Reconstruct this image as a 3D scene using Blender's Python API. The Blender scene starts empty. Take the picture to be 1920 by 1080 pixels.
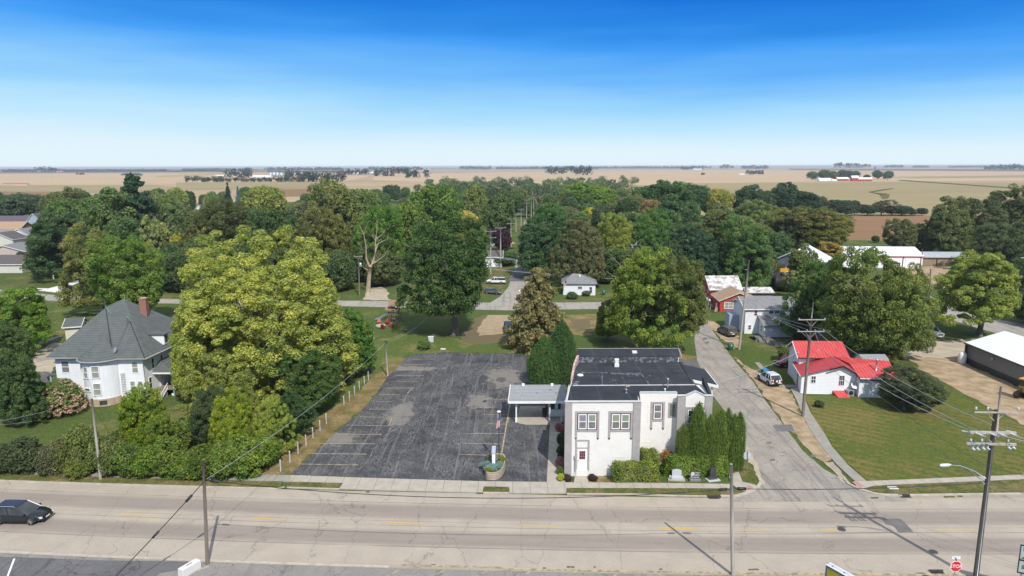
import bpy, math, random
import numpy as np
from mathutils import Vector, Matrix
rnd = random.Random(7)
SC = bpy.context.scene
COL = SC.collection
rad = math.radians

# ------------------------------------------------------------------ camera
CH = 32.0                       # camera height above the street, metres
FPX = 1280.0                    # focal length in pixels of the 1920 px wide photograph
PITCH, ROLL = rad(10.12), rad(0.13)
cam = bpy.data.cameras.new('camera'); camo = bpy.data.objects.new('camera', cam)
COL.objects.link(camo); SC.camera = camo
cam.sensor_width = 36; cam.lens = FPX/1920*36; cam.clip_start = .5; cam.clip_end = 60000
camo.matrix_world = Matrix.Translation((0, 0, CH)) @ Matrix.Rotation(rad(90)-PITCH, 4, 'X') @ Matrix.Rotation(-ROLL, 4, 'Z')

# ------------------------------------------------------------------ light
SUN_EL, SUN_AZ = rad(47.5), rad(160)        # azimuth clockwise from +Y: behind the camera, to the right
SC.view_settings.view_transform = 'Standard'; SC.view_settings.look = 'None'
SC.view_settings.exposure = 0.27; SC.view_settings.gamma = 1.0
SC.view_settings.use_curve_mapping = False
sun = bpy.data.lights.new('sun', 'SUN'); sun.energy = 3.8; sun.angle = rad(.53); sun.color = (1, .95, .87)
suno = bpy.data.objects.new('sun', sun); COL.objects.link(suno)
sd = Vector((math.sin(SUN_AZ)*math.cos(SUN_EL), math.cos(SUN_AZ)*math.cos(SUN_EL), math.sin(SUN_EL)))
suno.rotation_euler = sd.to_track_quat('Z', 'Y').to_euler()
suno.location = (0, 0, 100)

W = bpy.data.worlds.new('World'); SC.world = W; W.use_nodes = True
def world():
    nt = W.node_tree; nt.nodes.clear(); N = nt.nodes.new; L = nt.links.new
    out = N('ShaderNodeOutputWorld'); bg = N('ShaderNodeBackground'); bg.inputs[1].default_value = .15
    L(bg.outputs[0], out.inputs[0])
    sky = N('ShaderNodeTexSky'); sky.sky_type = 'NISHITA'; sky.sun_disc = False
    sky.sun_elevation = SUN_EL; sky.sun_rotation = SUN_AZ; sky.air_density = 1.0; sky.dust_density = .4; sky.ozone_density = 2.0
    tc = N('ShaderNodeTexCoord'); sep = N('ShaderNodeSeparateXYZ'); L(tc.outputs['Generated'], sep.inputs[0])
    # long thin cirrus: noise stretched along the horizon shifts the gradient up and down
    mp = N('ShaderNodeMapping'); mp.inputs['Scale'].default_value = (1.4, 1.4, 14); mp.inputs['Rotation'].default_value = (rad(3), rad(3), 0)
    L(tc.outputs['Generated'], mp.inputs[0])
    nz = N('ShaderNodeTexNoise'); nz.inputs['Scale'].default_value = 1.6; nz.inputs['Detail'].default_value = 5; nz.inputs['Roughness'].default_value = .5
    L(mp.outputs[0], nz.inputs['Vector'])
    def math_(op, a, b=None):
        m = N('ShaderNodeMath'); m.operation = op
        for i, v in enumerate((a, b)):
            if v is None: continue
            if isinstance(v, (int, float)): m.inputs[i].default_value = v
            else: L(v, m.inputs[i])
        return m.outputs[0]
    wob = math_('MULTIPLY', math_('SUBTRACT', nz.outputs[0], .5), .085)
    damp = math_('MINIMUM', math_('MAXIMUM', math_('MULTIPLY', sep.outputs[2], 9.0), 0.0), 1.0)
    side = math_('MULTIPLY', sep.outputs[0], .040)              # clearer air to the right
    z = math_('ADD', sep.outputs[2], math_('MULTIPLY', math_('ADD', wob, side), damp))
    ramp = N('ShaderNodeValToRGB'); L(math_('MULTIPLY', z, 2.0), ramp.inputs[0])
    e = ramp.color_ramp.elements
    stops = [(0.0, (.66, .76, .81)), (.05, (.62, .75, .82)), (.10, (.46, .68, .83)), (.17, (.29, .57, .82)), (.245, (.14, .41, .81)),
             (.32, (.058, .30, .78)), (.39, (.022, .21, .66)), (.46, (.010, .155, .60)), (1.0, (.008, .10, .50))]
    while len(e) < len(stops): e.new(.5)
    for el, (p, c) in zip(e, stops): el.position = p; el.color = (*c, 1)
    sc = N('ShaderNodeVectorMath'); sc.operation = 'SCALE'; sc.inputs['Scale'].default_value = 1/.15
    L(ramp.outputs[0], sc.inputs[0])
    fac = N('ShaderNodeMapRange'); L(sep.outputs[2], fac.inputs[0])
    fac.inputs[1].default_value = .28; fac.inputs[2].default_value = .55; fac.inputs[3].default_value = 1; fac.inputs[4].default_value = 0
    mix = N('ShaderNodeMix'); mix.data_type = 'RGBA'
    sky_fill = N('ShaderNodeMix'); sky_fill.data_type = 'RGBA'; sky_fill.inputs['Factor'].default_value = .52      # pale fill added to the unseen upper sky to lift shadows
    L(sky.outputs[0], sky_fill.inputs['A']); sky_fill.inputs['B'].default_value = (.80/.15, .84/.15, .90/.15, 1)
    L(fac.outputs[0], mix.inputs['Factor']); L(sky_fill.outputs['Result'], mix.inputs['A']); L(sc.outputs[0], mix.inputs['B'])
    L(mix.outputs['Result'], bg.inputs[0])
world()

# ------------------------------------------------------------------ from a pixel of the photograph to a point of the place
_cp, _sp, _cr, _sr = math.cos(PITCH), math.sin(PITCH), math.cos(ROLL), math.sin(ROLL)
def ray(px, py):
    x, y = (px-960)/FPX, (540-py)/FPX
    x, y = x*_cr+y*_sr, y*_cr-x*_sr
    return (x, _cp+y*_sp, -_sp+y*_cp)
def G(px, py, z=0.0):                       # the point at height z
    d = ray(px, py); t = (z-CH)/d[2]; return Vector((d[0]*t, d[1]*t, z))
def V(px, py, Y):                           # the point on the vertical plane at distance Y
    d = ray(px, py); t = Y/d[1]; return Vector((d[0]*t, Y, CH+d[2]*t))
def mpp(p):                                 # metres per photo pixel at a point
    return (p[1]*_cp+(CH-p[2])*_sp)/FPX

# ------------------------------------------------------------------ materials
def nodes(name):
    m = bpy.data.materials.new(name); m.use_nodes = True; nt = m.node_tree
    b = nt.nodes['Principled BSDF']
    return m, nt, b, nt.nodes.new, nt.links.new
def rgb(c): return (*c, 1)
def mixn(N, L, fac, a, b, blend='MIX'):
    mx = N('ShaderNodeMix'); mx.data_type = 'RGBA'; mx.blend_type = blend; mx.clamp_result = False
    for k, v in (('Factor', fac), ('A', a), ('B', b)):
        if isinstance(v, (int, float)): mx.inputs[k].default_value = v
        elif isinstance(v, tuple): mx.inputs[k].default_value = rgb(v) if len(v) == 3 else v
        else: L(v, mx.inputs[k])
    return mx.outputs['Result']
def pos(N, L, scale=(1, 1, 1), rot=(0, 0, 0), kind='Position'):
    g = N('ShaderNodeNewGeometry') if kind == 'Position' else N('ShaderNodeTexCoord')
    m = N('ShaderNodeMapping'); m.inputs['Scale'].default_value = scale; m.inputs['Rotation'].default_value = rot
    L(g.outputs[kind], m.inputs[0]); return m.outputs[0]
def noise(N, L, vec, s, d=4, r=.55, dist=0):
    n = N('ShaderNodeTexNoise'); n.inputs['Scale'].default_value = s; n.inputs['Detail'].default_value = d
    n.inputs['Roughness'].default_value = r; n.inputs['Distortion'].default_value = dist
    L(vec, n.inputs['Vector']); return n.outputs[0]
def rampn(N, L, val, lo, hi, a=0., b=1.):
    m = N('ShaderNodeMapRange'); m.clamp = True; L(val, m.inputs[0])
    for i, v in enumerate((lo, hi, a, b)): m.inputs[i+1].default_value = v
    return m.outputs[0]
def mathn(N, L, op, a, b=0.0):
    m = N('ShaderNodeMath'); m.operation = op
    for i, v in enumerate((a, b)):
        if isinstance(v, (int, float)): m.inputs[i].default_value = v
        else: L(v, m.inputs[i])
    return m.outputs[0]
def mat(name, c, c2=None, s=2.0, rough=.7, metal=0, spec=.4, lines=None, linecol=None, bump=0, bs=8, scale=(1, 1, 1), lo=.35, hi=.65, kind='Position', coat=0):
    """two colours mixed by noise; lines = (axis, spacing, width) of thin seams, or of lap shadows painted on siding; a little bump"""
    m, nt, b, N, L = nodes(name)
    c2 = c2 or tuple(x*.82 for x in c)
    p = pos(N, L, scale, kind=kind)
    n = noise(N, L, p, s)
    col = mixn(N, L, rampn(N, L, n, lo, hi), c, c2)
    if lines:
        for ax, sp, wd in (lines if isinstance(lines, list) else [lines]):
            sep = N('ShaderNodeSeparateXYZ'); L(pos(N, L, kind=kind), sep.inputs[0])
            src = sep.outputs[ax] if isinstance(ax, int) else mathn(N, L, 'ADD', mathn(N, L, 'MULTIPLY', sep.outputs[0], ax[0]), mathn(N, L, 'MULTIPLY', sep.outputs[1], ax[1]))
            fr = mathn(N, L, 'FRACT', mathn(N, L, 'DIVIDE', src, sp))
            f = mathn(N, L, 'LESS_THAN', fr, wd/sp)
            col = mixn(N, L, f, col, linecol or tuple(x*.6 for x in c))
    L(col, b.inputs['Base Color'])
    b.inputs['Roughness'].default_value = rough; b.inputs['Metallic'].default_value = metal
    b.inputs['Specular IOR Level'].default_value = spec; b.inputs['Coat Weight'].default_value = coat
    if bump:
        bp = N('ShaderNodeBump'); bp.inputs['Strength'].default_value = bump; bp.inputs['Distance'].default_value = .05
        L(noise(N, L, pos(N, L, scale, kind=kind), bs, 3), bp.inputs['Height']); L(bp.outputs[0], b.inputs['Normal'])
    return m
def grass_mat(name, g1, g2, dry, lo, hi, s=.12, stripe=None, fine=.85):
    m, nt, b, N, L = nodes(name)
    p = pos(N, L)
    n1 = noise(N, L, p, s, 5, .6); n2 = noise(N, L, p, 1.1, 4, .65); n3 = noise(N, L, p, 3.2, 4, .8)
    col = mixn(N, L, rampn(N, L, n2, .35, .65), g1, g2)
    f = mathn(N, L, 'ADD', mathn(N, L, 'MULTIPLY', n1, .75), mathn(N, L, 'MULTIPLY', n2, .25))
    if stripe:
        rot, spc, amp = stripe
        w = N('ShaderNodeTexWave'); w.inputs['Scale'].default_value = spc; w.inputs['Distortion'].default_value = 1.5; w.inputs['Detail'].default_value = 2; w.inputs['Detail Scale'].default_value = 1.5
        L(pos(N, L, rot=(0, 0, rot)), w.inputs['Vector'])
        f = mathn(N, L, 'ADD', f, mathn(N, L, 'MULTIPLY', mathn(N, L, 'SUBTRACT', w.outputs['Fac'], .5), amp))
    col = mixn(N, L, rampn(N, L, f, lo, hi), col, dry)
    k = rampn(N, L, n3, .3, .7, 1-fine*.5, 1+fine*.5)
    col = mixn(N, L, 1.0, col, k, 'MULTIPLY')
    L(col, b.inputs['Base Color']); b.inputs['Roughness'].default_value = .95; b.inputs['Specular IOR Level'].default_value = .1
    bp = N('ShaderNodeBump'); bp.inputs['Strength'].default_value = .6; bp.inputs['Distance'].default_value = .12
    L(n3, bp.inputs['Height']); L(bp.outputs[0], b.inputs['Normal'])
    return m

M = {}
M['grass'] = grass_mat('grass', (.062, .098, .023), (.088, .114, .031), (.18, .155, .06), .51, .69)
M['verge'] = grass_mat('verge_grass', (.075, .10, .024), (.11, .12, .036), (.20, .155, .07), .44, .62, .5)
M['strip'] = grass_mat('strip_grass', (.075, .095, .024), (.105, .112, .034), (.18, .145, .065), .46, .64, .4)
M['lawn'] = grass_mat('mown_lawn', (.072, .105, .020), (.112, .118, .030), (.20, .150, .055), .46, .68, .09, stripe=(rad(-52), .22, .09))
M['dryedge'] = grass_mat('dry_grass', (.13, .115, .04), (.17, .13, .055), (.27, .20, .10), .42, .62, .3)
M['pale'] = grass_mat('pale_grass', (.075, .118, .024), (.105, .128, .036), (.22, .18, .08), .50, .66, .15)

def field_mat():
    m, nt, b, N, L = nodes('farm_fields')
    p = pos(N, L, (.00035, .0022, 1)); n1 = noise(N, L, p, 1, 3, .5)
    n2 = noise(N, L, pos(N, L, (.004, .05, 1)), 1, 4, .6)
    n4 = noise(N, L, pos(N, L, (.0006, .006, 1)), 1.0, 2, .5)
    col = mixn(N, L, rampn(N, L, n1, .38, .62), (.44, .33, .205), (.33, .26, .15))
    col = mixn(N, L, rampn(N, L, n4, .52, .60), col, (.20, .165, .115))
    col = mixn(N, L, rampn(N, L, n2, .3, .7), col, (.37, .28, .17))
    L(col, b.inputs['Base Color']); b.inputs['Roughness'].default_value = 1; b.inputs['Specular IOR Level'].default_value = .05
    return m
M['field'] = field_mat()
def crop(name, a, c, d, st=.05):
    m, nt, b, N, L = nodes(name)
    n1 = noise(N, L, pos(N, L, (.004, .012, 1)), 1, 4, .6); n2 = noise(N, L, pos(N, L, (.012, st*2.2, 1)), 1, 5, .65)
    col = mixn(N, L, rampn(N, L, n1, .38, .62), a, c); col = mixn(N, L, rampn(N, L, n2, .35, .65, 0, .7), col, d)
    L(col, b.inputs['Base Color']); b.inputs['Roughness'].default_value = 1; b.inputs['Specular IOR Level'].default_value = .05
    return m
M['corn'] = crop('ripe_corn', (.29, .235, .125), (.235, .21, .105), (.34, .265, .145))
M['soy'] = crop('ripe_soy', (.45, .335, .21), (.38, .285, .17), (.48, .36, .23))
M['soil'] = crop('bean_stubble', (.24, .145, .08), (.27, .165, .095), (.20, .125, .068), .12)
M['darkcrop'] = crop('dark_crop', (.16, .125, .085), (.12, .10, .066), (.19, .15, .10))
M['goldcrop'] = crop('gold_crop', (.40, .29, .075), (.33, .25, .09), (.38, .26, .12))
M['greencrop'] = crop('green_crop', (.075, .10, .035), (.10, .11, .045), (.06, .085, .03))

def road_mat():
    m, nt, b, N, L = nodes('worn_concrete_road')
    uv = N('ShaderNodeUVMap'); sep = N('ShaderNodeSeparateXYZ'); L(uv.outputs[0], sep.inputs[0]); v = sep.outputs[1]
    mp = N('ShaderNodeMapping'); L(uv.outputs[0], mp.inputs[0]); mp.inputs['Scale'].default_value = (.03, .35, 1)
    long_ = noise(N, L, mp.outputs[0], 3, 5, .6)
    blot = noise(N, L, pos(N, L), .35, 5, .6); fine = noise(N, L, pos(N, L), 9, 3, .7)
    col = mixn(N, L, rampn(N, L, blot, .3, .7), (.41, .355, .285), (.345, .30, .245))
    def band(c, w, amp):
        d = mathn(N, L, 'ABSOLUTE', mathn(N, L, 'SUBTRACT', mathn(N, L, 'ADD', v, mathn(N, L, 'MULTIPLY', mathn(N, L, 'SUBTRACT', long_, .5), .5)), c))
        return rampn(N, L, d, w*.55, w, amp, 0)
    tyre = mathn(N, L, 'MAXIMUM', band(2.05, 1.55, .95), band(-2.6, 1.5, .95))
    tyre = mathn(N, L, 'MULTIPLY', tyre, rampn(N, L, long_, .2, .65, .55, 1.0))
    col = mixn(N, L, tyre, col, (.245, .21, .18))
    for c, w in ((-.55, .05), (-3.95, .07), (3.65, .06), (.25, .03)):
        d = mathn(N, L, 'ABSOLUTE', mathn(N, L, 'SUBTRACT', v, c))
        f = mathn(N, L, 'MULTIPLY', mathn(N, L, 'LESS_THAN', d, w), rampn(N, L, long_, .35, .55, .1, .6))
        col = mixn(N, L, f, col, (.15, .13, .11))
    # cracks: warped cell edges, longer across the road than along it
    wn = N('ShaderNodeTexNoise'); wn.inputs['Scale'].default_value = .8; wn.inputs['Detail'].default_value = 4; L(pos(N, L), wn.inputs['Vector'])
    for sc, th, am in (((.21, .075, 1), .0042, .45), ((.6, .5, 1), .0042, .18)):
        pm = N('ShaderNodeMapping'); L(uv.outputs[0], pm.inputs[0]); pm.inputs['Scale'].default_value = sc
        ad = N('ShaderNodeMix'); ad.data_type = 'RGBA'; ad.inputs['Factor'].default_value = .16 if sc[0] < .5 else .3
        L(pm.outputs[0], ad.inputs['A']); L(wn.outputs['Color'], ad.inputs['B'])
        vo = N('ShaderNodeTexVoronoi'); vo.feature = 'DISTANCE_TO_EDGE'; vo.inputs['Scale'].default_value = 1.0; L(ad.outputs['Result'], vo.inputs['Vector'])
        f = mathn(N, L, 'MULTIPLY', rampn(N, L, vo.outputs['Distance'], th*.5, th*1.3, am, 0), rampn(N, L, blot, .36, .56, .2, 1))
        col = mixn(N, L, f, col, (.10, .085, .062))
    edge = rampn(N, L, mathn(N, L, 'ADD', mathn(N, L, 'ABSOLUTE', mathn(N, L, 'ADD', v, .55)), mathn(N, L, 'MULTIPLY', fine, .9)), 6.5, 7.1, 0, .35)
    col = mixn(N, L, edge, col, (.19, .16, .11))
    col = mixn(N, L, 1.0, col, rampn(N, L, fine, .3, .7, .9, 1.1), 'MULTIPLY')
    L(col, b.inputs['Base Color']); b.inputs['Roughness'].default_value = .9; b.inputs['Specular IOR Level'].default_value = .2
    return m
M['road'] = road_mat()
def side_mat(name, a, c, d, rot):
    m, nt, b, N, L = nodes(name)
    st = noise(N, L, pos(N, L, (.9, .05, 1), (0, 0, rot)), 1.4, 4, .6); bl = noise(N, L, pos(N, L), .3, 5, .65); fi = noise(N, L, pos(N, L), 5, 3, .7)
    col = mixn(N, L, rampn(N, L, bl, .36, .64), a, c); col = mixn(N, L, rampn(N, L, st, .53, .68, 0, .75), col, d)
    vo = N('ShaderNodeTexVoronoi'); vo.feature = 'DISTANCE_TO_EDGE'; vo.inputs['Scale'].default_value = .28
    wn = N('ShaderNodeTexNoise'); wn.inputs['Scale'].default_value = .7; L(pos(N, L), wn.inputs['Vector'])
    ad = N('ShaderNodeVectorMath'); ad.operation = 'ADD'; L(pos(N, L), ad.inputs[0]); sc = N('ShaderNodeVectorMath'); sc.operation = 'SCALE'; sc.inputs['Scale'].default_value = 3; L(wn.outputs['Color'], sc.inputs[0]); L(sc.outputs[0], ad.inputs[1])
    L(ad.outputs[0], vo.inputs['Vector'])
    col = mixn(N, L, rampn(N, L, vo.outputs['Distance'], .006, .016, .55, 0), col, tuple(x*.35 for x in a))
    col = mixn(N, L, 1.0, col, rampn(N, L, fi, .3, .7, .88, 1.12), 'MULTIPLY')
    L(col, b.inputs['Base Color']); b.inputs['Roughness'].default_value = .92; b.inputs['Specular IOR Level'].default_value = .2
    return m
M['side'] = side_mat('side_street_tarmac', (.335, .30, .25), (.255, .235, .205), (.15, .142, .13), rad(7))
M['back'] = side_mat('back_street_tarmac', (.36, .33, .28), (.29, .27, .24), (.20, .19, .175), rad(90))
M['forecourt'] = side_mat('grey_forecourt', (.265, .245, .22), (.215, .205, .19), (.155, .15, .145), rad(80))
M['forecourt_dark'] = side_mat('dark_forecourt', (.115, .112, .115), (.15, .145, .145), (.075, .075, .08), rad(84))
def lot_mat():
    m, nt, b, N, L = nodes('sealed_asphalt_lot')
    big = noise(N, L, pos(N, L), .09, 5, .62, .4)
    wn = N('ShaderNodeTexNoise'); wn.inputs['Scale'].default_value = .55; wn.inputs['Detail'].default_value = 3; L(pos(N, L), wn.inputs['Vector'])
    ad = N('ShaderNodeVectorMath'); ad.operation = 'ADD'; sc = N('ShaderNodeVectorMath'); sc.operation = 'SCALE'; sc.inputs['Scale'].default_value = 1.3
    L(wn.outputs['Color'], sc.inputs[0]); L(pos(N, L, (1.0, .42, 1), (0, 0, rad(7))), ad.inputs[0]); L(sc.outputs[0], ad.inputs[1])
    scr = noise(N, L, ad.outputs[0], 2.3, 5, .74, 1.4)
    scr2 = mathn(N, L, 'ABSOLUTE', mathn(N, L, 'SUBTRACT', scr, .5))
    fl = noise(N, L, pos(N, L), .35, 3, .6)
    col = mixn(N, L, rampn(N, L, big, .40, .66), (.034, .036, .041), (.062, .063, .067))
    # scuffed, worn-through sealer: thin curling pale marks
    f = mathn(N, L, 'MULTIPLY', rampn(N, L, scr2, .010, .045, .55, 0), rampn(N, L, fl, .36, .58, .25, 1.0))
    col = mixn(N, L, f, col, (.31, .295, .275))
    st = noise(N, L, pos(N, L, (2.2, .06, 1), (0, 0, rad(7.3))), 1.0, 3, .55)
    col = mixn(N, L, rampn(N, L, st, .57, .68, 0, .5), col, (.20, .19, .18))
    # two bare patches where the sealer is gone
    for (cx, cy, rx, ry) in ((-14.6, 85.5, 2.2, 6.0), (-1.2, 101.0, 3.6, 6.5), (-4.5, 90, 2.2, 4.0), (-16.5, 105.8, 6, 1.6), (-20.5, 77, 2.6, 2.6)):
        s = N('ShaderNodeVectorMath'); s.operation = 'SUBTRACT'; L(pos(N, L), s.inputs[0]); s.inputs[1].default_value = (cx, cy, 0)
        q = N('ShaderNodeVectorMath'); q.operation = 'DIVIDE'; L(s.outputs[0], q.inputs[0]); q.inputs[1].default_value = (rx, ry, 1e4)
        ln = N('ShaderNodeVectorMath'); ln.operation = 'LENGTH'; L(q.outputs[0], ln.inputs[0])
        d = mathn(N, L, 'ADD', ln.outputs['Value'], mathn(N, L, 'MULTIPLY', mathn(N, L, 'SUBTRACT', noise(N, L, pos(N, L), .8, 6, .72), .5), 2.6))
        col = mixn(N, L, rampn(N, L, d, .55, .9, .75, 0), col, (.235, .212, .182))
    L(col, b.inputs['Base Color']); b.inputs['Roughness'].default_value = .75; b.inputs['Specular IOR Level'].default_value = .3
    return m
M['lot'] = lot_mat()
M['walk'] = mat('concrete_pavement', (.42, .375, .31), (.35, .315, .265), 1.2, .9, bump=.1)
M['walk_old'] = mat('old_concrete_pavement', (.31, .285, .245), (.25, .235, .20), .9, .95, bump=.1)
M['kerb'] = mat('kerb_concrete', (.47, .42, .345), (.36, .32, .26), 1.5, .9)
M['newcon'] = mat('new_white_concrete', (.68, .67, .64), (.62, .61, .58), .4, .85)
M['tactile'] = mat('red_tactile_paving', (.42, .22, .20), (.37, .20, .18), 3, .9)
M['dirt'] = mat('bare_dirt', (.41, .31, .205), (.27, .205, .125), .6, 1, spec=.05, bump=.4, bs=3, lo=.38, hi=.62)
M['gravel'] = mat('pale_gravel', (.43, .375, .29), (.34, .285, .21), .5, 1, spec=.05, bump=.4, bs=6)
M['mulch'] = mat('brown_mulch', (.165, .12, .085), (.13, .125, .055), 1.1, 1, spec=.05, bump=.5, bs=5)
M['sand'] = mat('pale_straw_gravel', (.38, .30, .195), (.30, .235, .15), .8, 1, spec=.05, bump=.3, bs=5)
M['yellow'] = mat('yellow_road_paint', (.62, .36, .035), (.50, .32, .07), 3, .7)
M['fadedy'] = mat('faded_yellow_paint', (.44, .36, .22), (.22, .19, .14), 2.2, .8, lo=.42, hi=.60)
M['patch'] = mat('tarmac_patch', (.165, .155, .15), (.125, .12, .118), 1.5, .9)
M['iron'] = mat('cast_iron', (.06, .055, .05), (.10, .09, .08), 6, .7, metal=.3)
M['oil'] = mat('oil_stain', (.030, .030, .034), (.05, .05, .05), 2, .6)
M['sealpatch'] = mat('dark_sealed_patch', (.085, .08, .076), (.11, .105, .10), 1.5, .8)
M['weed'] = mat('dry_weeds', (.14, .11, .05), (.08, .09, .03), 6, 1, spec=.05)

M['brickw'] = mat('white_painted_brick', (.715, .70, .665), (.665, .65, .61), 1.0, .8, lines=[(2, .20, .018)], linecol=(.66, .645, .61), bump=.5, bs=4, lo=.42, hi=.72)
M['coping'] = mat('dull_white_coping', (.56, .56, .55), (.46, .46, .45), 1.5, .6)
M['trimg'] = mat('grey_painted_trim', (.36, .335, .325), (.31, .29, .28), 2, .8, bump=.2, bs=6)
M['maroon'] = mat('maroon_paint', (.12, .025, .035), (.10, .02, .03), 3, .5)
M['white'] = mat('white_paint', (.80, .80, .78), (.73, .73, .71), 1.5, .55)
M['whiteframe'] = mat('white_frame', (.82, .82, .82), (.76, .76, .76), 3, .4)
M['glass'] = mat('dark_window_glass', (.035, .04, .045), (.06, .065, .07), 1.2, .08, spec=.6)
M['blind'] = mat('window_with_blind', (.33, .33, .29), (.24, .25, .23), 2.5, .15, spec=.5)
M['curtain'] = mat('window_with_curtain', (.20, .21, .21), (.12, .13, .13), 3, .12, spec=.5)
M['stainpink'] = mat('pink_stained_glass', (.28, .23, .27), (.20, .21, .26), 3, .2)
M['staingreen'] = mat('green_stained_glass', (.20, .27, .21), (.27, .28, .19), 3, .2)
M['greyglass'] = mat('grey_window_glass', (.17, .175, .16), (.13, .135, .12), 2, .1, spec=.5)
M['block'] = mat('glass_block', (.10, .12, .10), (.16, .18, .15), 6, .15, spec=.6)
M['membrane'] = mat('black_roof_membrane', (.030, .034, .040), (.048, .052, .058), .5, .85, spec=.15, lines=[(0, 2.6, .07), (1, 3.4, .06)], linecol=(.075, .082, .094), lo=.35, hi=.7)
M['membrane2'] = mat('front_roof_membrane', (.040, .045, .052), (.030, .034, .040), .6, .85, spec=.15, lines=[(0, 3.1, .06)], linecol=(.07, .078, .09))
M['silver'] = mat('silver_flashing_tar', (.20, .215, .235), (.045, .05, .055), 2.4, .5, lo=.36, hi=.52)
M['annexroof'] = mat('annex_roof_membrane', (.036, .041, .049), (.044, .049, .057), 1, .85, spec=.15)
M['redbrick'] = mat('red_brick', (.30, .125, .085), (.22, .095, .07), 5, .9, lines=[(2, .16, .03)], linecol=(.33, .24, .2))
M['pinkbrick'] = mat('worn_pink_brick', (.42, .22, .20), (.58, .50, .46), 2.2, .9)
M['siding'] = mat('white_lap_siding', (.80, .81, .82), (.75, .76, .78), .8, .6, lines=[(2, .21, .025)], linecol=(.58, .60, .63))  # darker lines paint the shadow under each lap
M['panel'] = mat('white_vertical_panel', (.70, .72, .76), (.76, .78, .80), .9, .55, lines=[((.7, .7), .6, .025)], linecol=(.60, .62, .66))
M['shingle'] = mat('dark_slate_shingle', (.085, .098, .096), (.118, .130, .126), 1.2, .9, lines=[(2, .26, .03)], linecol=(.05, .058, .062), lo=.3, hi=.7, bump=.2)
M['shingleg'] = mat('grey_shingle', (.30, .31, .32), (.24, .25, .26), 2.5, .9, lines=[(2, .10, .012)], linecol=(.22, .23, .24))
M['shinglel'] = mat('mid_grey_shingle', (.22, .22, .225), (.17, .17, .175), 2.0, .9)
M['shingleb'] = mat('brown_shingle', (.115, .10, .098), (.085, .075, .074), 2.0, .9)
M['shinglet'] = mat('tan_shingle', (.37, .255, .16), (.31, .21, .13), 2.0, .9)
M['copper'] = mat('green_copper_strip', (.20, .33, .28), (.16, .26, .22), 2, .6)
M['stone'] = mat('limestone_blocks', (.50, .40, .28), (.36, .28, .20), 1.8, .9, lines=[(2, .35, .03)], linecol=(.25, .2, .15))
M['redmetal'] = mat('red_ribbed_metal', (.56, .075, .072), (.48, .06, .058), 1.3, .42, lines=[(0, .45, .09)], linecol=(.36, .025, .022), spec=.5)
M['redmetal2'] = mat('darker_red_metal', (.44, .050, .052), (.37, .04, .042), 1.3, .42, lines=[(1, .9, .06)], linecol=(.30, .03, .03), spec=.5)
M['blacktrim'] = mat('black_fascia', (.02, .02, .022), None, 2, .5)
M['barnred'] = mat('red_barn_boards', (.40, .055, .035), (.30, .04, .03), 1.4, .85, lines=[(0, .4, .03)], linecol=(.2, .03, .02))
M['housered'] = mat('red_lap_siding', (.46, .060, .038), (.40, .05, .034), 1.2, .7, lines=[(2, .3, .04)], linecol=(.30, .04, .03))  # lap shadows painted in as darker red lines
M['rustroof'] = mat('rusty_white_metal_roof', (.60, .60, .60), (.25, .20, .17), .9, .6, lines=[(0, .7, .06)], linecol=(.40, .40, .40), lo=.46, hi=.62)
M['whitemetal'] = mat('white_metal_roof', (.80, .81, .82), (.75, .76, .77), .4, .35, lines=[(0, .9, .04)], linecol=(.70, .71, .72))
M['greymetal'] = mat('grey_ribbed_metal_wall', (.25, .245, .235), (.22, .215, .205), .6, .5, lines=[(1, .5, .07)], linecol=(.18, .176, .17))
M['greydark'] = mat('dark_grey_metal_base', (.075, .072, .072), (.06, .058, .058), .6, .5, lines=[(1, .5, .07)], linecol=(.05, .05, .05))
M['galv'] = mat('galvanised_roof', (.50, .53, .56), (.42, .45, .48), .8, .35, lines=[(0, .8, .05)], linecol=(.36, .38, .40), metal=.3)
M['tanwall'] = mat('tan_shed_wall', (.30, .225, .15), (.25, .185, .125), 1, .8, lines=[(0, 1.6, .06)], linecol=(.16, .12, .08))
M['shedgrey'] = mat('blue_grey_shed_wall', (.13, .14, .16), (.10, .11, .125), 1, .7, lines=[(0, .5, .05)], linecol=(.08, .085, .095))
M['pinkwall'] = mat('pale_pink_siding', (.52, .42, .38), (.46, .37, .34), 1, .8, lines=[(2, .3, .03)], linecol=(.40, .32, .30))  # shade under the laps is put into the line colour
M['cream'] = mat('cream_siding', (.62, .60, .53), (.55, .53, .47), 1, .8, lines=[(2, .3, .03)], linecol=(.45, .43, .38))  # darker lines painted for the shade below each board
M['purple'] = mat('purple_roof', (.115, .085, .115), (.09, .07, .09), 1, .8)
M['bluegrey'] = mat('blue_grey_siding', (.34, .40, .46), (.30, .36, .42), 1, .8)
M['pole'] = mat('weathered_pole_wood', (.23, .195, .155), (.15, .125, .10), 1.5, .95, scale=(6, 6, .5))
M['polel'] = mat('silvery_pole_wood', (.43, .395, .345), (.32, .285, .24), 1.2, .95, scale=(6, 6, .5))
M['poled'] = mat('dark_pole_wood', (.10, .082, .068), (.16, .135, .11), 1.2, .95, scale=(6, 6, .5))
M['arm'] = mat('grey_crossarm_wood', (.43, .40, .36), (.33, .30, .26), 2, .9)
M['steel'] = mat('galvanised_steel', (.46, .48, .50), (.38, .40, .42), 3, .4, metal=.5)
M['porc'] = mat('grey_porcelain', (.55, .60, .64), (.48, .53, .58), 4, .15, spec=.6)
M['cable'] = mat('black_cable', (.012, .012, .014), (.02, .02, .022), 4, .5)
M['wire'] = mat('aluminium_wire', (.50, .53, .55), (.44, .47, .49), 4, .35, metal=.3)
M['copperwire'] = mat('dull_copper_wire', (.13, .11, .09), (.10, .085, .07), 4, .5, metal=.3)
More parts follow.
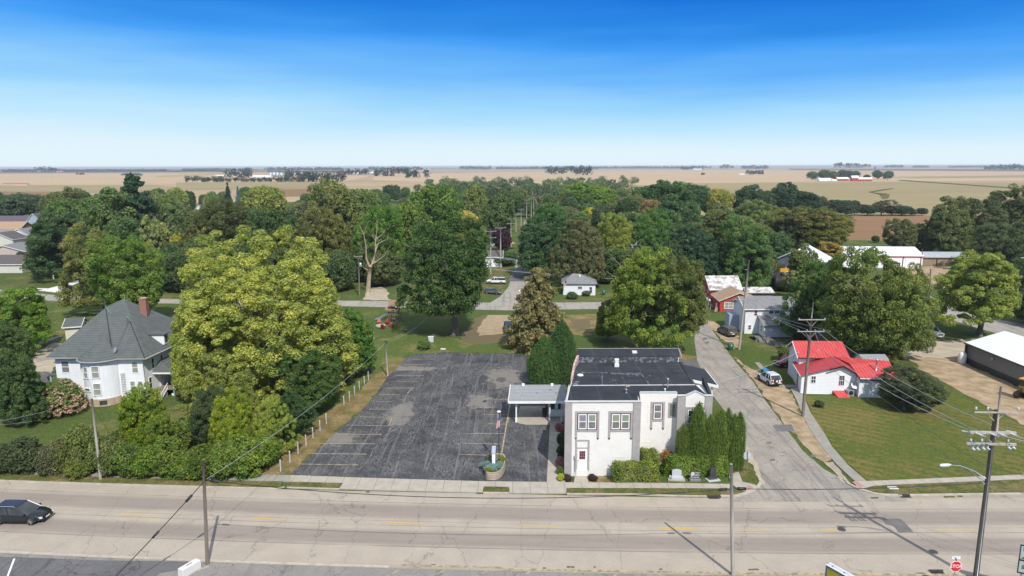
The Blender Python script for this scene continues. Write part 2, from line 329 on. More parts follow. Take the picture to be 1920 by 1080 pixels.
M['wood'] = mat('cedar_wood', (.27, .175, .105), (.21, .135, .085), 2, .85)
M['greywood'] = mat('weathered_fence_boards', (.24, .205, .17), (.17, .145, .12), 1.5, .9, lines=[(2, .25, .03)], linecol=(.10, .085, .07))
M['slide'] = mat('blue_plastic_slide', (.16, .28, .46), (.14, .25, .42), 2, .35)
M['redpl'] = mat('red_plastic', (.30, .022, .035), (.26, .02, .03), 2, .4)
M['granitel'] = mat('pale_granite', (.52, .54, .57), (.46, .48, .51), 8, .4)
M['granited'] = mat('dark_polished_granite', (.045, .046, .05), (.065, .066, .07), 12, .15, spec=.6)
M['granitem'] = mat('rough_grey_granite', (.24, .25, .25), (.18, .19, .19), 8, .7)
M['black'] = mat('black_plastic', (.015, .015, .017), (.022, .022, .024), 4, .5)
M['green_bin'] = mat('green_bin_plastic', (.012, .12, .065), (.010, .10, .055), 2, .45)
M['blue_lid'] = mat('blue_lid_plastic', (.03, .22, .42), (.03, .19, .38), 2, .4)
M['retain'] = mat('tan_retaining_block', (.40, .335, .25), (.31, .255, .19), 2.5, .95, lines=[(2, .22, .04)], linecol=(.14, .11, .08), bump=.5, bs=4)
M['stopred'] = mat('sign_red', (.62, .012, .03), (.58, .012, .028), 2, .4)
M['signyellow'] = mat('sign_yellow', (.48, .42, .03), (.42, .36, .03), 2, .4)
M['signpale'] = mat('sign_pale_green', (.42, .48, .44), (.38, .44, .40), 2, .5)
M['alu'] = mat('sign_aluminium', (.60, .65, .70), (.54, .59, .64), 3, .35, metal=.3)
M['cat'] = mat('machine_yellow', (.62, .34, .03), (.54, .29, .03), 2, .45)
M['track'] = mat('muddy_steel_track', (.11, .075, .045), (.06, .045, .03), 5, .8)
M['tyre'] = mat('tyre_rubber', (.018, .018, .018), (.03, .03, .03), 6, .8)
M['rim'] = mat('alloy_rim', (.48, .48, .49), (.38, .38, .39), 5, .3, metal=.6)
M['lamp'] = mat('headlamp_lens', (.70, .72, .74), (.6, .62, .64), 5, .1, spec=.6)
M['tail'] = mat('red_tail_lens', (.35, .012, .015), (.30, .01, .012), 4, .2)
M['bark'] = mat('grey_brown_bark', (.21, .175, .14), (.13, .105, .08), 3, .95, scale=(3, 3, .6), bump=.5, kind='Object')
M['deadwood'] = mat('bleached_dead_wood', (.42, .335, .225), (.28, .215, .145), 1.2, .9, scale=(2, 2, .6))
M['tarp'] = mat('grey_tarpaulin', (.13, .122, .115), (.20, .19, .175), 1.5, .8)
M['tent'] = mat('pale_canopy_cloth', (.58, .57, .62), (.5, .5, .56), 1.5, .8)
def paint(name, c, rough=.25): return mat(name, c, tuple(x*.92 for x in c), 1, rough, spec=.5, coat=.6, kind='Object')
M['pblack'] = paint('black_car_paint', (.008, .010, .014)); M['pblue'] = paint('dark_blue_car_paint', (.012, .022, .05))
M['pgrey'] = paint('grey_car_paint', (.11, .105, .10)); M['pwhite'] = paint('white_car_paint', (.72, .73, .74))
M['psilver'] = paint('silver_car_paint', (.36, .38, .40)); M['pred'] = paint('dark_red_car_paint', (.15, .012, .022)); M['pred2'] = paint('bright_red_car_paint', (.42, .03, .03))
# ------------------------------------------------------------------ mesh building
class MB:
    def __init__(s): s.v = []; s.f = []; s.m = []; s.sm = []
    def face(s, pts, mi=0, smooth=False):
        n = len(s.v); s.v += [tuple(p) for p in pts]; s.f.append(tuple(range(n, n+len(pts)))); s.m.append(mi); s.sm.append(smooth); return s
    def box(s, a, b, mi=0):                                     # axis-aligned from corner a to corner b
        return s.obox(Vector(((a[0]+b[0])/2, (a[1]+b[1])/2, min(a[2], b[2]))), abs(b[0]-a[0]), abs(b[1]-a[1]), abs(b[2]-a[2]), 0, mi)
    def obox(s, base, w, d, h, ang=0, mi=0, top=1.0):           # base centre, width, depth, height, turn
        c, sn = math.cos(ang), math.sin(ang); P = []
        for z, k in ((0, 1), (h, top)):
            for x, y in ((-1, -1), (1, -1), (1, 1), (-1, 1)):
                X, Y = x*w/2*k, y*d/2*k; P.append((base[0]+X*c-Y*sn, base[1]+X*sn+Y*c, base[2]+z))
        return s.hexa(P, mi)
    def hexa(s, P, mi=0):                                       # 4 bottom + 4 top corners, both counter-clockwise
        n = len(s.v); s.v += [tuple(p) for p in P]
        for f in ((3, 2, 1, 0), (4, 5, 6, 7), (0, 1, 5, 4), (1, 2, 6, 5), (2, 3, 7, 6), (3, 0, 4, 7)):
            s.f.append(tuple(n+i for i in f)); s.m.append(mi); s.sm.append(False)
        return s
    def prism(s, pts, z0, z1, mi=0):                            # plan polygon between two heights
        k = len(pts); n = len(s.v)
        s.v += [(p[0], p[1], z0) for p in pts]+[(p[0], p[1], z1) for p in pts]
        s.f.append(tuple(n+i for i in reversed(range(k)))); s.f.append(tuple(n+k+i for i in range(k)))
        for i in range(k): j = (i+1) % k; s.f.append((n+i, n+j, n+k+j, n+k+i))
        s.m += [mi]*(k+2); s.sm += [False]*(k+2); return s
    def slab(s, pts, th, mi=0):                                 # a sloped polygon with a thickness downwards
        k = len(pts); n = len(s.v)
        s.v += [tuple(p) for p in pts]+[(p[0], p[1], p[2]-th) for p in pts]
        s.f.append(tuple(n+i for i in range(k))); s.f.append(tuple(n+k+i for i in reversed(range(k))))
        for i in range(k): j = (i+1) % k; s.f.append((n+j, n+i, n+k+i, n+k+j))
        s.m += [mi]*(k+2); s.sm += [False]*(k+2); return s
    def tube(s, pts, r, seg=8, mi=0, smooth=True, caps=True):   # r: number or list
        pts = [Vector(p) for p in pts]; rs = r if isinstance(r, (list, tuple)) else [r]*len(pts); n = len(s.v); up = Vector((0, 0, 1))
        for i, p in enumerate(pts):
            t = (pts[min(i+1, len(pts)-1)]-pts[max(i-1, 0)]).normalized()
            a = t.cross(up if abs(t.z) < .95 else Vector((1, 0, 0))).normalized(); b = t.cross(a)
            for k in range(seg):
                w = 2*math.pi*k/seg; s.v.append(tuple(p+(a*math.cos(w)+b*math.sin(w))*rs[i]))
        for i in range(len(pts)-1):
            for k in range(seg):
                q = (k+1) % seg; s.f.append((n+i*seg+k, n+i*seg+q, n+(i+1)*seg+q, n+(i+1)*seg+k)); s.m.append(mi); s.sm.append(smooth)
        if caps:
            s.f.append(tuple(n+k for k in range(seg))); e = n+(len(pts)-1)*seg; s.f.append(tuple(e+k for k in reversed(range(seg))))
            s.m += [mi, mi]; s.sm += [False, False]
        return s
    def lathe(s, c, prof, seg=16, mi=0, smooth=True):           # profile of (radius, z)
        n = len(s.v)
        for r, z in prof:
            for k in range(seg): w = 2*math.pi*k/seg; s.v.append((c[0]+r*math.cos(w), c[1]+r*math.sin(w), c[2]+z))
        for i in range(len(prof)-1):
            for k in range(seg):
                q = (k+1) % seg; s.f.append((n+i*seg+k, n+i*seg+q, n+(i+1)*seg+q, n+(i+1)*seg+k)); s.m.append(mi); s.sm.append(smooth)
        e = n+(len(prof)-1)*seg; s.f.append(tuple(n+k for k in reversed(range(seg)))); s.f.append(tuple(e+k for k in range(seg))); s.m += [mi, mi]; s.sm += [False, False]
        return s
    def xf(s, M4):
        s.v = [tuple(M4 @ Vector(p)) for p in s.v]; return s
    def add(s, o):
        n = len(s.v); s.v += o.v; s.f += [tuple(i+n for i in f) for f in o.f]; s.m += o.m; s.sm += o.sm; return s
    def build(s, name, mats, parent=None, origin=None, bevel=0):
        mats = mats if isinstance(mats, (list, tuple)) else [mats]
        org = Vector((0, 0, 0))
        if parent is not None: org = Vector(parent['_o']) if '_o' in parent else Vector((0, 0, 0))
        elif origin is not None: org = Vector(origin)
        me = bpy.data.meshes.new(name); me.from_pydata([tuple(Vector(p)-org) for p in s.v], [], s.f)
        for m in mats: me.materials.append(m)
        me.polygons.foreach_set('material_index', s.m); me.polygons.foreach_set('use_smooth', s.sm)
        me.update(); o = bpy.data.objects.new(name, me); COL.objects.link(o)
        if parent is not None: o.parent = parent; o['_o'] = tuple(org)
        else: o.location = org; o['_o'] = tuple(org)
        if bevel:
            b = o.modifiers.new('bevel', 'BEVEL'); b.width = bevel; b.segments = 2; b.limit_method = 'ANGLE'
        return o
def tag(o, label=None, cat=None, group=None, kind=None):
    if label: o['label'] = label
    if cat: o['category'] = cat
    if group: o['group'] = group
    if kind: o['kind'] = kind
    return o
def thing(name, loc, label, cat, group=None):
    o = bpy.data.objects.new(name, None); COL.objects.link(o); o.location = loc; o['_o'] = tuple(loc); o.empty_display_size = .2
    return tag(o, label, cat, group)
def copy_thing(o, loc, rz, label, group=None, parent=None, scale=None):
    c = o.copy(); COL.objects.link(c)
    if parent is None:
        c.location = loc; c.rotation_euler = (0, 0, rz); c['label'] = label
        if scale: c.scale = scale
        if group: c['group'] = group
    else: c.parent = parent
    for ch in o.children: copy_thing(ch, None, 0, None, parent=c)
    return c
def struct(name, mb, m): return tag(mb.build(name, m), kind='structure')
def sheet(name, pts, z, m, label=None):
    """a flat ground polygon from photo pixels (or world points)"""
    P = [(G(p[0], p[1]) if len(p) == 2 else Vector(p)) for p in pts]
    mb = MB().face([(p[0], p[1], z) for p in P])
    # make it face upwards
    a = sum(P[i][0]*P[(i+1) % len(P)][1]-P[(i+1) % len(P)][0]*P[i][1] for i in range(len(P)))
    if a < 0: mb.f[0] = tuple(reversed(mb.f[0]))
    return struct(name, mb, m)
def rough_sheet(name, pts, z, m, amp=.5, step=1.2, seed=1):
    """like sheet but with an uneven edge, for dirt, grass and mulch"""
    r = random.Random(seed); P = [(G(p[0], p[1]) if len(p) == 2 else Vector(p)) for p in pts]; out = []
    for i, a in enumerate(P):
        b = P[(i+1) % len(P)]; d = (b-a); n = max(1, int(d.length/step)); nn = Vector((-d.y, d.x, 0)).normalized() if d.length > 0 else Vector((0, 0, 0))
        for k in range(n): out.append(a+d*(k/n)+nn*r.uniform(-amp, amp)*(1 if k else .4))
    return sheet(name, [tuple(p) for p in out], z, m)

# a wall plane: corner A to corner B seen from outside with A on the left
class Wall:
    def __init__(s, A, B):
        s.A = Vector((A[0], A[1], A[2] if len(A) > 2 else 0)); d = Vector((B[0]-A[0], B[1]-A[1], 0)); s.len = d.length; s.u = d.normalized(); s.n = Vector((s.u.y, -s.u.x, 0))
    def p(s, u, z, o=0): return s.A+s.u*u+s.n*o+Vector((0, 0, z))
    def box(s, mb, u0, u1, z0, z1, o0, o1, mi=0):
        return mb.hexa([s.p(u0, z0, o1), s.p(u1, z0, o1), s.p(u1, z0, o0), s.p(u0, z0, o0), s.p(u0, z1, o1), s.p(u1, z1, o1), s.p(u1, z1, o0), s.p(u0, z1, o0)], mi)
def window(par, w, u, z, ww, hh, frame='whiteframe', pane='glass', fw=.08, rail=True, mull=0, top=None, deep=.05, label=None):
    """frame (with meeting rail and mullions) and pane set on a wall"""
    mb = MB(); a, b, c, d = u-ww/2, u+ww/2, z, z+hh
    for r in ((a, a+fw, c, d), (b-fw, b, c, d), (a+fw, b-fw, c, c+fw), (a+fw, b-fw, d-fw, d)): w.box(mb, *r, -.02, deep)
    if rail: w.box(mb, a+fw, b-fw, (c+d)/2-fw*.35, (c+d)/2+fw*.35, -.02, deep-.006)
    for k in range(mull):
        x = a+fw+(b-a-2*fw)*(k+1)/(mull+1); w.box(mb, x-fw*.3, x+fw*.3, c+fw, d-fw, -.02, deep-.011)
    f = mb.build('window', M[frame], par)
    if label: f['label'] = label
    g = MB(); mid = (c+d)/2
    if top:
        w.box(g, a+fw*.5, b-fw*.5, mid, d-fw*.5, -.03, .012, 1); w.box(g, a+fw*.5, b-fw*.5, c+fw*.5, mid, -.03, .012, 0)
        g.build('pane', [M[pane], M[top]], f)
    else:
        w.box(g, a+fw*.5, b-fw*.5, c+fw*.5, d-fw*.5, -.03, .012); g.build('pane', M[pane], f)
    return f
def catenary(a, b, sag, n=24):
    a, b = Vector(a), Vector(b); return [a.lerp(b, i/n)-Vector((0, 0, sag*4*(i/n)*(1-i/n))) for i in range(n+1)]

# ------------------------------------------------------------------ foliage
def leaf_mat():
    m = bpy.data.materials.new('foliage'); m.use_nodes = True; nt = m.node_tree; nt.nodes.clear(); N = nt.nodes.new; L = nt.links.new
    out = N('ShaderNodeOutputMaterial'); oi = N('ShaderNodeObjectInfo'); g = N('ShaderNodeNewGeometry'); at = N('ShaderNodeAttribute'); at.attribute_name = 'tint'
    hs = N('ShaderNodeHueSaturation'); L(oi.outputs['Color'], hs.inputs['Color'])
    # each clump leans a little to yellow or to green; each leaf a little lighter or darker
    L(rampn(N, L, at.outputs['Fac'], 0, 1, .478, .522), hs.inputs['Hue']); L(rampn(N, L, at.outputs['Fac'], 0, 1, 1.18, .72), hs.inputs['Value'])
    col = mixn(N, L, 1.0, hs.outputs[0], rampn(N, L, g.outputs['Random Per Island'], 0, 1, .68, 1.32), 'MULTIPLY')
    d = N('ShaderNodeBsdfPrincipled'); L(col, d.inputs['Base Color']); d.inputs['Roughness'].default_value = .55; d.inputs['Specular IOR Level'].default_value = .25
    t = N('ShaderNodeBsdfTranslucent'); L(mixn(N, L, 1.0, col, (1.25, 1.2, .6), 'MULTIPLY'), t.inputs['Color'])
    mx = N('ShaderNodeMixShader'); mx.inputs[0].default_value = .42; L(d.outputs[0], mx.inputs[1]); L(t.outputs[0], mx.inputs[2]); L(mx.outputs[0], out.inputs[0])
    return m
M['leaf'] = leaf_mat()
def leaf_cloud(name, C, R, TN, nper, leaf, rng, up=.25, squash=.8, shell=.55, jit=.75, aspect=1.0, drop=0):
    """leaves around clump centres C (n,3) of radius R (n,), each clump with a tint TN"""
    n = len(C); idx = np.repeat(np.arange(n), nper); k = len(idx)
    d = rng.normal(size=(k, 3)); d[:, 2] += .25; d /= np.linalg.norm(d, axis=1)[:, None]
    rr = shell+(1.08-shell)*rng.random(k)**.6
    p = C[idx]+d*(R[idx]*rr)[:, None]*np.array([1, 1, squash])
    nn = d*.65+np.array([0, 0, up])+rng.normal(size=(k, 3))*jit*.5; nn /= np.linalg.norm(nn, axis=1)[:, None]
    h = rng.normal(size=(k, 3)); h[:, 2] -= drop; a = np.cross(nn, h); a /= np.linalg.norm(a, axis=1)[:, None]; b = np.cross(nn, a)
    s = leaf*(.65+.7*rng.random(k))[:, None]
    v = np.empty((k, 4, 3)); v[:, 0] = p-a*s; v[:, 1] = p-b*s*.62*aspect+a*s*.1; v[:, 2] = p+a*s; v[:, 3] = p+b*s*.62*aspect+a*s*.1
    tint = np.clip(TN[idx]+rng.normal(size=k)*.12, 0, 1)
    return quads(name, v.reshape(-1, 3), np.repeat(tint, 4))
def quads(name, v, tint):
    me = bpy.data.meshes.new(name); nv = len(v); nf = nv//4
    me.vertices.add(nv); me.vertices.foreach_set('co', np.ascontiguousarray(v, dtype=np.float32).ravel())
    me.loops.add(nv); me.loops.foreach_set('vertex_index', np.arange(nv, dtype=np.int32))
    me.polygons.add(nf); me.polygons.foreach_set('loop_start', np.arange(0, nv, 4, dtype=np.int32)); me.polygons.foreach_set('loop_total', np.full(nf, 4, dtype=np.int32))
    at = me.attributes.new('tint', 'FLOAT', 'POINT'); at.data.foreach_set('value', tint.astype(np.float32))
    me.materials.append(M['leaf']); me.update(calc_edges=True); return me
def lobes(rng, n=7):
    K = rng.normal(size=(n, 3)); K /= np.linalg.norm(K, axis=1)[:, None]; return K, rng.uniform(.5, 1, n)
def crown(name, seed, nc=130, nper=110, leaf=.045, puff=.24, lob=.22, inner=.5, zr=1.0, flat=.0, up=.25, squash=.8, open_=0.0, jit=.75, sq=2.0):
    """crown of a broadleaf tree in a unit frame: half width 1, height 0..2*zr; lobed outline built of many clumps"""
    rng = np.random.default_rng(seed); K, A = lobes(rng)
    u = (np.arange(nc)+.5)/nc; ph = np.arange(nc)*2.39996+rng.random(nc)*.5
    dz = 1-2*u**(1.08); dz = np.clip(dz+rng.normal(size=nc)*.06, -1, 1); dr = np.clip(1-np.abs(dz)**sq, 0, 1)**(1/sq)
    d = np.stack([dr*np.cos(ph), dr*np.sin(ph), dz], 1)
    env = np.ones(nc)
    for kk, aa in zip(K, A): env += lob*aa*(np.clip(d@kk, 0, 1)**4-.12)
    r = env*np.where(rng.random(nc) < .22, rng.uniform(.35, .7, nc), rng.uniform(.82, 1.0, nc))
    C = d*r[:, None]*(1-puff*.75); C[:, 2] = np.where(C[:, 2] < -.6+flat, (-.6+flat)+(C[:, 2]+.6-flat)*.35, C[:, 2])
    C[:, 2] = (C[:, 2]+.92)*zr
    R = puff*rng.uniform(.65, 1.25, nc); R = np.where(rng.random(nc) < open_, R*.55, R)
    TN = np.clip(.5+rng.normal(size=nc)*.28, 0, 1)
    return leaf_cloud(name, C, R, TN, nper, leaf, rng, up, squash, jit=jit)
def conifer(name, seed, tiers=16, leaf=.05, nper=34, droop=.18, pw=.95, ragged=.15, gap=0.0):
    """whorls of boughs; unit frame: half width 1, height 0..2"""
    rng = np.random.default_rng(seed); C = []; R = []; T = []
    for i in range(tiers):
        t = (i+rng.random()*.4)/tiers; rad_ = (1-t)**pw; nb = max(4, int(11*(1-t)+4))
        for k in range(nb):
            if rng.random() < gap: continue
            ph = 2*math.pi*(k+rng.random()*.7)/nb; L_ = rad_*(1+rng.normal()*ragged)
            for q in (.3, .5, .7, .85, 1.0):
                C.append((L_*q*math.cos(ph), L_*q*math.sin(ph), 2*t+.06-droop*q*rad_*.8)); R.append(.055+.085*rad_*(1.25-q*.5)+.02); T.append(rng.random())
    C.append((0, 0, 1.97)); R.append(.05); T.append(.5)
    return leaf_cloud(name, np.array(C), np.array(R), np.array(T)*.6+.2, nper, leaf, rng, .1, .6, shell=.2, drop=.6)
def column(name, seed, nc=150, nper=90, leaf=.035, taper=.5, puff=.16):
    """dense upright evergreen with flame-like tufts; unit frame: half width 1, height 0..2"""
    rng = np.random.default_rng(seed); u = (np.arange(nc)+.5)/nc; ph = np.arange(nc)*2.39996
    z = u*1.9+.04; prof = np.where(u < .5, .86+.14*np.sin(u/.5*math.pi*.5), 1.0)*np.clip(1-((u-taper)/(1.02-taper)).clip(0)**2.2, .03, 1)
    r = (prof-puff*.7).clip(0)*rng.uniform(.86, 1.06, nc)
    C = np.stack([r*np.cos(ph), r*np.sin(ph), z], 1); R = puff*rng.uniform(.7, 1.2, nc)*(.5+.5*prof)
    # inner core keeps it opaque
    m = 40; zi = rng.uniform(.1, 1.5, m); Ci = np.stack([rng.normal(size=m)*.25, rng.normal(size=m)*.25, zi], 1)
    C = np.concatenate([C, Ci]); R = np.concatenate([R, np.full(m, .25)])
    return leaf_cloud(name, C, R, np.clip(.5+rng.normal(size=len(C))*.22, 0, 1), nper, leaf, rng, .35, 1.9, shell=.4, jit=.9)
def pine(name, seed, leaf=.05, nper=60):
    """white pine: flat plates of foliage in irregular tiers"""
    rng = np.random.default_rng(seed); C = []; R = []
    for i in range(13):
        t = i/12; n = int(10-6*t)+2
        for k in range(n):
            ph = rng.random()*6.283; L_ = (1.0-.72*t**1.3)*rng.uniform(.45, 1.05)
            for q in (.45, .75, 1.): C.append((L_*q*math.cos(ph), L_*q*math.sin(ph), .12+1.82*t+.05*q+rng.normal()*.03)); R.append(.21*(1-.4*t)*rng.uniform(.7, 1.2))
    C = np.array(C); R = np.array(R)
    return leaf_cloud(name, C, R, np.clip(.5+rng.normal(size=len(C))*.25, 0, 1), nper, leaf, rng, .3, .38, shell=.3)
def boxhedge(name, seed, w, d, h, leaf, n):
    rng = np.random.default_rng(seed); k = n
    f = rng.choice(3, size=k, p=[.3, .4, .3]); p = rng.uniform(-1, 1, (k, 3)); sgn = np.sign(rng.uniform(-1, 1, k))
    for ax in range(3): p[f == ax, ax] = sgn[f == ax]
    nr = np.zeros((k, 3)); nr[np.arange(k), f] = sgn
    # rounded corners and an uneven clipped face
    q = np.abs(p)**6; p = p/np.maximum(1, (q.sum(1))**(1/6))[:, None]
    bumpy = 1+.07*np.sin(p[:, 0]*w*2.2+seed)*np.cos(p[:, 2]*3+seed)+.05*np.sin(p[:, 1]*7)+.06*rng.normal(size=k)
    P = p*bumpy[:, None]*np.array([w/2, d/2, h/2]); P[:, 2] += h/2; P[:, 2] = np.maximum(P[:, 2], .02)
    nn = nr*.8+rng.normal(size=(k, 3))*.5+np.array([0, 0, .2]); nn /= np.linalg.norm(nn, axis=1)[:, None]
    hh = rng.normal(size=(k, 3)); a = np.cross(nn, hh); a /= np.linalg.norm(a, axis=1)[:, None]; b = np.cross(nn, a); s = leaf*(.7+.6*rng.random(k))[:, None]
    v = np.stack([P-a*s, P-b*s*.7, P+a*s, P+b*s*.7], 1)
    return quads(name, v.reshape(-1, 3), np.repeat(np.clip(.5+.25*np.sin(p[:, 0]*6)+rng.normal(size=k)*.2, 0, 1), 4))
def limb(mb, p, d, L_, r, depth, rng, mi=0, bend=.18, seg=6, shrink=.62, taper=.45, kids=(2, 3), rise=.08):
    pts = [p]; rs = [r]; n = 5; q = Vector(p); dd = Vector(d).normalized()
    for i in range(n):
        dd = (dd+Vector((rng.gauss(0, bend), rng.gauss(0, bend), rng.gauss(0, bend*.6)+rise))).normalized(); q = q+dd*L_/n; pts.append(q.copy()); rs.append(r*(1-(1-taper)*(i+1)/n))
    mb.tube(pts, rs, seg, mi)
    if depth:
        for k in range(rng.randint(*kids)):
            i = rng.randint(2, n); ax = Vector((rng.gauss(0, 1), rng.gauss(0, 1), rng.gauss(0, .5)+.35)).normalized()
            limb(mb, pts[i], (dd*.7+ax*.75), L_*shrink*rng.uniform(.7, 1.15), rs[i]*.62, depth-1, rng, mi, bend, max(4, seg-1), shrink, taper, kids, rise)
def trunk_mesh(name, seed, r=.045, fork=.32, nl=6):
    """unit frame: half width 1 across, height 0..1 (scaled to the tree)"""
    rng = random.Random(seed); mb = MB()
    mb.tube([(0, 0, -.03), (0, 0, .01), (.01, 0, .06), (rng.gauss(0, .008), rng.gauss(0, .008), fork*.6), (rng.gauss(0, .012), rng.gauss(0, .012), fork), (rng.gauss(0, .05), rng.gauss(0, .05), .62), (rng.gauss(0, .08), rng.gauss(0, .08), .88)],
            [r*1.7, r*1.45, r*1.05, r*.9, r*.8, r*.45, r*.12], 9)
    for i in range(nl):
        ph = 2*math.pi*i/nl+rng.random()*.5; z = fork*(.8+.9*rng.random())
        e = Vector((math.cos(ph)*rng.uniform(.5, .8), math.sin(ph)*rng.uniform(.5, .8), min(.85, z+rng.uniform(.15, .4))))
        s_ = Vector((0, 0, z)); m_ = s_.lerp(e, .5)+Vector((0, 0, .05))
        mb.tube([s_, m_, e], [r*.5, r*.32, r*.08], 5)
        e2 = m_.lerp(e, .4)+Vector((rng.gauss(0, .25), rng.gauss(0, .25), .12)); mb.tube([m_, e2], [r*.26, r*.05], 4)
    me = bpy.data.meshes.new(name); me.from_pydata(mb.v, [], mb.f); me.materials.append(M['bark']); me.polygons.foreach_set('use_smooth', mb.sm); me.update(); return me

CR = {}
def crowns():
    CR['round'] = [crown('round_crown', 10+i, 220, 115, .044, .20, .30, sq=2.2, open_=.2) for i in range(4)]
    CR['broad'] = [crown('broad_crown', 30+i, 230, 120, .042, .19, .34, zr=.95, flat=.1, sq=2.4, open_=.2) for i in range(3)]
    CR['tall'] = [crown('tall_crown', 50+i, 180, 100, .052, .22, .28, zr=1.0, sq=2.2) for i in range(3)]
    CR['airy'] = [crown('airy_crown', 70+i, 150, 80, .050, .19, .42, open_=.4, squash=.6) for i in range(2)]
    CR['fine'] = [crown('fine_crown', 90+i, 400, 210, .0205, .135, .50, squash=.72, sq=2.3, open_=.3) for i in range(3)]
    CR['big'] = [crown('spreading_crown', 110, 1050, 220, .0122, .082, .30, flat=-.15, squash=.72, sq=3.0, open_=.25)]
    CR['shrub'] = [crown('shrub_crown', 130+i, 130, 130, .052, .24, .40, flat=-.3, zr=1) for i in range(4)]
    CR['far'] = [crown('far_crown', 150+i, 55, 40, .12, .34, .3) for i in range(4)]
    CR['spruce'] = [conifer('spruce_crown', 170+i) for i in range(2)]
    CR['brownconifer'] = [conifer('drooping_crown', 180, 20, .040, 34, .42, .62, .22, .10)]
    CR['column'] = [column('column_crown', 190+i, taper=.6) for i in range(3)]
    CR['bigcolumn'] = [column('flame_crown', 195, 420, 100, .026, .3, puff=.105)]
    CR['pine'] = [pine('pine_crown', 200+i) for i in range(2)]
crowns()
TR = [trunk_mesh('trunk_with_limbs', 300+i) for i in range(4)]
STEM = [trunk_mesh('shrub_stems', 320+i, .03, .08, 7) for i in range(2)]
_tn = [0]
def fol(c, j=1.0):
    r, g, b = c; j *= 1.62
    if .78 < r/g < 1.3 and r < .115: r *= .84
    return (min(.55, (r*1.98+g*.05)*j), min(.55, (g*1.56+r*.36)*j), b*j*2.2, 1)
def plant(loc, w, h, kind, col, name, label, cat, group=None, cb=.10, var=.1, d=None, trunk=True, tw=1.0, rot=None, lean=0):
    """a tree or bush with its own crown and trunk; w across, h high; cb = share of the height below the crown"""
    _tn[0] += 1; i = _tn[0]; r = random.Random(i*13+5)
    t = thing(name, loc, label, cat, group)
    c = bpy.data.objects.new('crown', CR[kind][i % len(CR[kind])]); COL.objects.link(c); c.parent = t
    c.location = (0, 0, h*cb); c.scale = (w/2, (d or w)/2, h*(1-cb)/2); c.rotation_euler = (0, 0, r.uniform(0, 6.28) if rot is None else rot)
    j = 1+r.uniform(-var, var); c.color = fol(col, j)
    if trunk:
        src = STEM if kind == 'shrub' else TR
        k = bpy.data.objects.new('stem' if kind == 'shrub' else 'trunk', src[i % len(src)]); COL.objects.link(k); k.parent = t
        k.scale = (w/2*tw, w/2*tw, h*.97); k.rotation_euler = (0, 0, r.uniform(0, 6.28))
    return t
def tree(px, base, top, wpx, kind, col, label, name='broadleaf_tree', cat='tree', group=None, cb=.10, **k):
    """px: middle, base: row where the trunk meets the ground, top: row of the crown's top, wpx: width, all in photo pixels"""
    p = G(px, base); s = mpp((p.x, p.y, 8)); h = V(px, top, p.y).z*.97; w = wpx*s
    return plant(p, w, h, kind, col, name, label, cat, group, cb, **k)
DKG, MDG, BRG, YLG, OLV, BRN, GLD, BLG, LTG = (.022, .050, .013), (.038, .078, .014), (.060, .115, .012), (.165, .165, .020), (.085, .088, .018), (.13, .085, .028), (.22, .175, .022), (.030, .060, .034), (.090, .135, .020)
# ================================================================== the ground
def big(name, pts, z, m): return struct(name, MB().face([(x, y, z) for x, y in pts]), m)
big('farmland', [(-26000, -400), (26000, -400), (26000, 30000), (-26000, 30000)], -.6, M['field'])
sheet('corn_field', [(1120, 350), (1300, 343), (1700, 341), (2300, 345), (2600, 440), (1800, 418), (1440, 406), (1050, 402)], -.40, M['corn'])
sheet('pale_field', [(700, 326), (1300, 318.5), (2100, 322), (2200, 338), (1500, 340), (1100, 349), (700, 338)], -.5, M['soy'])
sheet('dark_field_strip', [(1480, 316), (2000, 317.5), (2000, 321), (1700, 320), (1480, 318.6)], -.45, M['darkcrop'])
sheet('dark_field_strip', [(1650, 331.5), (2100, 326), (2100, 331), (1720, 334)], -.45, M['corn'])
sheet('ploughed_field', [(1330, 410), (1450, 405), (1800, 403), (2050, 412), (2050, 470), (1380, 480)], -.3, M['soil'])
sheet('grass_waterway', [(1649, 364), (1660, 362), (1669, 364), (1666, 371), (1655, 373)], -.2, M['strip'])
sheet('grass_waterway', [(1628, 359.6), (1652, 355), (1674, 352.6), (1676, 353.6), (1654, 357), (1636, 360), (1662, 363.2), (1650, 364.6)], -.2, M['greencrop'])
sheet('field_lane', [(1682, 338), (1690, 337), (1900, 351.2), (2050, 362), (2050, 363.5), (1890, 352.4)], -.2, M['greencrop'])
sheet('soy_field', [(-100, 327), (420, 325), (700, 329), (640, 341), (280, 346), (-100, 347)], -.45, M['soy'])
sheet('green_field', [(-100, 347.5), (280, 346), (330, 350), (300, 362), (-100, 359)], -.4, M['corn'])
sheet('ploughed_field', [(-100, 359), (120, 359), (130, 371), (-100, 371)], -.35, M['soil'])
sheet('gold_field', [(285, 330), (440, 322.5), (440, 326.5), (300, 332)], -.4, M['goldcrop'])
sheet('dark_field_strip', [(-100, 322), (420, 319.5), (640, 319), (640, 321.5), (430, 322.5), (-100, 325.5)], -.5, M['darkcrop'])
sheet('corn_field', [(330, 342), (640, 338.5), (640, 351), (330, 356)], -.4, M['corn'])
sheet('ploughed_field', [(500, 355), (640, 351.5), (640, 366), (500, 368)], -.35, M['soil'])
big('town_ground', [(-900, -60), (600, -60), (600, 120), (300, 268), (128, 300), (122, 700), (0, 1000), (-150, 660), (-700, 400), (-900, 380)], -.02, M['grass'])

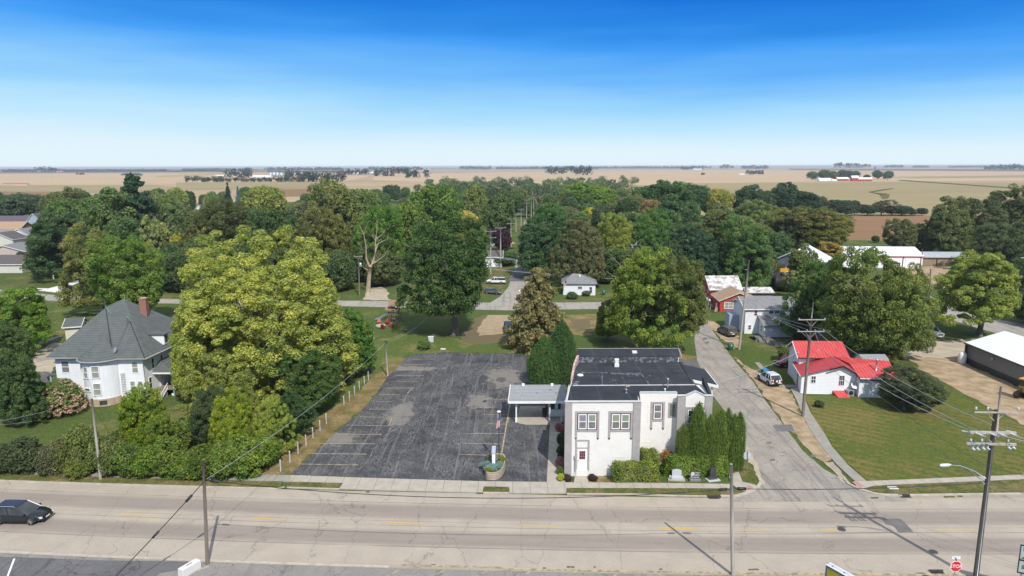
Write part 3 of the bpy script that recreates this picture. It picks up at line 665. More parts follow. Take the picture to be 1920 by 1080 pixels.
# main road follows the town's gently bent street
def rc(x):
    x = max(-75, min(75, x)); return 57.08-.0435*x+.0005*x*x
def rpt(x, v, z=0): return Vector((x, rc(x)+v, z))
def road_strip(name, m, v0, v1, z, x0=-150, x1=150, n=100):
    me = bpy.data.meshes.new(name); vs, fs, uv = [], [], []
    for i in range(n+1):
        x = x0+(x1-x0)*i/n
        for v in (v0(x) if callable(v0) else v0, v1(x) if callable(v1) else v1): vs.append((x, rc(x)+v, z)); uv.append((x, v))
    for i in range(n): fs.append((2*i, 2*i+2, 2*i+3, 2*i+1))
    me.from_pydata(vs, [], fs); l = me.uv_layers.new(name='UVMap')
    for p in me.polygons:
        for li in p.loop_indices: l.data[li].uv = uv[me.loops[li].vertex_index]
    me.materials.append(m); o = bpy.data.objects.new(name, me); COL.objects.link(o); return tag(o, kind='structure')
def ktop(x):                                 # upper kerb line relative to the centre line
    xs = [(-80, 5.0), (-53, 5.25), (-24, 5.75), (-3, 6.0), (12, 5.75), (21, 5.7), (22.5, 6.5), (90, 6.4)]
    for (a, va), (b, vb) in zip(xs, xs[1:]):
        if x <= b: return va+(vb-va)*max(0, (x-a))/(b-a)
    return 6.4
road_strip('main_road', M['road'], -7.2, ktop, .02)
road_strip('forecourt', M['forecourt'], -34, -6.85, .012)
sheet('dark_forecourt', [(-120, 1041), (90, 1047), (180, 1051), (375, 1054), (352, 1066), (300, 1075), (255, 1110), (-120, 1110)], .03, M['forecourt_dark'])
sheet('side_street', [(1375, 941), (1380, 932), (1396, 928), (1410, 922.5), (1421, 915), (1427, 905), (1420, 885), (1400, 845), (1385, 805), (1335, 740), (1307, 675), (1302, 640), (1304, 600), (1296, 574), (1318, 574), (1326, 605), (1350, 640), (1380, 680), (1412, 716), (1440, 758), (1475, 805), (1505, 845), (1545, 880), (1584, 900), (1592, 909), (1612, 919), (1640, 927.5), (1662, 930), (1700, 930), (1700, 941)], .026, M['side'])
sheet('back_street', [(-300, 520), (0, 543), (100, 553), (250, 560), (680, 564), (950, 568), (1340, 565), (1340, 576), (950, 582), (680, 575), (250, 568), (95, 564), (0, 556), (-300, 530)], .012, M['back'])
sheet('north_street', [(902, 578), (938, 556), (952, 540), (962, 515), (966, 500), (975, 450), (984, 412), (996, 412), (1000, 450), (1003, 500), (1003, 520), (1000, 545), (985, 578)], .018, M['back'])
sheet('fresh_tarmac', [(952, 528), (966, 502), (1003, 502), (1003, 527)], .024, M['forecourt_dark'])
sheet('east_street', [(1700, 540), (1722, 553), (1745, 556), (1800, 583), (1860, 598), (2000, 618), (2100, 640), (2100, 690), (1920, 640), (1850, 620), (1790, 602), (1742, 585), (1700, 560)], .012, M['back'])

# parking lot
sheet('parking_lot', [(543, 890), (700, 896), (900, 902), (1025, 904), (1030, 796), (1034, 760), (1058, 735), (1062, 672), (1000, 667), (960, 664), (880, 662), (830, 661), (800, 663), (768, 666), (757, 676), (745, 690), (728, 705), (716, 722), (706, 738), (690, 756), (672, 776), (640, 801), (614, 826), (590, 848), (564, 872)], .03, M['lot'])
def ground_line(name, a, b, w, m, z=.036):
    P, Q = (G(*a) if len(a) == 2 else Vector(a)), (G(*b) if len(b) == 2 else Vector(b)); d = (Q-P).normalized(); n = Vector((-d.y, d.x, 0))*w/2
    return struct(name, MB().face([(p.x, p.y, z) for p in (P+n, P-n, Q-n, Q+n)][::-1] if False else [(p.x, p.y, z) for p in (P-n, Q-n, Q+n, P+n)]), M[m])
for a, b in [((766, 674), (815, 674)), ((757, 684), (808, 683)), ((751, 694), (801, 694)), ((741, 704.5), (795, 704.5)), ((731, 716), (786, 716)), ((722, 728), (784, 728)), ((710, 740), (750, 740)), ((704, 754), (736, 753.5)),
             ((692, 767.5), (727, 767.5)), ((675, 782), (738, 783)), ((650, 797.5), (729, 799)), ((632, 814), (716, 815.3)), ((598, 832), (702, 832.5)), ((577, 850.5), (687, 852)), ((560, 870.5), (671, 872.3)),
             ((927, 749), (956, 749)), ((892, 764), (927, 765)), ((907, 777.5), (955, 778)), ((915, 795), (950, 796)), ((875, 813), (947, 813.5)), ((867, 832), (942, 833)), ((860, 852), (912, 854))]:
    ground_line('stall_line', a, b, .13, 'fadedy')
ground_line('stall_line', (957, 752), (940.5, 851), .16, 'fadedy')
ground_line('stall_line', (774, 727), (764, 738), .13, 'fadedy')
ground_line('stall_line', (735, 784), (729, 799), .13, 'fadedy')
sheet('arrow_marking', [(951, 783), (955, 781), (953, 791), (949, 792)], .037, M['fadedy'])
M['seam'] = mat('worn_pale_seam', (.20, .19, .175), (.09, .09, .09), 1.6, .9, lo=.44, hi=.56)
for k, (x0, v0, v1) in enumerate([(-18.6, 69, 86), (-16.6, 68.5, 108), (-13.1, 68.2, 111), (-9.4, 68, 112), (-5.2, 67.6, 110), (-8.0, 88, 104), (-3.4, 80, 111)]):
    mb = MB(); y = v0; w_ = .045
    while y < v1:
        y2 = min(v1, y+rnd.uniform(1.2, 2.4)); a, b_ = [Vector((x0+.13*(q-67.5)+.18*math.sin(q*.9+k)+.1*math.sin(q*2.3), q, .0325+.0003*k)) for q in (y, y2)]; mb.face([a-Vector((w_, 0, 0)), a+Vector((w_, 0, 0)), b_+Vector((w_, 0, 0)), b_-Vector((w_, 0, 0))]); y = y2
    struct('asphalt_seam', mb, M['seam'])
for i, pts in enumerate([[(905, 752), (911, 750.5), (914, 752), (911, 754.5), (906, 755)], [(932, 708), (948, 708), (950, 714), (940, 718), (930, 715)], [(915, 716), (930, 720), (924, 728), (913, 727)], [(855, 774), (868, 771), (887, 779), (876, 783), (860, 780)], [(893, 788), (915, 784), (918, 794), (898, 797)], [(845, 750), (853, 748), (853, 753), (847, 755)], [(836, 758), (852, 757), (854, 764), (840, 766)]]):
    rough_sheet('oil_stain' if i in (0, 3) else 'tar_patch', pts, .033+.0006*i, M['oil'] if i == 0 else M['sealpatch'], .12, .5, i)
sheet('carport_floor', [(966, 788), (972, 794), (985, 797), (1030, 797), (1036, 762), (975, 762)], .05, M['walk'])
# pavements, verges, kerbs
def slabsheet(name, pts, z, m):
    P = [(G(p[0], p[1]) if len(p) == 2 else Vector(p)) for p in pts]
    a = sum(P[i].x*P[(i+1) % len(P)].y-P[(i+1) % len(P)].x*P[i].y for i in range(len(P)))
    if a < 0: P.reverse()
    return struct(name, MB().prism(P, .0, z), m)
M['walkj'] = mat('jointed_pavement', (.42, .375, .31), (.35, .315, .265), 1.2, .9, lines=[(0, 1.75, .05)], linecol=(.20, .18, .14), bump=.1)
M['walkjo'] = mat('jointed_old_pavement', (.32, .295, .25), (.25, .235, .20), .9, .95, lines=[(0, 1.9, .06)], linecol=(.14, .13, .08), bump=.1)
slabsheet('pavement', [(-150, 873), (0, 879.5), (120, 883), (250, 886.5), (500, 892), (545, 892.5), (545, 904.5), (480, 903.5), (300, 899), (190, 896), (0, 889), (-150, 884)], .125, M['walkjo'])
slabsheet('pavement', [(545, 892.5), (700, 898), (900, 904), (1025, 905.5), (1062, 906.5), (1062, 917), (953, 914.5), (700, 909.5), (643, 907.5), (545, 904.5)], .12, M['walkj'])
slabsheet('driveway_apron', [(643, 907.5), (700, 909.5), (907, 913.5), (905, 924.5), (700, 920), (636, 917.5)], .10, M['walkj'])
slabsheet('driveway_apron', [(955, 914.7), (1062, 917.2), (1062, 926.5), (955, 925.5)], .10, M['walkj'])
slabsheet('pavement', [(1025, 905.4), (1060, 906.4), (1060, 893), (1053, 870), (1052, 795), (1062, 786), (1062, 775), (1036, 775), (1031, 797)], .09, M['walk'])
slabsheet('pavement', [(1062, 906.5), (1200, 907), (1372, 909.3), (1372, 917.5), (1300, 917), (1062, 916.7)], .125, M['walkj'])
slabsheet('path', [(1078, 893.2), (1103, 893.5), (1103, 906.6), (1076, 906.4)], .13, M['walk'])
slabsheet('pavement', [(1372, 909.3), (1367, 897), (1369, 885), (1374, 872), (1380, 873), (1392, 905), (1416, 911), (1419, 914), (1405, 924), (1392, 922), (1382, 917.5)], .125, M['walk'])
sheet('tactile_paving', [(1396, 917), (1404, 912.5), (1412, 915.6), (1404, 921.3)], .131, M['tactile'])
slabsheet('pavement', [(1600, 905), (1622, 904), (1640, 911.5), (1634, 913), (1618, 917.5), (1606, 914)], .125, M['walk'])
sheet('tactile_paving', [(1597, 906.5), (1608, 905), (1620, 914), (1612, 915.5)], .131, M['tactile'])
slabsheet('pavement', [(1482, 729), (1497, 727), (1506, 742), (1520, 775), (1545, 812), (1560, 838), (1590, 873), (1626, 904), (1605, 905), (1570, 873), (1540, 838), (1519, 806), (1505, 780), (1494, 752)], .07, M['walk_old'])
slabsheet('pavement', [(1622, 904), (1700, 901), (1780, 897.5), (1920, 892), (2100, 886), (2100, 893), (1920, 900), (1780, 906), (1660, 911), (1640, 911.5)], .125, M['walkj'])
slabsheet('path', [(1415, 680), (1424, 680), (1437, 695), (1440, 702), (1431, 700)], .06, M['walk_old'])
slabsheet('path', [(1466, 722), (1500, 722), (1502, 727), (1466, 727)], .06, M['walk_old'])
def verge(name, pts, m='verge', z=.115):
    slabsheet(name, pts, z, M[m])
verge('grass_verge', [(-150, 884), (0, 889), (190, 896), (300, 899), (480, 903.5), (530, 904.6), (526, 912.5), (480, 913.5), (250, 909.5), (0, 902), (-150, 897)])
verge('grass_verge', [(545, 905.3), (643, 907.5), (637, 916.5), (537, 914)], 'strip')
verge('grass_verge', [(907, 914), (953, 914.8), (953, 923), (907, 923)], 'strip')
verge('grass_verge', [(1063, 916.8), (1300, 917.4), (1372, 917.9), (1382, 918), (1396, 924), (1380, 929.6), (1300, 929), (1180, 926.5), (1063, 926)], 'strip')
verge('grass_verge', [(1636, 913.5), (1660, 911.5), (1780, 906.5), (1920, 900.5), (2100, 893.5), (2100, 921), (1920, 924), (1700, 927.5), (1650, 926), (1618, 918.5)], 'strip')
verge('grass_corner', [(1380, 872), (1398, 868), (1415, 884), (1424, 900), (1419, 912), (1393, 905)], 'strip', .10)
rough_sheet('gravel_edge', [(1378, 800), (1400, 836), (1424, 880), (1434, 908), (1428, 908), (1412, 878), (1394, 846)], .034, M['gravel'], .25, .7, 33)
rough_sheet('gravel_edge', [(1545, 868), (1582, 906), (1592, 908), (1562, 866)], .0345, M['gravel'], .2, .7, 34)
def kerb(name, pts, w=.17, h=.15, m='kerb'):
    P = [(G(p[0], p[1]) if len(p) == 2 else Vector(p)) for p in pts]; mb = MB()
    L_, R_ = [], []
    for i, p in enumerate(P):
        d = (P[min(i+1, len(P)-1)]-P[max(i-1, 0)]).normalized(); n = Vector((-d.y, d.x, 0))*w/2; L_.append(p+n); R_.append(p-n)
    for i in range(len(P)-1):
        a, b, c, d = R_[i], R_[i+1], L_[i+1], L_[i]
        mb.hexa([(q.x, q.y, 0) for q in (a, b, c, d)]+[(q.x, q.y, h) for q in (a, b, c, d)])
    return struct(name, mb, M[m])
kerb('kerb', [tuple(rpt(x, ktop(x)+.06)) for x in range(-150, -22, 6)]+[(534, 915)], h=.13)
kerb('kerb', [(538, 915.3), (637, 918.3)], h=.13); kerb('kerb', [(906, 925), (954, 925.3)], h=.13)
kerb('kerb', [(1063, 927.3), (1180, 928), (1260, 930.6), (1325, 931.6)], h=.13)
kerb('kerb', [(1330, 931.7), (1350, 931.8)], h=.03, m='iron')
kerb('kerb', [(1351, 931.8), (1380, 931.4), (1396, 927.2), (1410, 922), (1421, 914.5), (1427, 905), (1423, 896), (1418, 890)], w=.32)
kerb('kerb', [(1584, 900), (1592, 909), (1612, 918.8), (1640, 927), (1660, 929.5), (1690, 930)], w=.32)
kerb('kerb', [(1705, 929.8), (1920, 927), (2100, 924)], w=.25)
# drains, manholes, patches
def drain(px, py, w, label, d=.5, z=.15):
    p = G(px, py); o = MB().obox((p.x, p.y, 0), w, d, z-.05).add(MB()).build('drain_frame', M['iron'], origin=p)
    return o
for (px, py, lab) in [(1338, 933.5, 'iron kerb drain at the road edge in front of the evergreen column row'), (1697, 931.5, 'iron kerb drain at the road edge beyond the side street corner'), (1758, 1075, 'iron kerb drain in the near road edge beside the stop sign')]:
    p = G(px, py); t = thing('storm_drain', p, lab, 'drain', 'storm drains')
    mb = MB(); mb.obox((p.x, p.y+.22, .0), 1.1, .12, .17); mb.obox((p.x, p.y-.22, .0), 1.1, .08, .05)
    for k in range(7): mb.obox((p.x-.45+.15*k, p.y, .0), .05, .36, .05)
    mb.build('grate', M['iron'], t); MB().obox((p.x, p.y, 0), 1.06, .36, .028).build('opening', M['black'], t)
for (px, py, lab) in [(1578, 993, 'round iron manhole cover at the end of a yellow dash'), (1750, 1035, 'round iron manhole cover between the stop sign and the dark road patch')]:
    p = G(px, py); t = thing('manhole_cover', p, lab, 'manhole cover', 'manhole covers')
    MB().lathe((p.x, p.y, .021), [(.37, 0), (.37, .016)], 24).build('ring', M['patch'], t)
    mb = MB().lathe((p.x, p.y, .037), [(.31, 0), (.31, .008)], 20)
    mb.build('lid', M['iron'], t)
rough_sheet('road_patch', [(1654, 973), (1688, 973), (1698, 982), (1714, 999.5), (1686, 999.5), (1676, 988), (1660, 983)], .027, M['patch'], .08, .6, 3)
sheet('road_patch', [(1449, 797), (1484, 796), (1490, 809), (1455, 809.5)], .032, M['patch'])
rough_sheet('road_patch', [(1318, 634), (1324, 633), (1325, 637), (1319, 638)], .032, M['patch'], .2, .6, 5)
rough_sheet('road_patch', [(1322, 641), (1329, 640), (1330, 644), (1323, 645)], .032, M['patch'], .2, .6, 6)
for i, (x, y) in enumerate([(1448, 863), (1441, 831), (1525, 856)]):
    rough_sheet('road_patch', [(x-5, y-2), (x+4, y-2.5), (x+6, y+1), (x-3, y+2.5)], .032+.001*i, M['patch'], .12, .4, 20+i)
# centre line dashes and lower bay lines
for a, b in [((230, 965.7), (300, 967.7)), ((474, 972.3), (542, 975)), ((725, 980.4), (793, 981.8)), ((978, 985.4), (1046, 986.6)), ((1236, 990.7), (1304, 991.6)), ((1390, 993.2), (1443, 993.7)), ((1538, 994.3), (1571, 994.5)), ((1752, 993.7), (1827, 993.3)), ((0, 957), (52, 959)), ((2000, 990), (2070, 989))]:
    ground_line('centre_dash', a, b, .16, 'yellow', .026)
kerb('yellow_kerb', [tuple(rpt(x, -6.75-(.15 if x > 0 else 0))) for x in np.linspace(-9, 36, 24)], .18, .07, 'fadedy')
kerb('kerb', [tuple(rpt(x, -7.0)) for x in np.linspace(-140, -10, 40)], .3, .06)
for x0 in (740, 826, 908, 990, 1075, 1160, 1242, 1322, 1405, 1490):
    ground_line('bay_line', (x0+8, 1069+(x0-740)*.0035), (x0-22, 1086+(x0-740)*.0035), .12, 'fadedy', .03)
ground_line('bay_line', (27, 1048), (14, 1082), .14, 'white', .036)
# weeds in the gutters and tarred repairs, as the thin strips one sees
for i, (px, py, w_) in enumerate([(812, 1060, 8), (1021, 1066, 6), (1115, 1064, 4), (1239, 1068, 6), (1413, 1069, 20), (1000, 858, 0), (1070, 1064, 14), (1640, 934, 14), (1780, 932, 20), (1800, 931, 10), (1060, 926.8, 9), (690, 923, 6), (900, 925, 14)]):
    if w_: rough_sheet('gutter_weeds', [(px-w_/2, py-1.6), (px+w_/2, py-1.4), (px+w_/2, py+1.2), (px-w_/2, py+1.4)], .034+.0011*i, M['weed'], .08, .25, 40+i)

# lawns, dirt and gravel
rough_sheet('mown_lawn', [(1500, 735), (1560, 742), (1640, 742), (1700, 680), (1740, 705), (1800, 740), (1860, 772), (1930, 805), (2100, 850), (2100, 885), (1920, 891), (1780, 896.5), (1700, 900), (1630, 902), (1600, 878), (1562, 836), (1530, 790), (1508, 745)], .004, M['lawn'], .3, 1.5, 2)
rough_sheet('dry_edge', [(600, 890), (560, 889), (470, 890), (500, 870), (520, 845), (560, 810), (600, 780), (640, 755), (680, 725), (710, 700), (745, 676), (768, 667), (745, 692), (716, 722), (690, 756), (640, 801), (590, 848), (545, 889)], .006, M['dryedge'], .5, 1.2, 3)
rough_sheet('pale_lawn', [(700, 640), (760, 625), (900, 640), (1000, 648), (1000, 663), (880, 661), (830, 660), (770, 665), (730, 690), (690, 715), (660, 735), (650, 720)], .003, M['pale'], .8, 1.6, 8)
rough_sheet('pale_lawn', [(100, 566), (220, 571), (210, 605), (160, 625), (110, 628), (95, 600)], .003, M['pale'], .8, 1.6, 9)
rough_sheet('mulch', [(914, 590), (894, 596), (880, 612), (866, 628), (862, 634), (868, 642), (901, 646), (952, 643), (1000, 641), (1030, 630), (980, 600)], .010, M['mulch'], .5, 1.2, 4)
rough_sheet('gravel_pad', [(914, 591), (951, 591), (980, 600), (972, 625), (945, 626), (898, 630), (896, 617)], .016, M['sand'], .3, 1, 5)
rough_sheet('worn_grass', [(1058, 592), (1100, 588), (1132, 592), (1126, 618), (1090, 632), (1064, 622)], .010, M['dryedge'], .9, 1.0, 6)
rough_sheet('mulch', [(1070, 600), (1108, 596), (1112, 612), (1084, 622), (1070, 614)], .013, M['mulch'], .8, .9, 7)
rough_sheet('dry_grass', [(1255, 660), (1306, 668), (1310, 678), (1262, 673)], .008, M['dryedge'], .5, 1.2, 6)
sheet('tarmac_pad', [(1255, 676), (1312, 674), (1330, 735), (1290, 735)], .014, M['forecourt_dark'])
rough_sheet('dirt_driveway', [(1322, 600), (1338, 603), (1352, 612), (1385, 630), (1388, 652), (1374, 654), (1350, 632), (1330, 612)], .03, M['dirt'], .4, 1, 11)
rough_sheet('dirt_shoulder', [(1374, 668), (1392, 680), (1424, 700), (1445, 705), (1475, 728), (1488, 745), (1500, 775), (1520, 800), (1555, 845), (1562, 862), (1545, 868), (1520, 848), (1495, 822), (1472, 795), (1445, 760), (1415, 716)], .031, M['dirt'], .35, 1, 12)
rough_sheet('gravel_yard', [(1660, 640), (1700, 632), (1760, 640), (1830, 634), (1812, 668), (1770, 678), (1700, 672), (1670, 655)], .012, M['gravel'], .5, 1.5, 13)
rough_sheet('dirt_track', [(1700, 669), (1770, 672), (1812, 668), (1816, 684), (1870, 708), (1930, 735), (2100, 800), (2100, 850), (1930, 802), (1850, 762), (1790, 728), (1730, 695)], .016, M['dirt'], .4, 1.2, 14)
rough_sheet('dirt_yard', [(1660, 505), (1725, 500), (1800, 498), (1830, 520), (1790, 540), (1730, 542), (1700, 530)], .010, M['dirt'], 1, 2.5, 15)
rough_sheet('dirt_yard', [(1430, 522), (1505, 520), (1510, 535), (1480, 540), (1435, 537)], .010, M['dirt'], 1, 2, 16)
slabsheet('concrete_drive', [(72, 545), (91, 541), (151, 525), (158, 526), (121, 541), (111, 549)], .04, M['newcon'])
slabsheet('path', [(68, 540.3), (90, 541.2), (84, 543), (68, 541.6)], .05, M['newcon']); slabsheet('path', [(122, 541.2), (150, 542.3), (148, 544), (119, 543)], .05, M['newcon'])
rough_sheet('gravel_drive', [(62, 662), (104, 642), (118, 644), (100, 690), (84, 720), (60, 722)], .010, M['gravel'], .4, 1.2, 17)
slabsheet('path', [(72, 641), (114, 629), (118, 631), (74, 646)], .05, M['walk_old']); slabsheet('path', [(68, 672), (112, 664), (112, 668), (70, 680)], .05, M['walk_old'])
rough_sheet('gravel_drive', [(680, 562), (690, 541), (715, 538), (729, 548), (726, 560), (735, 564)], .010, M['gravel'], .5, 1.5, 18)
rough_sheet('lawn_far', [(900, 560), (940, 545), (958, 505), (930, 500), (905, 520)], .003, M['strip'], .5, 2, 19)
rough_sheet('planting_bed', [(1103, 894), (1140, 894), (1230, 894), (1240, 905), (1103, 906)], .008, M['dryedge'], .2, .8, 21)
# ================================================================== the grey and white painted brick building
AX = .15                                            # its side walls lean to the right of straight ahead
A0 = Vector((5.45, 66.95, 0))
def Bp(u, v, z=0): return (A0.x+u+AX*v, A0.y+v, z)
HT = 8.16
def main_building():
    b = thing('brick_building', A0, 'two storey white painted brick building with grey trim and black flat roof', 'building')
    S1 = 7.75; V2 = 2.55; S2 = 11.7; S3 = 15.35; V3 = 1.75
    def q(u, Y): return (A0.x+u, Y, 0)
    # front walls (facing the main road)
    body = MB()
    body.prism([Bp(0, 0), Bp(S1, 0), Bp(S1, 5.9), Bp(0, 5.9)], 0, HT-.25)
    body.prism([Bp(S1, V2), Bp(S2, V2), Bp(S2, 6.1), Bp(S1, 6.1)], 0, HT-.25)
    body.prism([Bp(S2, V3), Bp(S3, V3), Bp(S3-.3, 6.1), Bp(S2, 6.1)], 0, HT-.25)
    body.prism([Bp(0, 5.9), Bp(14.2, 6.1), Bp(13.3, 17.2), Bp(0, 17.2)], 0, 7.3)
    # parapets
    body.prism([Bp(0, 0), Bp(S1, 0), Bp(S1, .22), Bp(0, .22)], HT-.25, HT)
    body.prism([Bp(S1, V2), Bp(S2+.02, V2), Bp(S2+.02, V2+.24), Bp(S1, V2+.24)], HT-.25, HT+.1)
    f = [Bp(S2, V3), Bp(S3, V3)]
    # shaped gable over the right bay
    g0, g1, gm = S2+.85, S3-.8, S2+1.85
    def gab(v): return [Bp(S2, v, HT-.25), Bp(S3, v, HT-.25), Bp(S3, v, HT+.02), Bp(g1, v, HT+.02), Bp(gm+.05, v, HT+.50), Bp(g0, v, HT+.02), Bp(S2, v, HT+.02)]
    fr, bk = gab(V3), gab(V3+.24); body.face(fr); body.face(bk[::-1])
    for i in range(7): j = (i+1) % 7; body.face([fr[j], fr[i], bk[i], bk[j]])
    body.prism([Bp(S1-.26, .22), Bp(S1, .22), Bp(S1, V2+.1), Bp(S1-.26, V2+.1)], HT-.25, HT+.02)
    body.build('wall', M['brickw'], b)
    # grey pilasters
    p = MB()
    W1 = Wall(Bp(0, 0), Bp(S1, 0)); W2 = Wall(Bp(S1, V2), Bp(S2, V2)); W3 = Wall(Bp(S2, V3), Bp(S3, V3))
    for u0, u1 in ((0, .68), (S1-.72, S1)):
        m = MB(); W1.box(m, u0-.03, u1+.03, 0, HT-.06, -.3, .11); m.build('pilaster', M['trimg'], b)
    for u0, u1 in ((0, .82), (W3.len-.76, W3.len)):
        m = MB(); W3.box(m, u0, u1+.02, 0, HT-.06, -.25, .12); m.build('pilaster', M['trimg'], b)
    # coping
    c = MB()
    W1.box(c, -.06, W1.len+.06, HT, HT+.05, -.3, .14); W2.box(c, .02, W2.len-.02, HT+.1, HT+.15, -.3, .07)
    W3.box(c, -.04, .85, HT+.02, HT+.07, -.3, .15); W3.box(c, W3.len-.8, W3.len+.05, HT+.02, HT+.07, -.3, .15)
    for (ua, za), (ub, zb) in (((.85, .02), (1.9, .50)), ((1.9, .50), (W3.len-.8, .02))):
        c.hexa([W3.p(ua, HT+za, .08), W3.p(ub, HT+zb, .08), W3.p(ub, HT+zb, -.28), W3.p(ua, HT+za, -.28), W3.p(ua, HT+za+.05, .08), W3.p(ub, HT+zb+.05, .08), W3.p(ub, HT+zb+.05, -.28), W3.p(ua, HT+za+.05, -.28)])
    c.hexa([Bp(S1-.05, .3, HT+.02), Bp(S1+.03, .3, HT+.02), Bp(S1+.03, V2, HT+.10), Bp(S1-.05, V2, HT+.10), Bp(S1-.05, .3, HT+.06), Bp(S1+.03, .3, HT+.06), Bp(S1+.03, V2, HT+.16), Bp(S1-.05, V2, HT+.16)])
    c.prism([Bp(-.05, .3), Bp(.05, .3), Bp(.05, 5.9), Bp(-.05, 5.9)], HT-.25, HT-.10)
    c.prism([Bp(.4, 5.82), Bp(14.0, 6.03), Bp(14.0, 6.1), Bp(.4, 5.9)], HT-.25, HT-.14)
    c.build('coping', M['coping'], b)
    # roofs
    r = MB()
    r.prism([Bp(.16, .24), Bp(S1-.28, .24), Bp(S1-.28, V2+.3), Bp(S2+.1, V2+.3), Bp(S2+.1, V3+.3), Bp(S3-.3, V3+.3), Bp(14.1, 5.9), Bp(.16, 5.72)], HT-.25, HT-.19)
    # the right parapet, tarred inside, rising to the back
    r.hexa([Bp(S3-.28, V3+.3, HT-.19), Bp(S3, V3+.3, HT-.19), Bp(S3-.25, 6.3, HT-.19), Bp(S3-.55, 6.3, HT-.19), Bp(S3-.28, V3+.3, HT-.02), Bp(S3, V3+.3, HT-.02), Bp(S3-.25, 6.3, HT+.75), Bp(S3-.55, 6.3, HT+.75)])
    r.hexa([Bp(S1-.30, .3, HT-.19), Bp(S1-.27, .3, HT-.19), Bp(S1-.27, V2+.1, HT-.19), Bp(S1-.30, V2+.1, HT-.19), Bp(S1-.30, .3, HT), Bp(S1-.27, .3, HT), Bp(S1-.27, V2+.1, HT+.02), Bp(S1-.30, V2+.1, HT+.02)])
    r.hexa([Bp(S1-.9, .5, HT-.18), Bp(S1-.06, .3, HT-.18), Bp(S1-.06, V2+.2, HT-.18), Bp(S1-.9, V2+.2, HT-.18), Bp(S1-.5, .4, HT-.12), Bp(S1-.06, .3, HT+.04), Bp(S1-.06, V2+.2, HT+.13), Bp(S1-.28, V2+.2, HT+.10)])
    r.build('front_roof', M['membrane2'], b)
    r = MB(); r.prism([Bp(.12, 5.9), Bp(14.2, 6.1), Bp(13.3, 17.2), Bp(.12, 17.2)], 7.3, 7.36)
    r.prism([Bp(13.3, 17.0), Bp(13.65, 17.0), Bp(14.4, 6.2), Bp(14.1, 6.2)], 7.36, 7.44)
    mr = r.build('main_roof', M['membrane'], b)
    s = MB()
    s.prism([Bp(.3, 12.4), Bp(4.2, 12.35), Bp(4.3, 12.7), Bp(.3, 12.75)], 7.36, 7.42); s.prism([Bp(4.6, 11.7), Bp(8.2, 11.65), Bp(8.2, 12.3), Bp(4.6, 12.35)], 7.36, 7.44)
    s.prism([Bp(.2, 6.4), Bp(.9, 6.4), Bp(.9, 9.2), Bp(.2, 9.2)], 7.36, 7.40)
    s.prism([Bp(3.6, 6.3), Bp(3.75, 6.3), Bp(3.65, 12.4), Bp(3.5, 12.4)], 7.36, 7.41); s.prism([Bp(9.3, 6.3), Bp(9.45, 6.3), Bp(8.3, 12.0), Bp(8.15, 12.0)], 7.36, 7.41)
    s.build('tarred_seam', M['silver'], b)
    # left parapet with worn coping bricks
    s = MB()
    s.hexa([Bp(-.05, 9.5, 7.3), Bp(.2, 9.5, 7.3), Bp(.2, 14.5, 7.3), Bp(-.05, 14.5, 7.3), Bp(-.05, 9.5, 7.75), Bp(.2, 9.5, 7.75), Bp(.2, 14.5, 7.95), Bp(-.05, 14.5, 7.95)])
    s.hexa([Bp(-.05, 14.5, 7.3), Bp(.2, 14.5, 7.3), Bp(.5, 17.2, 7.3), Bp(.2, 17.2, 7.3), Bp(-.05, 14.5, 7.95), Bp(.2, 14.5, 7.95), Bp(.5, 17.2, 8.25), Bp(.2, 17.2, 8.25)])
    s.build('brick_parapet', M['pinkbrick'], b)
    k = MB().prism([Bp(.3, 17.2), Bp(13.2, 17.0), Bp(13.3, 20.6), Bp(.2, 20.6)], 0, 8.1); k.build('rear_wall', M['brickw'], b)
    k = MB().prism([Bp(.2, 17.1), Bp(13.3, 16.9), Bp(13.45, 20.7), Bp(.1, 20.7)], 8.1, 8.16); k.build('rear_roof', M['membrane'], b)
    k = MB().hexa([Bp(.5, 17.0, 7.36), Bp(13.1, 16.8, 7.36), Bp(13.1, 16.98, 7.36), Bp(.5, 17.18, 7.36), Bp(.5, 17.05, 8.05), Bp(13.1, 16.86, 8.05), Bp(13.1, 16.96, 8.05), Bp(.5, 17.15, 8.05)]); k.build('flashing', M['silver'], b)
    k = MB(); k.prism([Bp(.1, 20.7), Bp(13.45, 20.7), Bp(13.45, 20.82), Bp(.1, 20.82)], 8.02, 8.2); k.prism([Bp(13.45, 16.9), Bp(13.57, 16.9), Bp(13.57, 20.82), Bp(13.45, 20.82)], 8.02, 8.2); k.build('roof_edge', M['trimg'], b)
    # small roof fittings
    def vent(u, v, z, r_, h, m='white', n='roof_vent'):
        x = Bp(u, v, z); MB().lathe(x, [(r_*1.5, 0), (r_, .06), (r_, h*.7), (r_*1.25, h*.72), (r_*1.25, h)], 12).build(n, M[m], b)
    vent(10.9, 5.2, HT-.2, .07, 1.05, 'steel', 'vent_pipe'); vent(10.5, 3.7, HT-.2, .09, .35)
    vent(6.3, 3.3, HT-.2, .1, .45, 'steel')
    MB().tube([Bp(6.3, 3.3, HT+.2), Bp(6.3, 3.3, HT+.5), Bp(6.5, 3.3, HT+.62), Bp(6.65, 3.3, HT+.5)], .05, 6).build('vent_pipe', M['pinkbrick'], b)
    x = Bp(5.3, 15.2, 7.36); MB().obox(x, .55, .5, .35).obox((x[0], x[1], x[2]+.35), .42, .4, .5).obox((x[0], x[1], x[2]+.85), .52, .46, .12).build('roof_vent', M['white'], b)
    x = Bp(7.6, 18.6, 8.16); MB().obox(x, .6, .45, .25).build('roof_vent', M['white'], b)
    x = Bp(.95, 11.5, 7.36); MB().lathe(x, [(.4, 0), (.36, .12), (.1, .2)], 14).build('roof_hatch', M['white'], b)
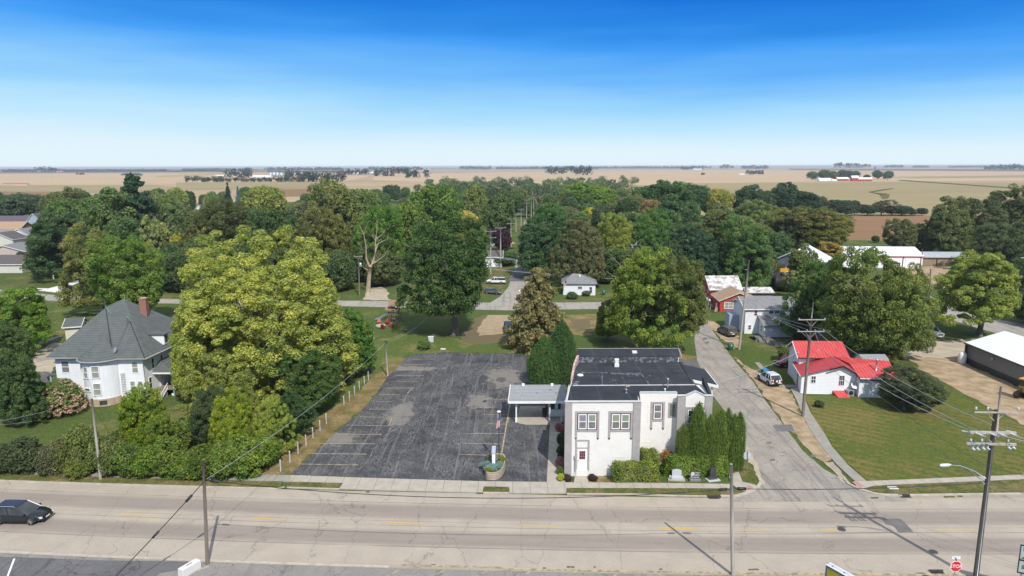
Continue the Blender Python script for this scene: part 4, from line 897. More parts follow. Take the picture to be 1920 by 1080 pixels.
    x = Bp(9.6, 6.25, 7.36); MB().lathe(x, [(.55, 0), (.5, .1), (.05, .12)], 14).build('roof_hatch', M['pinkbrick'], b)
    x = Bp(13.0, 13.2, 7.36); MB().face([(x[0]+.55*math.cos(t)*(1.5), x[1]+.5*math.sin(t), x[2]+.012) for t in [i*6.283/14 for i in range(14)]]).build('roof_puddle', M['oil'], b)
    for i in range(26):
        u, v = rnd.uniform(3, 12), rnd.uniform(6.8, 11.5); x = Bp(u, v, 7.361)
        MB().obox(x, rnd.uniform(.15, .3), rnd.uniform(.1, .2), .012, rnd.uniform(0, 3)).build('roof_patch', M['silver'], b)
    # windows with grey surrounds, hanging ends and maroon frames
    def surround(w, u, z, ww, hh, tw, tail, cap=True):
        m = MB(); a, c = u-ww/2-tw, u+ww/2+tw
        w.box(m, a, c, z+hh, z+hh+tw, -.05, .07); w.box(m, a, a+tw, z-tail, z+hh, -.05, .07); w.box(m, c-tw, c, z-tail, z+hh, -.05, .07); w.box(m, a+tw, c-tw, z-tw*.8, z, -.05, .066)
        m.build('window_surround', M['trimg'], b)
        if cap:
            for x in (a+tw/2, c-tw/2):
                t = MB()
                P = [w.p(x-tw/2, z-tail, -.04), w.p(x+tw/2, z-tail, -.04), w.p(x+tw/2, z-tail, .09), w.p(x-tw/2, z-tail, .09)]; e = w.p(x, z-tail-.28, .02)
                t.face(P[::-1])
                for i in range(4): t.face([P[i], P[(i+1) % 4], e])
                t.build('trim_point', M['maroon'], b)
    z2 = 5.22; hh = 1.62
    for u in (2.28, 5.72):
        surround(W1, u, z2-.1, 2.05, hh+.2, .22, .85)
        m = MB(); W1.box(m, u-1.02, u+1.02, z2-.1, z2+hh+.1, -.1, .03); m.build('window_casing', M['maroon'], b)
        pk = (.52, 'stainpink', 'blind'), (.52, 'staingreen', 'greyglass')
        for s_ in (-.5, .5):
            window(b, Wall(W1.p(0, 0, .03), W1.p(W1.len, 0, .03)), u+s_*.98, z2, .86, hh, fw=.09, pane='greyglass' if u > 3 else 'curtain', top='staingreen' if (u > 3 or s_ > 0) else 'stainpink')
    surround(W2, 1.95, 5.25, 1.06, 1.78, .22, .95)
    m = MB(); W2.box(m, 1.95-.53, 1.95+.53, 5.25, 7.03, -.1, .03); m.build('window_casing', M['maroon'], b)
    window(b, Wall(W2.p(0, 0, .03), W2.p(W2.len, 0, .03)), 1.95, 5.32, .86, 1.64, fw=.09, pane='curtain')
    m = MB(); u = 3.5
    for r_ in ((u-.42, u+.42, 6.98, 7.16), (u-.42, u-.26, 5.5, 6.98), (u+.26, u+.42, 5.5, 6.98), (u-.26, u+.26, 5.5, 5.62)): W2.box(m, *r_, -.05, .06)
    m.build('window_surround', M['trimg'], b)
    m = MB()
    for i in range(3):
        for j in range(6): W2.box(m, u-.25+i*.17, u-.25+i*.17+.155, 5.63+j*.222, 5.63+j*.222+.2, -.04, .03)
    m.build('glass_block_window', M['block'], b)
    u = 2.0
    surround(W3, u, 5.0, 1.85, 1.75, .2, .2, False)
    m = MB(); W3.box(m, u-.925, u+.925, 5.0, 6.75, -.1, .03); m.build('window_casing', M['maroon'], b)
    for s_ in (-.46, .46): window(b, Wall(W3.p(0, 0, .03), W3.p(W3.len, 0, .03)), u+s_, 5.08, .84, 1.58, fw=.08, pane='glass')
    # blocked up panels, faint ridges in the painted brick
    for w, a, c, z, z_ in ((W2, .15, .95, 4.9, 6.9), (W2, .15, 1.4, 1.2, 2.7), (W1, 5.1, 6.3, .5, 2.2)):
        m = MB()
        for r_ in ((a, c, z_-.06, z_), (c-.06, c, z, z_-.06)): w.box(m, *r_, -.02, .025)
        m.build('brick_panel', M['brickw'], b)
    # street door
    u = 1.83; m = MB()
    for r_ in ((u-.74, u-.56, .62, 4.05), (u+.56, u+.74, .62, 4.05), (u-.56, u+.56, 3.93, 4.05), (u-.56, u+.56, 3.12, 3.2)): W1.box(m, *r_, -.05, .07)
    m.build('door_surround', M['trimg'], b)
    m = MB(); W1.box(m, u-.5, u+.5, .75, 3.0, -.05, .05); d = m.build('door', M['white'], b)
    m = MB()
    for i in range(3):
        for j in range(3): W1.box(m, u-.30+i*.205, u-.30+i*.205+.19, 1.92+j*.305, 1.92+j*.305+.285, .04, .062)
    m.build('pane', M['maroon'], d)
    m = MB(); W1.box(m, u-.44, u-.38, 1.72, 1.80, .05, .11); m.build('handle', M['black'], d)
    m = MB(); W1.box(m, u-.62, u+.62, 0, .72, .0, .16); m.build('door_step', M['brickw'], b)
    m = MB(); W1.box(m, .95, 1.12, 2.0, 2.3, 0, .14); m.tube([W1.p(1.035, .05, .06), W1.p(1.035, 2.0, .06)], .03, 6); m.build('electric_meter', M['steel'], b)
    # lean-to canopy on the side street
    a, c_, d_, e = (21.4, 88.3), (25.4, 86.8), (25.2, 80.3), (21.7, 81.9)
    m = MB().slab([(e[0], e[1], 6.0), (d_[0], d_[1], 5.45), (c_[0], c_[1], 5.6), (a[0]-.3, a[1], 6.15)], .10); cn = m.build('side_canopy', M['annexroof'], b)
    m = MB().slab([(e[0]-.4, e[1]-.08, 6.03), (d_[0]+.08, d_[1]-.08, 5.47), (d_[0]+.08, d_[1], 5.47), (e[0]-.4, e[1], 6.03)], .34); m.slab([(d_[0], d_[1], 5.47), (d_[0]+.08, d_[1], 5.47), (c_[0]+.08, c_[1], 5.62), (c_[0], c_[1], 5.62)], .25); m.build('fascia', M['white'], cn)
    for x, y in ((24.7, 80.9), (24.9, 86.2), (22.6, 81.7)): MB().obox((x, y, 0), .2, .2, 5.3).build('post', M['cream'], cn)
    m = MB().prism([(19.9, 75.2), (22.2, 75.4), (22.4, 81.5), (20.4, 81.5)], 0, 3.2); m.build('side_wall', M['cream'], b)
    return b
main_building()
def carport():
    o = Vector((.6, 82.5, 0)); t = thing('carport', o, 'open carport with grey shingle roof beside the parking lot', 'carport')
    P = [(-.45, 81.75, 2.95), (6.75, 81.75, 2.95), (7.1, 86.9, 3.45), (-.2, 86.9, 3.45)]
    MB().slab(P, .08).build('roof', M['shingleg'], t)
    f = MB(); f.slab([(-.52, 81.66, 2.98), (6.8, 81.66, 2.98), (6.8, 81.745, 2.98), (-.52, 81.745, 2.98)], .27); f.slab([(-.55, 81.66, 2.98), (-.46, 81.75, 2.98), (-.21, 86.9, 3.48), (-.3, 86.9, 3.48)], .22); f.build('fascia', M['white'], t)
    MB().prism([(-.25, 81.9), (6.6, 81.9), (6.9, 86.7), (-.05, 86.7)], 2.72, 2.80).build('ceiling', M['cream'], t)
    for x, y, m, nm in ((.5, 82.3, 'white', 'post'), (4.75, 82.4, 'cream', 'post'), (6.25, 82.6, 'cream', 'post'), (.7, 86.4, 'cream', 'post'), (4.8, 86.4, 'cream', 'post')):
        MB().obox((x, y, 0), .17, .17, 2.74).obox((x, y, 0), .26, .26, .55).build(nm, M[m], t)
    MB().box((4.4, 86.5, 0), (7.2, 86.75, 2.75)).box((4.35, 84.6, 0), (4.6, 86.5, 2.75)).build('back_wall', M['tanwall'], t)
    w = Wall((4.65, 84.15), (6.95, 84.15))
    m = MB(); w.box(m, -.05, 2.3, 0, 2.75, -.15, 0); m.build('entrance_wall', M['white'], t)
    for k in (0, 1):
        u = .55+k*1.0; m = MB(); w.box(m, u-.46, u+.46, .05, 2.25, 0, .06); d = m.build('door', M['whiteframe'], t)
        m = MB(); w.box(m, u-.30, u+.30, 1.05, 2.08, .05, .072); m.build('pane', M['glass'], d)
        m = MB(); w.box(m, u+(.36 if k == 0 else -.40), u+(.40 if k == 0 else -.36), .95, 1.25, .06, .11); m.build('handle', M['black'], d)
    for px, py in ((981, 720), (1035, 720)):
        p = V(px, py, 86.6); MB().obox((p.x, 86.6, 3.42), .35, .3, .28).build('roof_vent', M['white'], t)
    for x, y in ((3.2, 84.3), (5.0, 85.2), (5.7, 84.2)):
        z = 2.97+(y-81.75)*.097; MB().obox((x, y, z), .3, .16, .05).build('shingle_vent', M['shinglel'], t)
    # dark bin against the wall
carport()
p = G(1026, 783); t = thing('trash_bin', Vector((4.15, 84.0, 0)), 'black bin standing inside the carport by the white doors', 'bin')
MB().obox((4.15, 84.0, .06), .5, .5, 1.1, 0, 0, 1.08).build('body', M['black'], t); MB().obox((4.15, 84.0, 1.16), .58, .6, .07).build('lid', M['black'], t)

# ================================================================== generic small buildings
def gable_house(name, label, cat, A, B, depth, eave, ridge, wall, roof, over=.35, group=None, trim='white', base=None, along=True, th=.14):
    """A-B is the front wall seen from outside; along: the ridge runs along the front, else front to back (gable faces out)"""
    w = Wall(A, B); t = thing(name, w.p(w.len/2, 0, -depth/2), label, cat, group); L_ = w.len
    m = MB(); c = [w.p(0, 0), w.p(L_, 0), w.p(L_, 0, -depth), w.p(0, 0, -depth)]
    m.prism(c, 0, eave)
    if along:
        for u in (0, L_): m.face([w.p(u, eave), w.p(u, eave, -depth), w.p(u, ridge-.05, -depth/2)])
    else:
        for o in (0, -depth): m.face([w.p(0, eave, o), w.p(L_, eave, o), w.p(L_/2, ridge-.05, o)])
    wl = m.build('wall', M[wall], t)
    m = MB(); s = (ridge-eave)/((depth if along else L_)/2); dz = over*s
    if along:
        m.slab([w.p(-over, eave-dz+th, over), w.p(L_+over, eave-dz+th, over), w.p(L_+over, ridge+th, -depth/2), w.p(-over, ridge+th, -depth/2)], th)
        m.slab([w.p(-over, ridge+th, -depth/2), w.p(L_+over, ridge+th, -depth/2), w.p(L_+over, eave-dz+th, -depth-over), w.p(-over, eave-dz+th, -depth-over)], th)
    else:
        m.slab([w.p(-over, eave-dz+th, over), w.p(L_/2, ridge+th, over), w.p(L_/2, ridge+th, -depth-over), w.p(-over, eave-dz+th, -depth-over)], th)
        m.slab([w.p(L_/2, ridge+th, over), w.p(L_+over, eave-dz+th, over), w.p(L_+over, eave-dz+th, -depth-over), w.p(L_/2, ridge+th, -depth-over)], th)
    m.build('roof', M[roof], t)
    # barge boards and gutters
    m = MB(); e = .03
    def board(a, b, hh=.2):
        a, b = Vector(a), Vector(b); d = Vector((b.x-a.x, b.y-a.y, 0)); n = Vector((d.y, -d.x, 0)).normalized()*.05
        m.hexa([a-n-Vector((0, 0, hh)), b-n-Vector((0, 0, hh)), b+n-Vector((0, 0, hh)), a+n-Vector((0, 0, hh)), a-n, b-n, b+n, a+n])
    if along:
        for o in (over+e, -depth-over-e): board(w.p(-over, eave-dz+th-.02, o), w.p(L_+over, eave-dz+th-.02, o))
        for u in (-over-e, L_+over+e):
            board(w.p(u, eave-dz+th-.02, over), w.p(u, ridge+th-.02, -depth/2)); board(w.p(u, ridge+th-.02, -depth/2), w.p(u, eave-dz+th-.02, -depth-over))
    else:
        for u in (-over-e, L_+over+e): board(w.p(u, eave-dz+th-.02, over), w.p(u, eave-dz+th-.02, -depth-over))
        for o in (over+e, -depth-over-e):
            board(w.p(-over, eave-dz+th-.02, o), w.p(L_/2, ridge+th-.02, o)); board(w.p(L_/2, ridge+th-.02, o), w.p(L_+over, eave-dz+th-.02, o))
    m.build('roof_trim', M[trim], t)
    return t, w

# ================================================================== the old white house with the round bay
def old_house():
    o = Vector((-56, 95, 0)); t = thing('victorian_house', o, 'old two storey white house with a round bay and steep dark slate roof', 'house')
    sk = .085                                             # the house is turned a little
    def h(x, y, z=0): return Vector((x+sk*(y-90), y, z))
    X0, X1, Y0, Y1, E = -63.1, -50.6, 90.2, 104.5, 6.35
    wf = Wall(h(X0, Y0+.7), h(-58, Y0+.7)); wr = Wall(h(-54.0, Y0), h(X1, Y0)); ws = Wall(h(X1, Y0), h(X1, Y1))
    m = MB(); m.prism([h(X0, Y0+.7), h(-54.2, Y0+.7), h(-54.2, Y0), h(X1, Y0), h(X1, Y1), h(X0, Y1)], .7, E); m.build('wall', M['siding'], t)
    m = MB(); m.prism([h(X0+.03, Y0+.73), h(-54.18, Y0+.73), h(-54.18, Y0+.03), h(X1-.03, Y0+.03), h(X1-.03, Y1), h(X0, Y1)], 0, .7)
    bc = h(-56.4, Y0+.5); R = 2.45
    n = 20; arc = [Vector((bc.x+R*math.cos(a), bc.y+R*math.sin(a), 0)) for a in [math.pi*1.02+(math.pi*.96)*i/n for i in range(n+1)]]
    m.prism([p+(p-bc)*.012 for p in arc], 0, 1.05); m.build('foundation', M['stone'], t)
    m = MB(); m.prism(arc, 1.05, E+.02); bay = m.build('round_bay', M['panel'], t)
    m = MB(); m.prism([p+(p-bc)*.055 for p in arc], E-.28, E-.02); m.prism([p+(p-bc)*.012 for p in arc], 1.02, 1.14); m.build('bay_trim', M['white'], bay)
    # roof: hip over the main block, front hip wing on the right, half cone over the bay
    ov = .75; P = [h(X0-ov, Y0+.7-ov, E), h(X1+ov, Y0+.7-ov, E), h(X1+ov, Y1+ov, E), h(X0-ov, Y1+ov, E)]
    r1, r2 = h(-59.0, 96.2, 12.1), h(-58.0, 99.0, 12.75)
    rf = MB(); 
    for f in ((P[0], P[1], r1), (P[1], P[2], r2, r1), (P[2], P[3], r2), (P[3], P[0], r1, r2)): rf.face(f)
    rf.face([P[3], P[2], P[1], P[0]])
    q = [h(-54.2, Y0-.65, E+.02), h(X1+ov+.03, Y0-.65, E+.02)]; a1, a2 = h(-54.0, 93.6, 10.6), h(-57.0, 97.5, 10.9)
    rf.face([q[0], q[1], a1]); rf.face([q[1], h(X1+ov+.03, 99, E+.02), a2, a1]); rf.face([h(-57.5, 95.0, E+.5), q[0], a1, a2])
    rf.face([q[1], q[0], h(-54.2, Y0+1, E+.02), h(X1+ov, Y0+1, E+.02)])
    cone = [Vector((bc.x+(R+.5)*math.cos(a), bc.y+(R+.5)*math.sin(a), E+.03)) for a in [math.pi*.98+(math.pi*1.04)*i/n for i in range(n+1)]]; ap = Vector((bc.x-.3, bc.y+1.6, 9.0))
    for i in range(n): rf.face([cone[i], cone[i+1], ap], 0, True)
    rf.face(cone[::-1])
    roof = rf.build('roof', M['shingle'], t)
    gt = MB(); 
    gt.tube([p+Vector((0, 0, -.06)) for p in (P[0], h(-59.2, Y0+.7-ov, E))], .09, 6); gt.tube([p+Vector((0, 0, -.06)) for p in cone], .09, 6)
    gt.tube([q[0]+Vector((0, 0, -.06)), q[1]+Vector((0, 0, -.06)), h(X1+ov, Y1, E-.06)], .09, 6); gt.build('gutter', M['trimg'], roof)
    cp = MB(); 
    for a_, b_ in ((r1, r2), (r2, a2), (r1, h(-57.6, 95.3, 11.3)), (a2, q[0]), (a1, a2)): cp.tube([a_+Vector((0, 0, .05)), b_+Vector((0, 0, .05))], .055, 5)
    for a_, b_ in ((r1, q[0].lerp(P[1], .02)), (a1, q[1])): cp.tube([a_+Vector((0, 0, .03)), b_+Vector((0, 0, .03))], .05, 5, 1)
    cp.build('ridge_strip', [M['copper'], M['blacktrim']], roof)
    MB().tube([r2, r2+Vector((0, 0, 1.1))], .03, 5).build('finial', M['copper'], roof)
    MB().tube([r1, r1+Vector((-.1, 0, 1.3))], .02, 5).build('finial', M['copper'], roof)
    # soffit
    MB().prism([h(X0-.6, Y0+.15), h(-59.0, Y0+.15), h(-59.0, Y0+1), h(X0-.6, Y0+1)], E-.22, E-.05).prism([h(-53.9, Y0-.55), h(X1+.6, Y0-.55), h(X1+.6, Y1), h(X1+.02, Y1), h(X1+.02, Y0-.02), h(-53.9, Y0-.02)], E-.22, E-.05).build('soffit', M['white'], t)
    # chimney
    cb = h(-55.2, 99.0, 8.0); m = MB(); m.obox(cb, .95, .95, 4.8, .08); m.obox(cb+Vector((0, 0, 4.8)), 1.06, 1.06, .16, .08); m.build('chimney', M['redbrick'], roof)
    MB().obox(cb+Vector((0, 0, 4.96)), .85, .85, .05, .08).build('chimney_cap', M['stone'], roof)
    # dormer on the right slope
    d = MB(); c = h(-50.9, 95.6, 6.9)
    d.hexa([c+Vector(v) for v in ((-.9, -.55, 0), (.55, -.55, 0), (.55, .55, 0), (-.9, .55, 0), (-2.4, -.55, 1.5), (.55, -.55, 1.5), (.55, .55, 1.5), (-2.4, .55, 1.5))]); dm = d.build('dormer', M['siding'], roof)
    MB().slab([c+Vector(v) for v in ((-2.7, -.8, 1.62), (.8, -.8, 1.62), (.8, .8, 1.62), (-2.7, .8, 1.62))], .12).build('dormer_roof', M['shingle'], dm)
    wd = Wall(c+Vector((.55, -.55, -c.z)), c+Vector((.55, .55, -c.z))); m = MB(); wd.box(m, .2, .9, c.z+.3, c.z+1.3, 0, .04); m.build('dormer_window', M['glass'], dm)
    # windows: front
    def win(w, u, z, ww=1.0, hh=1.55, pane='blind', **k): return window(t, w, u, z, ww, hh, 'whiteframe', pane, fw=.1, **k)
    win(wf, 1.35, 4.0, 1.15, 1.7, 'curtain'); win(wr, 2.3, 4.15, .95, 1.65); win(wr, 1.75, 1.55, .8, 1.5); win(wr, 2.8, 1.55, .8, 1.5)
    for k, (i, z, hh, ww) in enumerate([(2, 3.9, 1.7, .85), (6, 3.9, 1.7, .95), (10, 4.0, 1.75, 1.05), (2, 1.6, 1.6, .7), (6, 2.1, .5, 1.2), (10, 1.6, 1.75, 1.05)]):
        a = arc[i]; b_ = arc[i+2]; ou = ((a+b_)/2-bc).normalized()*.035; w = Wall(a+ou, b_+ou); pane = 'glass' if k in (0, 3, 4) else 'blind'
        win(w, w.len/2, z, ww, hh, pane, rail=(k != 4), deep=.07)
    ou = ((arc[11]+arc[14])/2-bc).normalized()*.12; w = Wall(arc[11]+ou, arc[14]+ou); m = MB(); w.box(m, w.len/2-.45, w.len/2+.45, .35, .85, -.02, .08); m.build('basement_window', M['glass'], t)
    for u, z, hh, ww in ((2.2, 4.1, 1.6, .7), (4.3, 4.1, 1.5, .6), (6.6, 4.1, 1.6, .7), (8.9, 4.1, 1.6, .7), (1.3, 1.5, 1.7, .8)): win(ws, u, z, ww, hh, 'glass')
    MB().tube([h(X1+.1, Y0-.1, E-.2), h(X1+.08, Y0-.08, .3)], .05, 6).build('downpipe', M['white'], t)
    # side porch: deck, roof on four columns, steps and rail
    px0, px1, py0, py1 = X1, X1+2.7, 92.4, 99.5
    MB().prism([h(px0+.02, py0), h(px1, py0), h(px1, py1), h(px0+.02, py1)], 1.0, 1.14).build('porch_deck', M['greywood'], t)
    e = 3.75; m = MB(); c = [h(px0+.03, py0-.35, e), h(px1+.35, py0-.35, e), h(px1+.35, py1+.3, e), h(px0+.03, py1+.3, e)]; ra, rb = h(px0+.03, py0+1.5, e+1.15), h(px0+.03, py1-1.5, e+1.15)
    m.face([c[0], c[1], ra]); m.face([c[1], c[2], rb, ra]); m.face([c[2], c[3], rb]); m.face(c[::-1]); pr = m.build('porch_roof', M['shingle'], t)
    MB().prism([h(px0+.03, py0-.25), h(px1+.25, py0-.25), h(px1+.25, py1+.2), h(px0+.03, py1+.2)], e-.35, e-.03).build('porch_beam', M['white'], pr)
    for y in (py0+.1, py0+2.4, py0+4.7, py1-.1): MB().lathe(h(px1-.1, y, 1.14), [(.14, 0), (.14, .1), (.11, .15), (.095, 2.1), (.14, 2.15), (.14, 2.27)], 12).build('porch_column', M['white'], t)
    for y in (py0+.1, py0+2.4, py0+4.7, py1-.1): MB().obox(h(px1-.1, y, 0), .2, .2, 1.0).build('porch_pier', M['copper'], t)
    m = MB()
    for k in range(5): m.prism([h(px0+.5, py0-.3*(k+1)), h(px0+1.7, py0-.3*(k+1)), h(px0+1.7, py0-.3*k), h(px0+.5, py0-.3*k)], 0, .95-.19*k)
    m.build('porch_steps', M['walk_old'], t)
    m = MB(); a, b_ = h(px0+1.8, py0, 2.0), h(px0+1.8, py0-1.6, 1.0)
    m.tube([a, b_], .05, 6); m.tube([a-Vector((0, 0, .7)), b_-Vector((0, 0, .7))], .04, 6); m.obox(b_-Vector((0, 0, 1.0)), .12, .12, 1.15)
    for k in range(6): p = a.lerp(b_, k/6+.08); m.tube([p, p-Vector((0, 0, .7))], .025, 4)
    m.build('stair_rail', M['white'], t)
    m = MB(); m.prism([h(px1-.14, py0+2.5), h(px1-.06, py0+2.5), h(px1-.06, py1), h(px1-.14, py1)], 1.2, 1.95); m.build('porch_railing', M['white'], t)
    m = MB(); ws.box(m, 3.4, 4.4, 1.15, 3.2, 0, .06); m.build('door', M['white'], t)
    m = MB(); w_ = h(px1-1.0, py0+3.2, 1.14); m.obox(w_, .6, .6, .42).obox(w_+Vector((-.27, 0, .42)), .1, .6, .5); m.build('porch_chair', M['maroon'], t)
    # left porch corner and satellite dish
    m = MB().slab([h(X0-1.9, Y0+1.6, 3.5), h(X0, Y0+1.6, 3.5), h(X0, Y0+5, 3.6), h(X0-1.9, Y0+5, 3.6)], .2); m.build('left_porch_roof', M['shingle'], t)
    for y in (Y0+1.8, Y0+4.6): MB().obox(h(X0-1.7, y, 0), .2, .2, 3.3).build('porch_column', M['bluegrey'], t)
    p = h(-54.2, Y0+.2, E+.75); m = MB(); m.tube([p-Vector((0, 0, .4)), p+Vector((0, 0, .2))], .04, 5)
    m.xf(Matrix.Identity(4)); dd = MB().lathe((0, 0, 0), [(.02, 0), (.25, .03), (.42, .1), (.43, .12)], 14).xf(Matrix.Translation(p+Vector((0, -.05, .3))) @ Matrix.Rotation(rad(65), 4, 'X') @ Matrix.Rotation(rad(-30), 4, 'Y')); m.add(dd); m.tube([p+Vector((0, 0, .1)), p+Vector((-.45, -.45, .35))], .02, 4); m.build('satellite_dish', M['steel'], roof)
    p = wr.p(-.2, 1.2, .1); m = MB()                    # trellis beside the bay
    for k in range(4): m.tube([wr.p(.3+.17*k, .8, .08), wr.p(.3+.17*k, 4.2, .08)], .018, 4)
    for k in range(10): m.tube([wr.p(.27, .9+.34*k, .09), wr.p(.84, .9+.34*k, .09)], .016, 4)
    m.build('trellis', M['greywood'], t)
old_house()
p = Vector((-49.6, 91.2, 0)); t = thing('red_ball', p, 'small red ball lying by the steps of the old white house', 'ball')
MB().lathe(p, [(.02, 0), (.16, .06), (.22, .2), (.16, .34), (.02, .4)], 12).build('ball', M['redpl'], t)
p = G(327, 742); t = thing('white_bucket', p, 'white tub lying on the grass below the side porch', 'tub'); MB().lathe(p, [(.25, 0), (.3, .05), (.34, .35), (.3, .36)], 14).build('tub_body', M['white'], t)
t, w = gable_house('small_garage', 'low white garage with slate roof behind the old white house', 'garage', G(124, 638), G(152, 636), 5, 2.6, 3.6, 'cream', 'shingle')

# ================================================================== the white house with red metal roofs
def red_roof_house():
    o = Vector((46, 95, 0)); t = thing('red_roofed_house', o, 'low white house with bright red ribbed metal roofs', 'house')
    L0 = (41.1, 93.2); L1 = (42.6, 99.4)
    m = MB()
    m.prism([(41.1, 93.2), (48.55, 92.7), (49.2, 99.4), (42.6, 99.4)], 0, 2.75)
    m.prism([(48.5, 91.5), (52.9, 91.2), (53.9, 97.3), (49.2, 97.6)], 0, 2.95)
    # gable front
    m.face([(41.1, 93.2, 2.75), (48.55, 92.7, 2.75), (48.3, 92.72, 3.15), (46.5, 92.84, 4.25), (41.1, 93.2, 2.75)][:4])
    m.face([(48.5, 91.5, 2.95), (49.2, 97.6, 2.95), (48.9, 95.0, 4.3)])
    m.face([(53.9, 97.3, 2.95), (52.9, 91.2, 2.95), (53.5, 94.3, 4.3)])
    # rear block, taller
    m.prism([(42.5, 97.6), (49.2, 97.2), (49.7, 102.6), (43.1, 102.8)], 0, 4.25)
    m.face([(43.1, 102.8, 4.25), (42.5, 97.6, 4.25), (42.8, 100.2, 5.75)]); m.face([(49.2, 97.2, 4.25), (49.7, 102.6, 4.25), (49.45, 99.9, 5.75)])
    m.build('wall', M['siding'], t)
    r = MB()
    r.slab([(42.15, 97.1, 4.2), (49.6, 96.65, 4.2), (49.75, 99.95, 5.9), (42.45, 100.3, 5.9)], .07); r.slab([(42.45, 100.3, 5.9), (49.75, 99.95, 5.9), (50.1, 103.1, 4.2), (42.7, 103.3, 4.2)], .07); r.build('rear_roof', M['redmetal'], t)
    r = MB(); r.slab([(40.75, 92.8, 2.78), (46.5, 92.4, 4.38), (47.3, 98.4, 4.45), (42.2, 99.3, 2.9)], .07); r.slab([(46.5, 92.4, 4.38), (49.0, 92.3, 3.0), (50.0, 95.5, 3.3), (47.3, 97.0, 4.4)], .07); r.build('front_roof', M['redmetal2'], t)
    r = MB(); r.slab([(48.3, 91.1, 2.95), (53.4, 90.8, 2.95), (53.95, 94.3, 4.45), (47.2, 96.6, 4.46), (48.1, 94.0, 4.2)], .07); r.slab([(47.5, 96.2, 4.46), (53.95, 94.3, 4.45), (54.4, 97.8, 2.95), (49.0, 98.0, 3.2)], .07); r.build('right_roof', M['redmetal'], t)
    f = MB()
    def board(a, b, hh=.16):
        a, b = Vector(a), Vector(b); d = Vector((b.x-a.x, b.y-a.y, 0)); n = Vector((d.y, -d.x, 0)).normalized()*.04
        f.hexa([a-n-Vector((0, 0, hh)), b-n-Vector((0, 0, hh)), b+n-Vector((0, 0, hh)), a+n-Vector((0, 0, hh)), a-n, b-n, b+n, a+n])
    board((44.6, 92.42, 3.78), (46.5, 92.36, 4.31), .2); board((46.5, 92.36, 4.31), (49.0, 92.2, 2.93), .2); board((48.25, 91.05, 2.88), (48.05, 94.0, 4.13), .2)
    board((48.3, 91.1, 2.80), (53.4, 90.8, 2.80), .2); board((42.1, 97.05, 4.13), (49.6, 96.6, 4.13), .12)
    f.build('fascia', M['blacktrim'], t)
    f = MB(); board((48.3, 91.04, 2.9), (53.4, 90.74, 2.9), .1); f.build('gutter', M['white'], t); f = MB(); board((42.0, 97.1, 4.2), (42.4, 100.3, 5.85), .18); board((42.4, 100.3, 5.85), (42.65, 103.2, 4.2), .18); f.build('barge_board', M['white'], t); f = MB(); board((40.72, 92.8, 2.75), (42.15, 99.3, 2.87), .1); f.build('eave_trim', M['white'], t)
    w1 = Wall((41.1, 93.2), (48.55, 92.7)); wl = Wall((42.6, 99.4), (41.1, 93.2)); wu = Wall((43.1, 102.8), (42.5, 97.6))
    window(t, w1, 1.65, 1.55, .72, 1.1, pane='glass', fw=.07, mull=1); window(t, w1, 5.55, 1.25, .82, 1.55, pane='glass', fw=.06, mull=2)
    window(t, wl, 1.6, 1.1, .6, 1.2, pane='glass', fw=.07); m = MB(); wl.box(m, 3.0, 3.9, .1, 2.1, 0, .05); m.build('door', M['tanwall'], t)
    window(t, wu, 2.6, 3.0, .5, .9, pane='glass', fw=.07)
    m = MB(); m.hexa([(45.6, 92.2, 0), (47.2, 92.1, 0), (47.1, 92.85, 0), (45.5, 92.95, 0), (45.6, 91.2, .02), (47.2, 91.1, .02), (47.1, 92.85, .55), (45.5, 92.95, .55)]); m.build('cellar_door', M['redmetal'], t)
    p = Vector((51.2, 92.5, 3.55)); MB().tube([p, p+Vector((0, 0, 1.5))], .11, 8).lathe(p+Vector((0, 0, 1.45)), [(.11, 0), (.2, .05), (.18, .2), (.04, .3)], 10).build('flue', M['steel'], t)
    p = V(1563, 661, 97.8); MB().obox((45.6, 98.4, 4.85), .3, .3, .16).build('roof_vent', M['steel'], t)
    p = Vector((48.15, 92.2, 0)); m = MB(); m.tube([p, p+Vector((0, 0, 1.4))], .04, 6); m.add(MB().lathe((0, 0, 0), [(.02, 0), (.3, .03), (.48, .12)], 14).xf(Matrix.Translation(p+Vector((0, -.05, 1.5))) @ Matrix.Rotation(rad(60), 4, 'X'))); m.build('satellite_dish', M['steel'], t)
    m = MB(); m.obox((47.65, 92.25, 0), .9, .7, .9); m.build('air_conditioner', M['steel'], t); MB().lathe((0, 0, 0), [(.3, 0), (.3, .04)], 14).xf(Matrix.Translation((47.65, 91.88, .5)) @ Matrix.Rotation(rad(90), 4, 'X')).build('fan_grille', M['black'], t)
    m = MB(); m.tube([(41.3, 93.0, .08), (44.9, 92.6, .08)], .05, 6); m.build('drain_pipe', M['white'], t)
red_roof_house()
p = Vector((55.3, 101.5, 0)); t = thing('garden_shed', p, 'small barn-roofed shed with grey shingles behind the red roofed house', 'shed')
prof = [(-1.6, 0), (-1.6, 2.0), (-1.15, 2.9), (0, 3.35), (1.15, 2.9), (1.6, 2.0), (1.6, 0)]
m = MB()
for sx in (0, 3.6): m.face([(53.5+sx, 101.5+y, z) for y, z in prof])
for (a, b_), i in ((((-1.6, 0), (-1.6, 2.0)), 0), (((1.6, 2.0), (1.6, 0)), 0)): m.face([(53.5, 101.5+a[0], a[1]), (57.1, 101.5+a[0], a[1]), (57.1, 101.5+b_[0], b_[1]), (53.5, 101.5+b_[0], b_[1])])
m.build('wall', M['white'], t)
m = MB()
for a, b_ in zip(prof[1:-1], prof[2:-1]): m.slab([(53.3, 101.5+a[0]*1.05, a[1]+.08), (57.3, 101.5+a[0]*1.05, a[1]+.08), (57.3, 101.5+b_[0]*1.05, b_[1]+.08), (53.3, 101.5+b_[0]*1.05, b_[1]+.08)], .07)
m.build('roof', M['shingleg'], t)

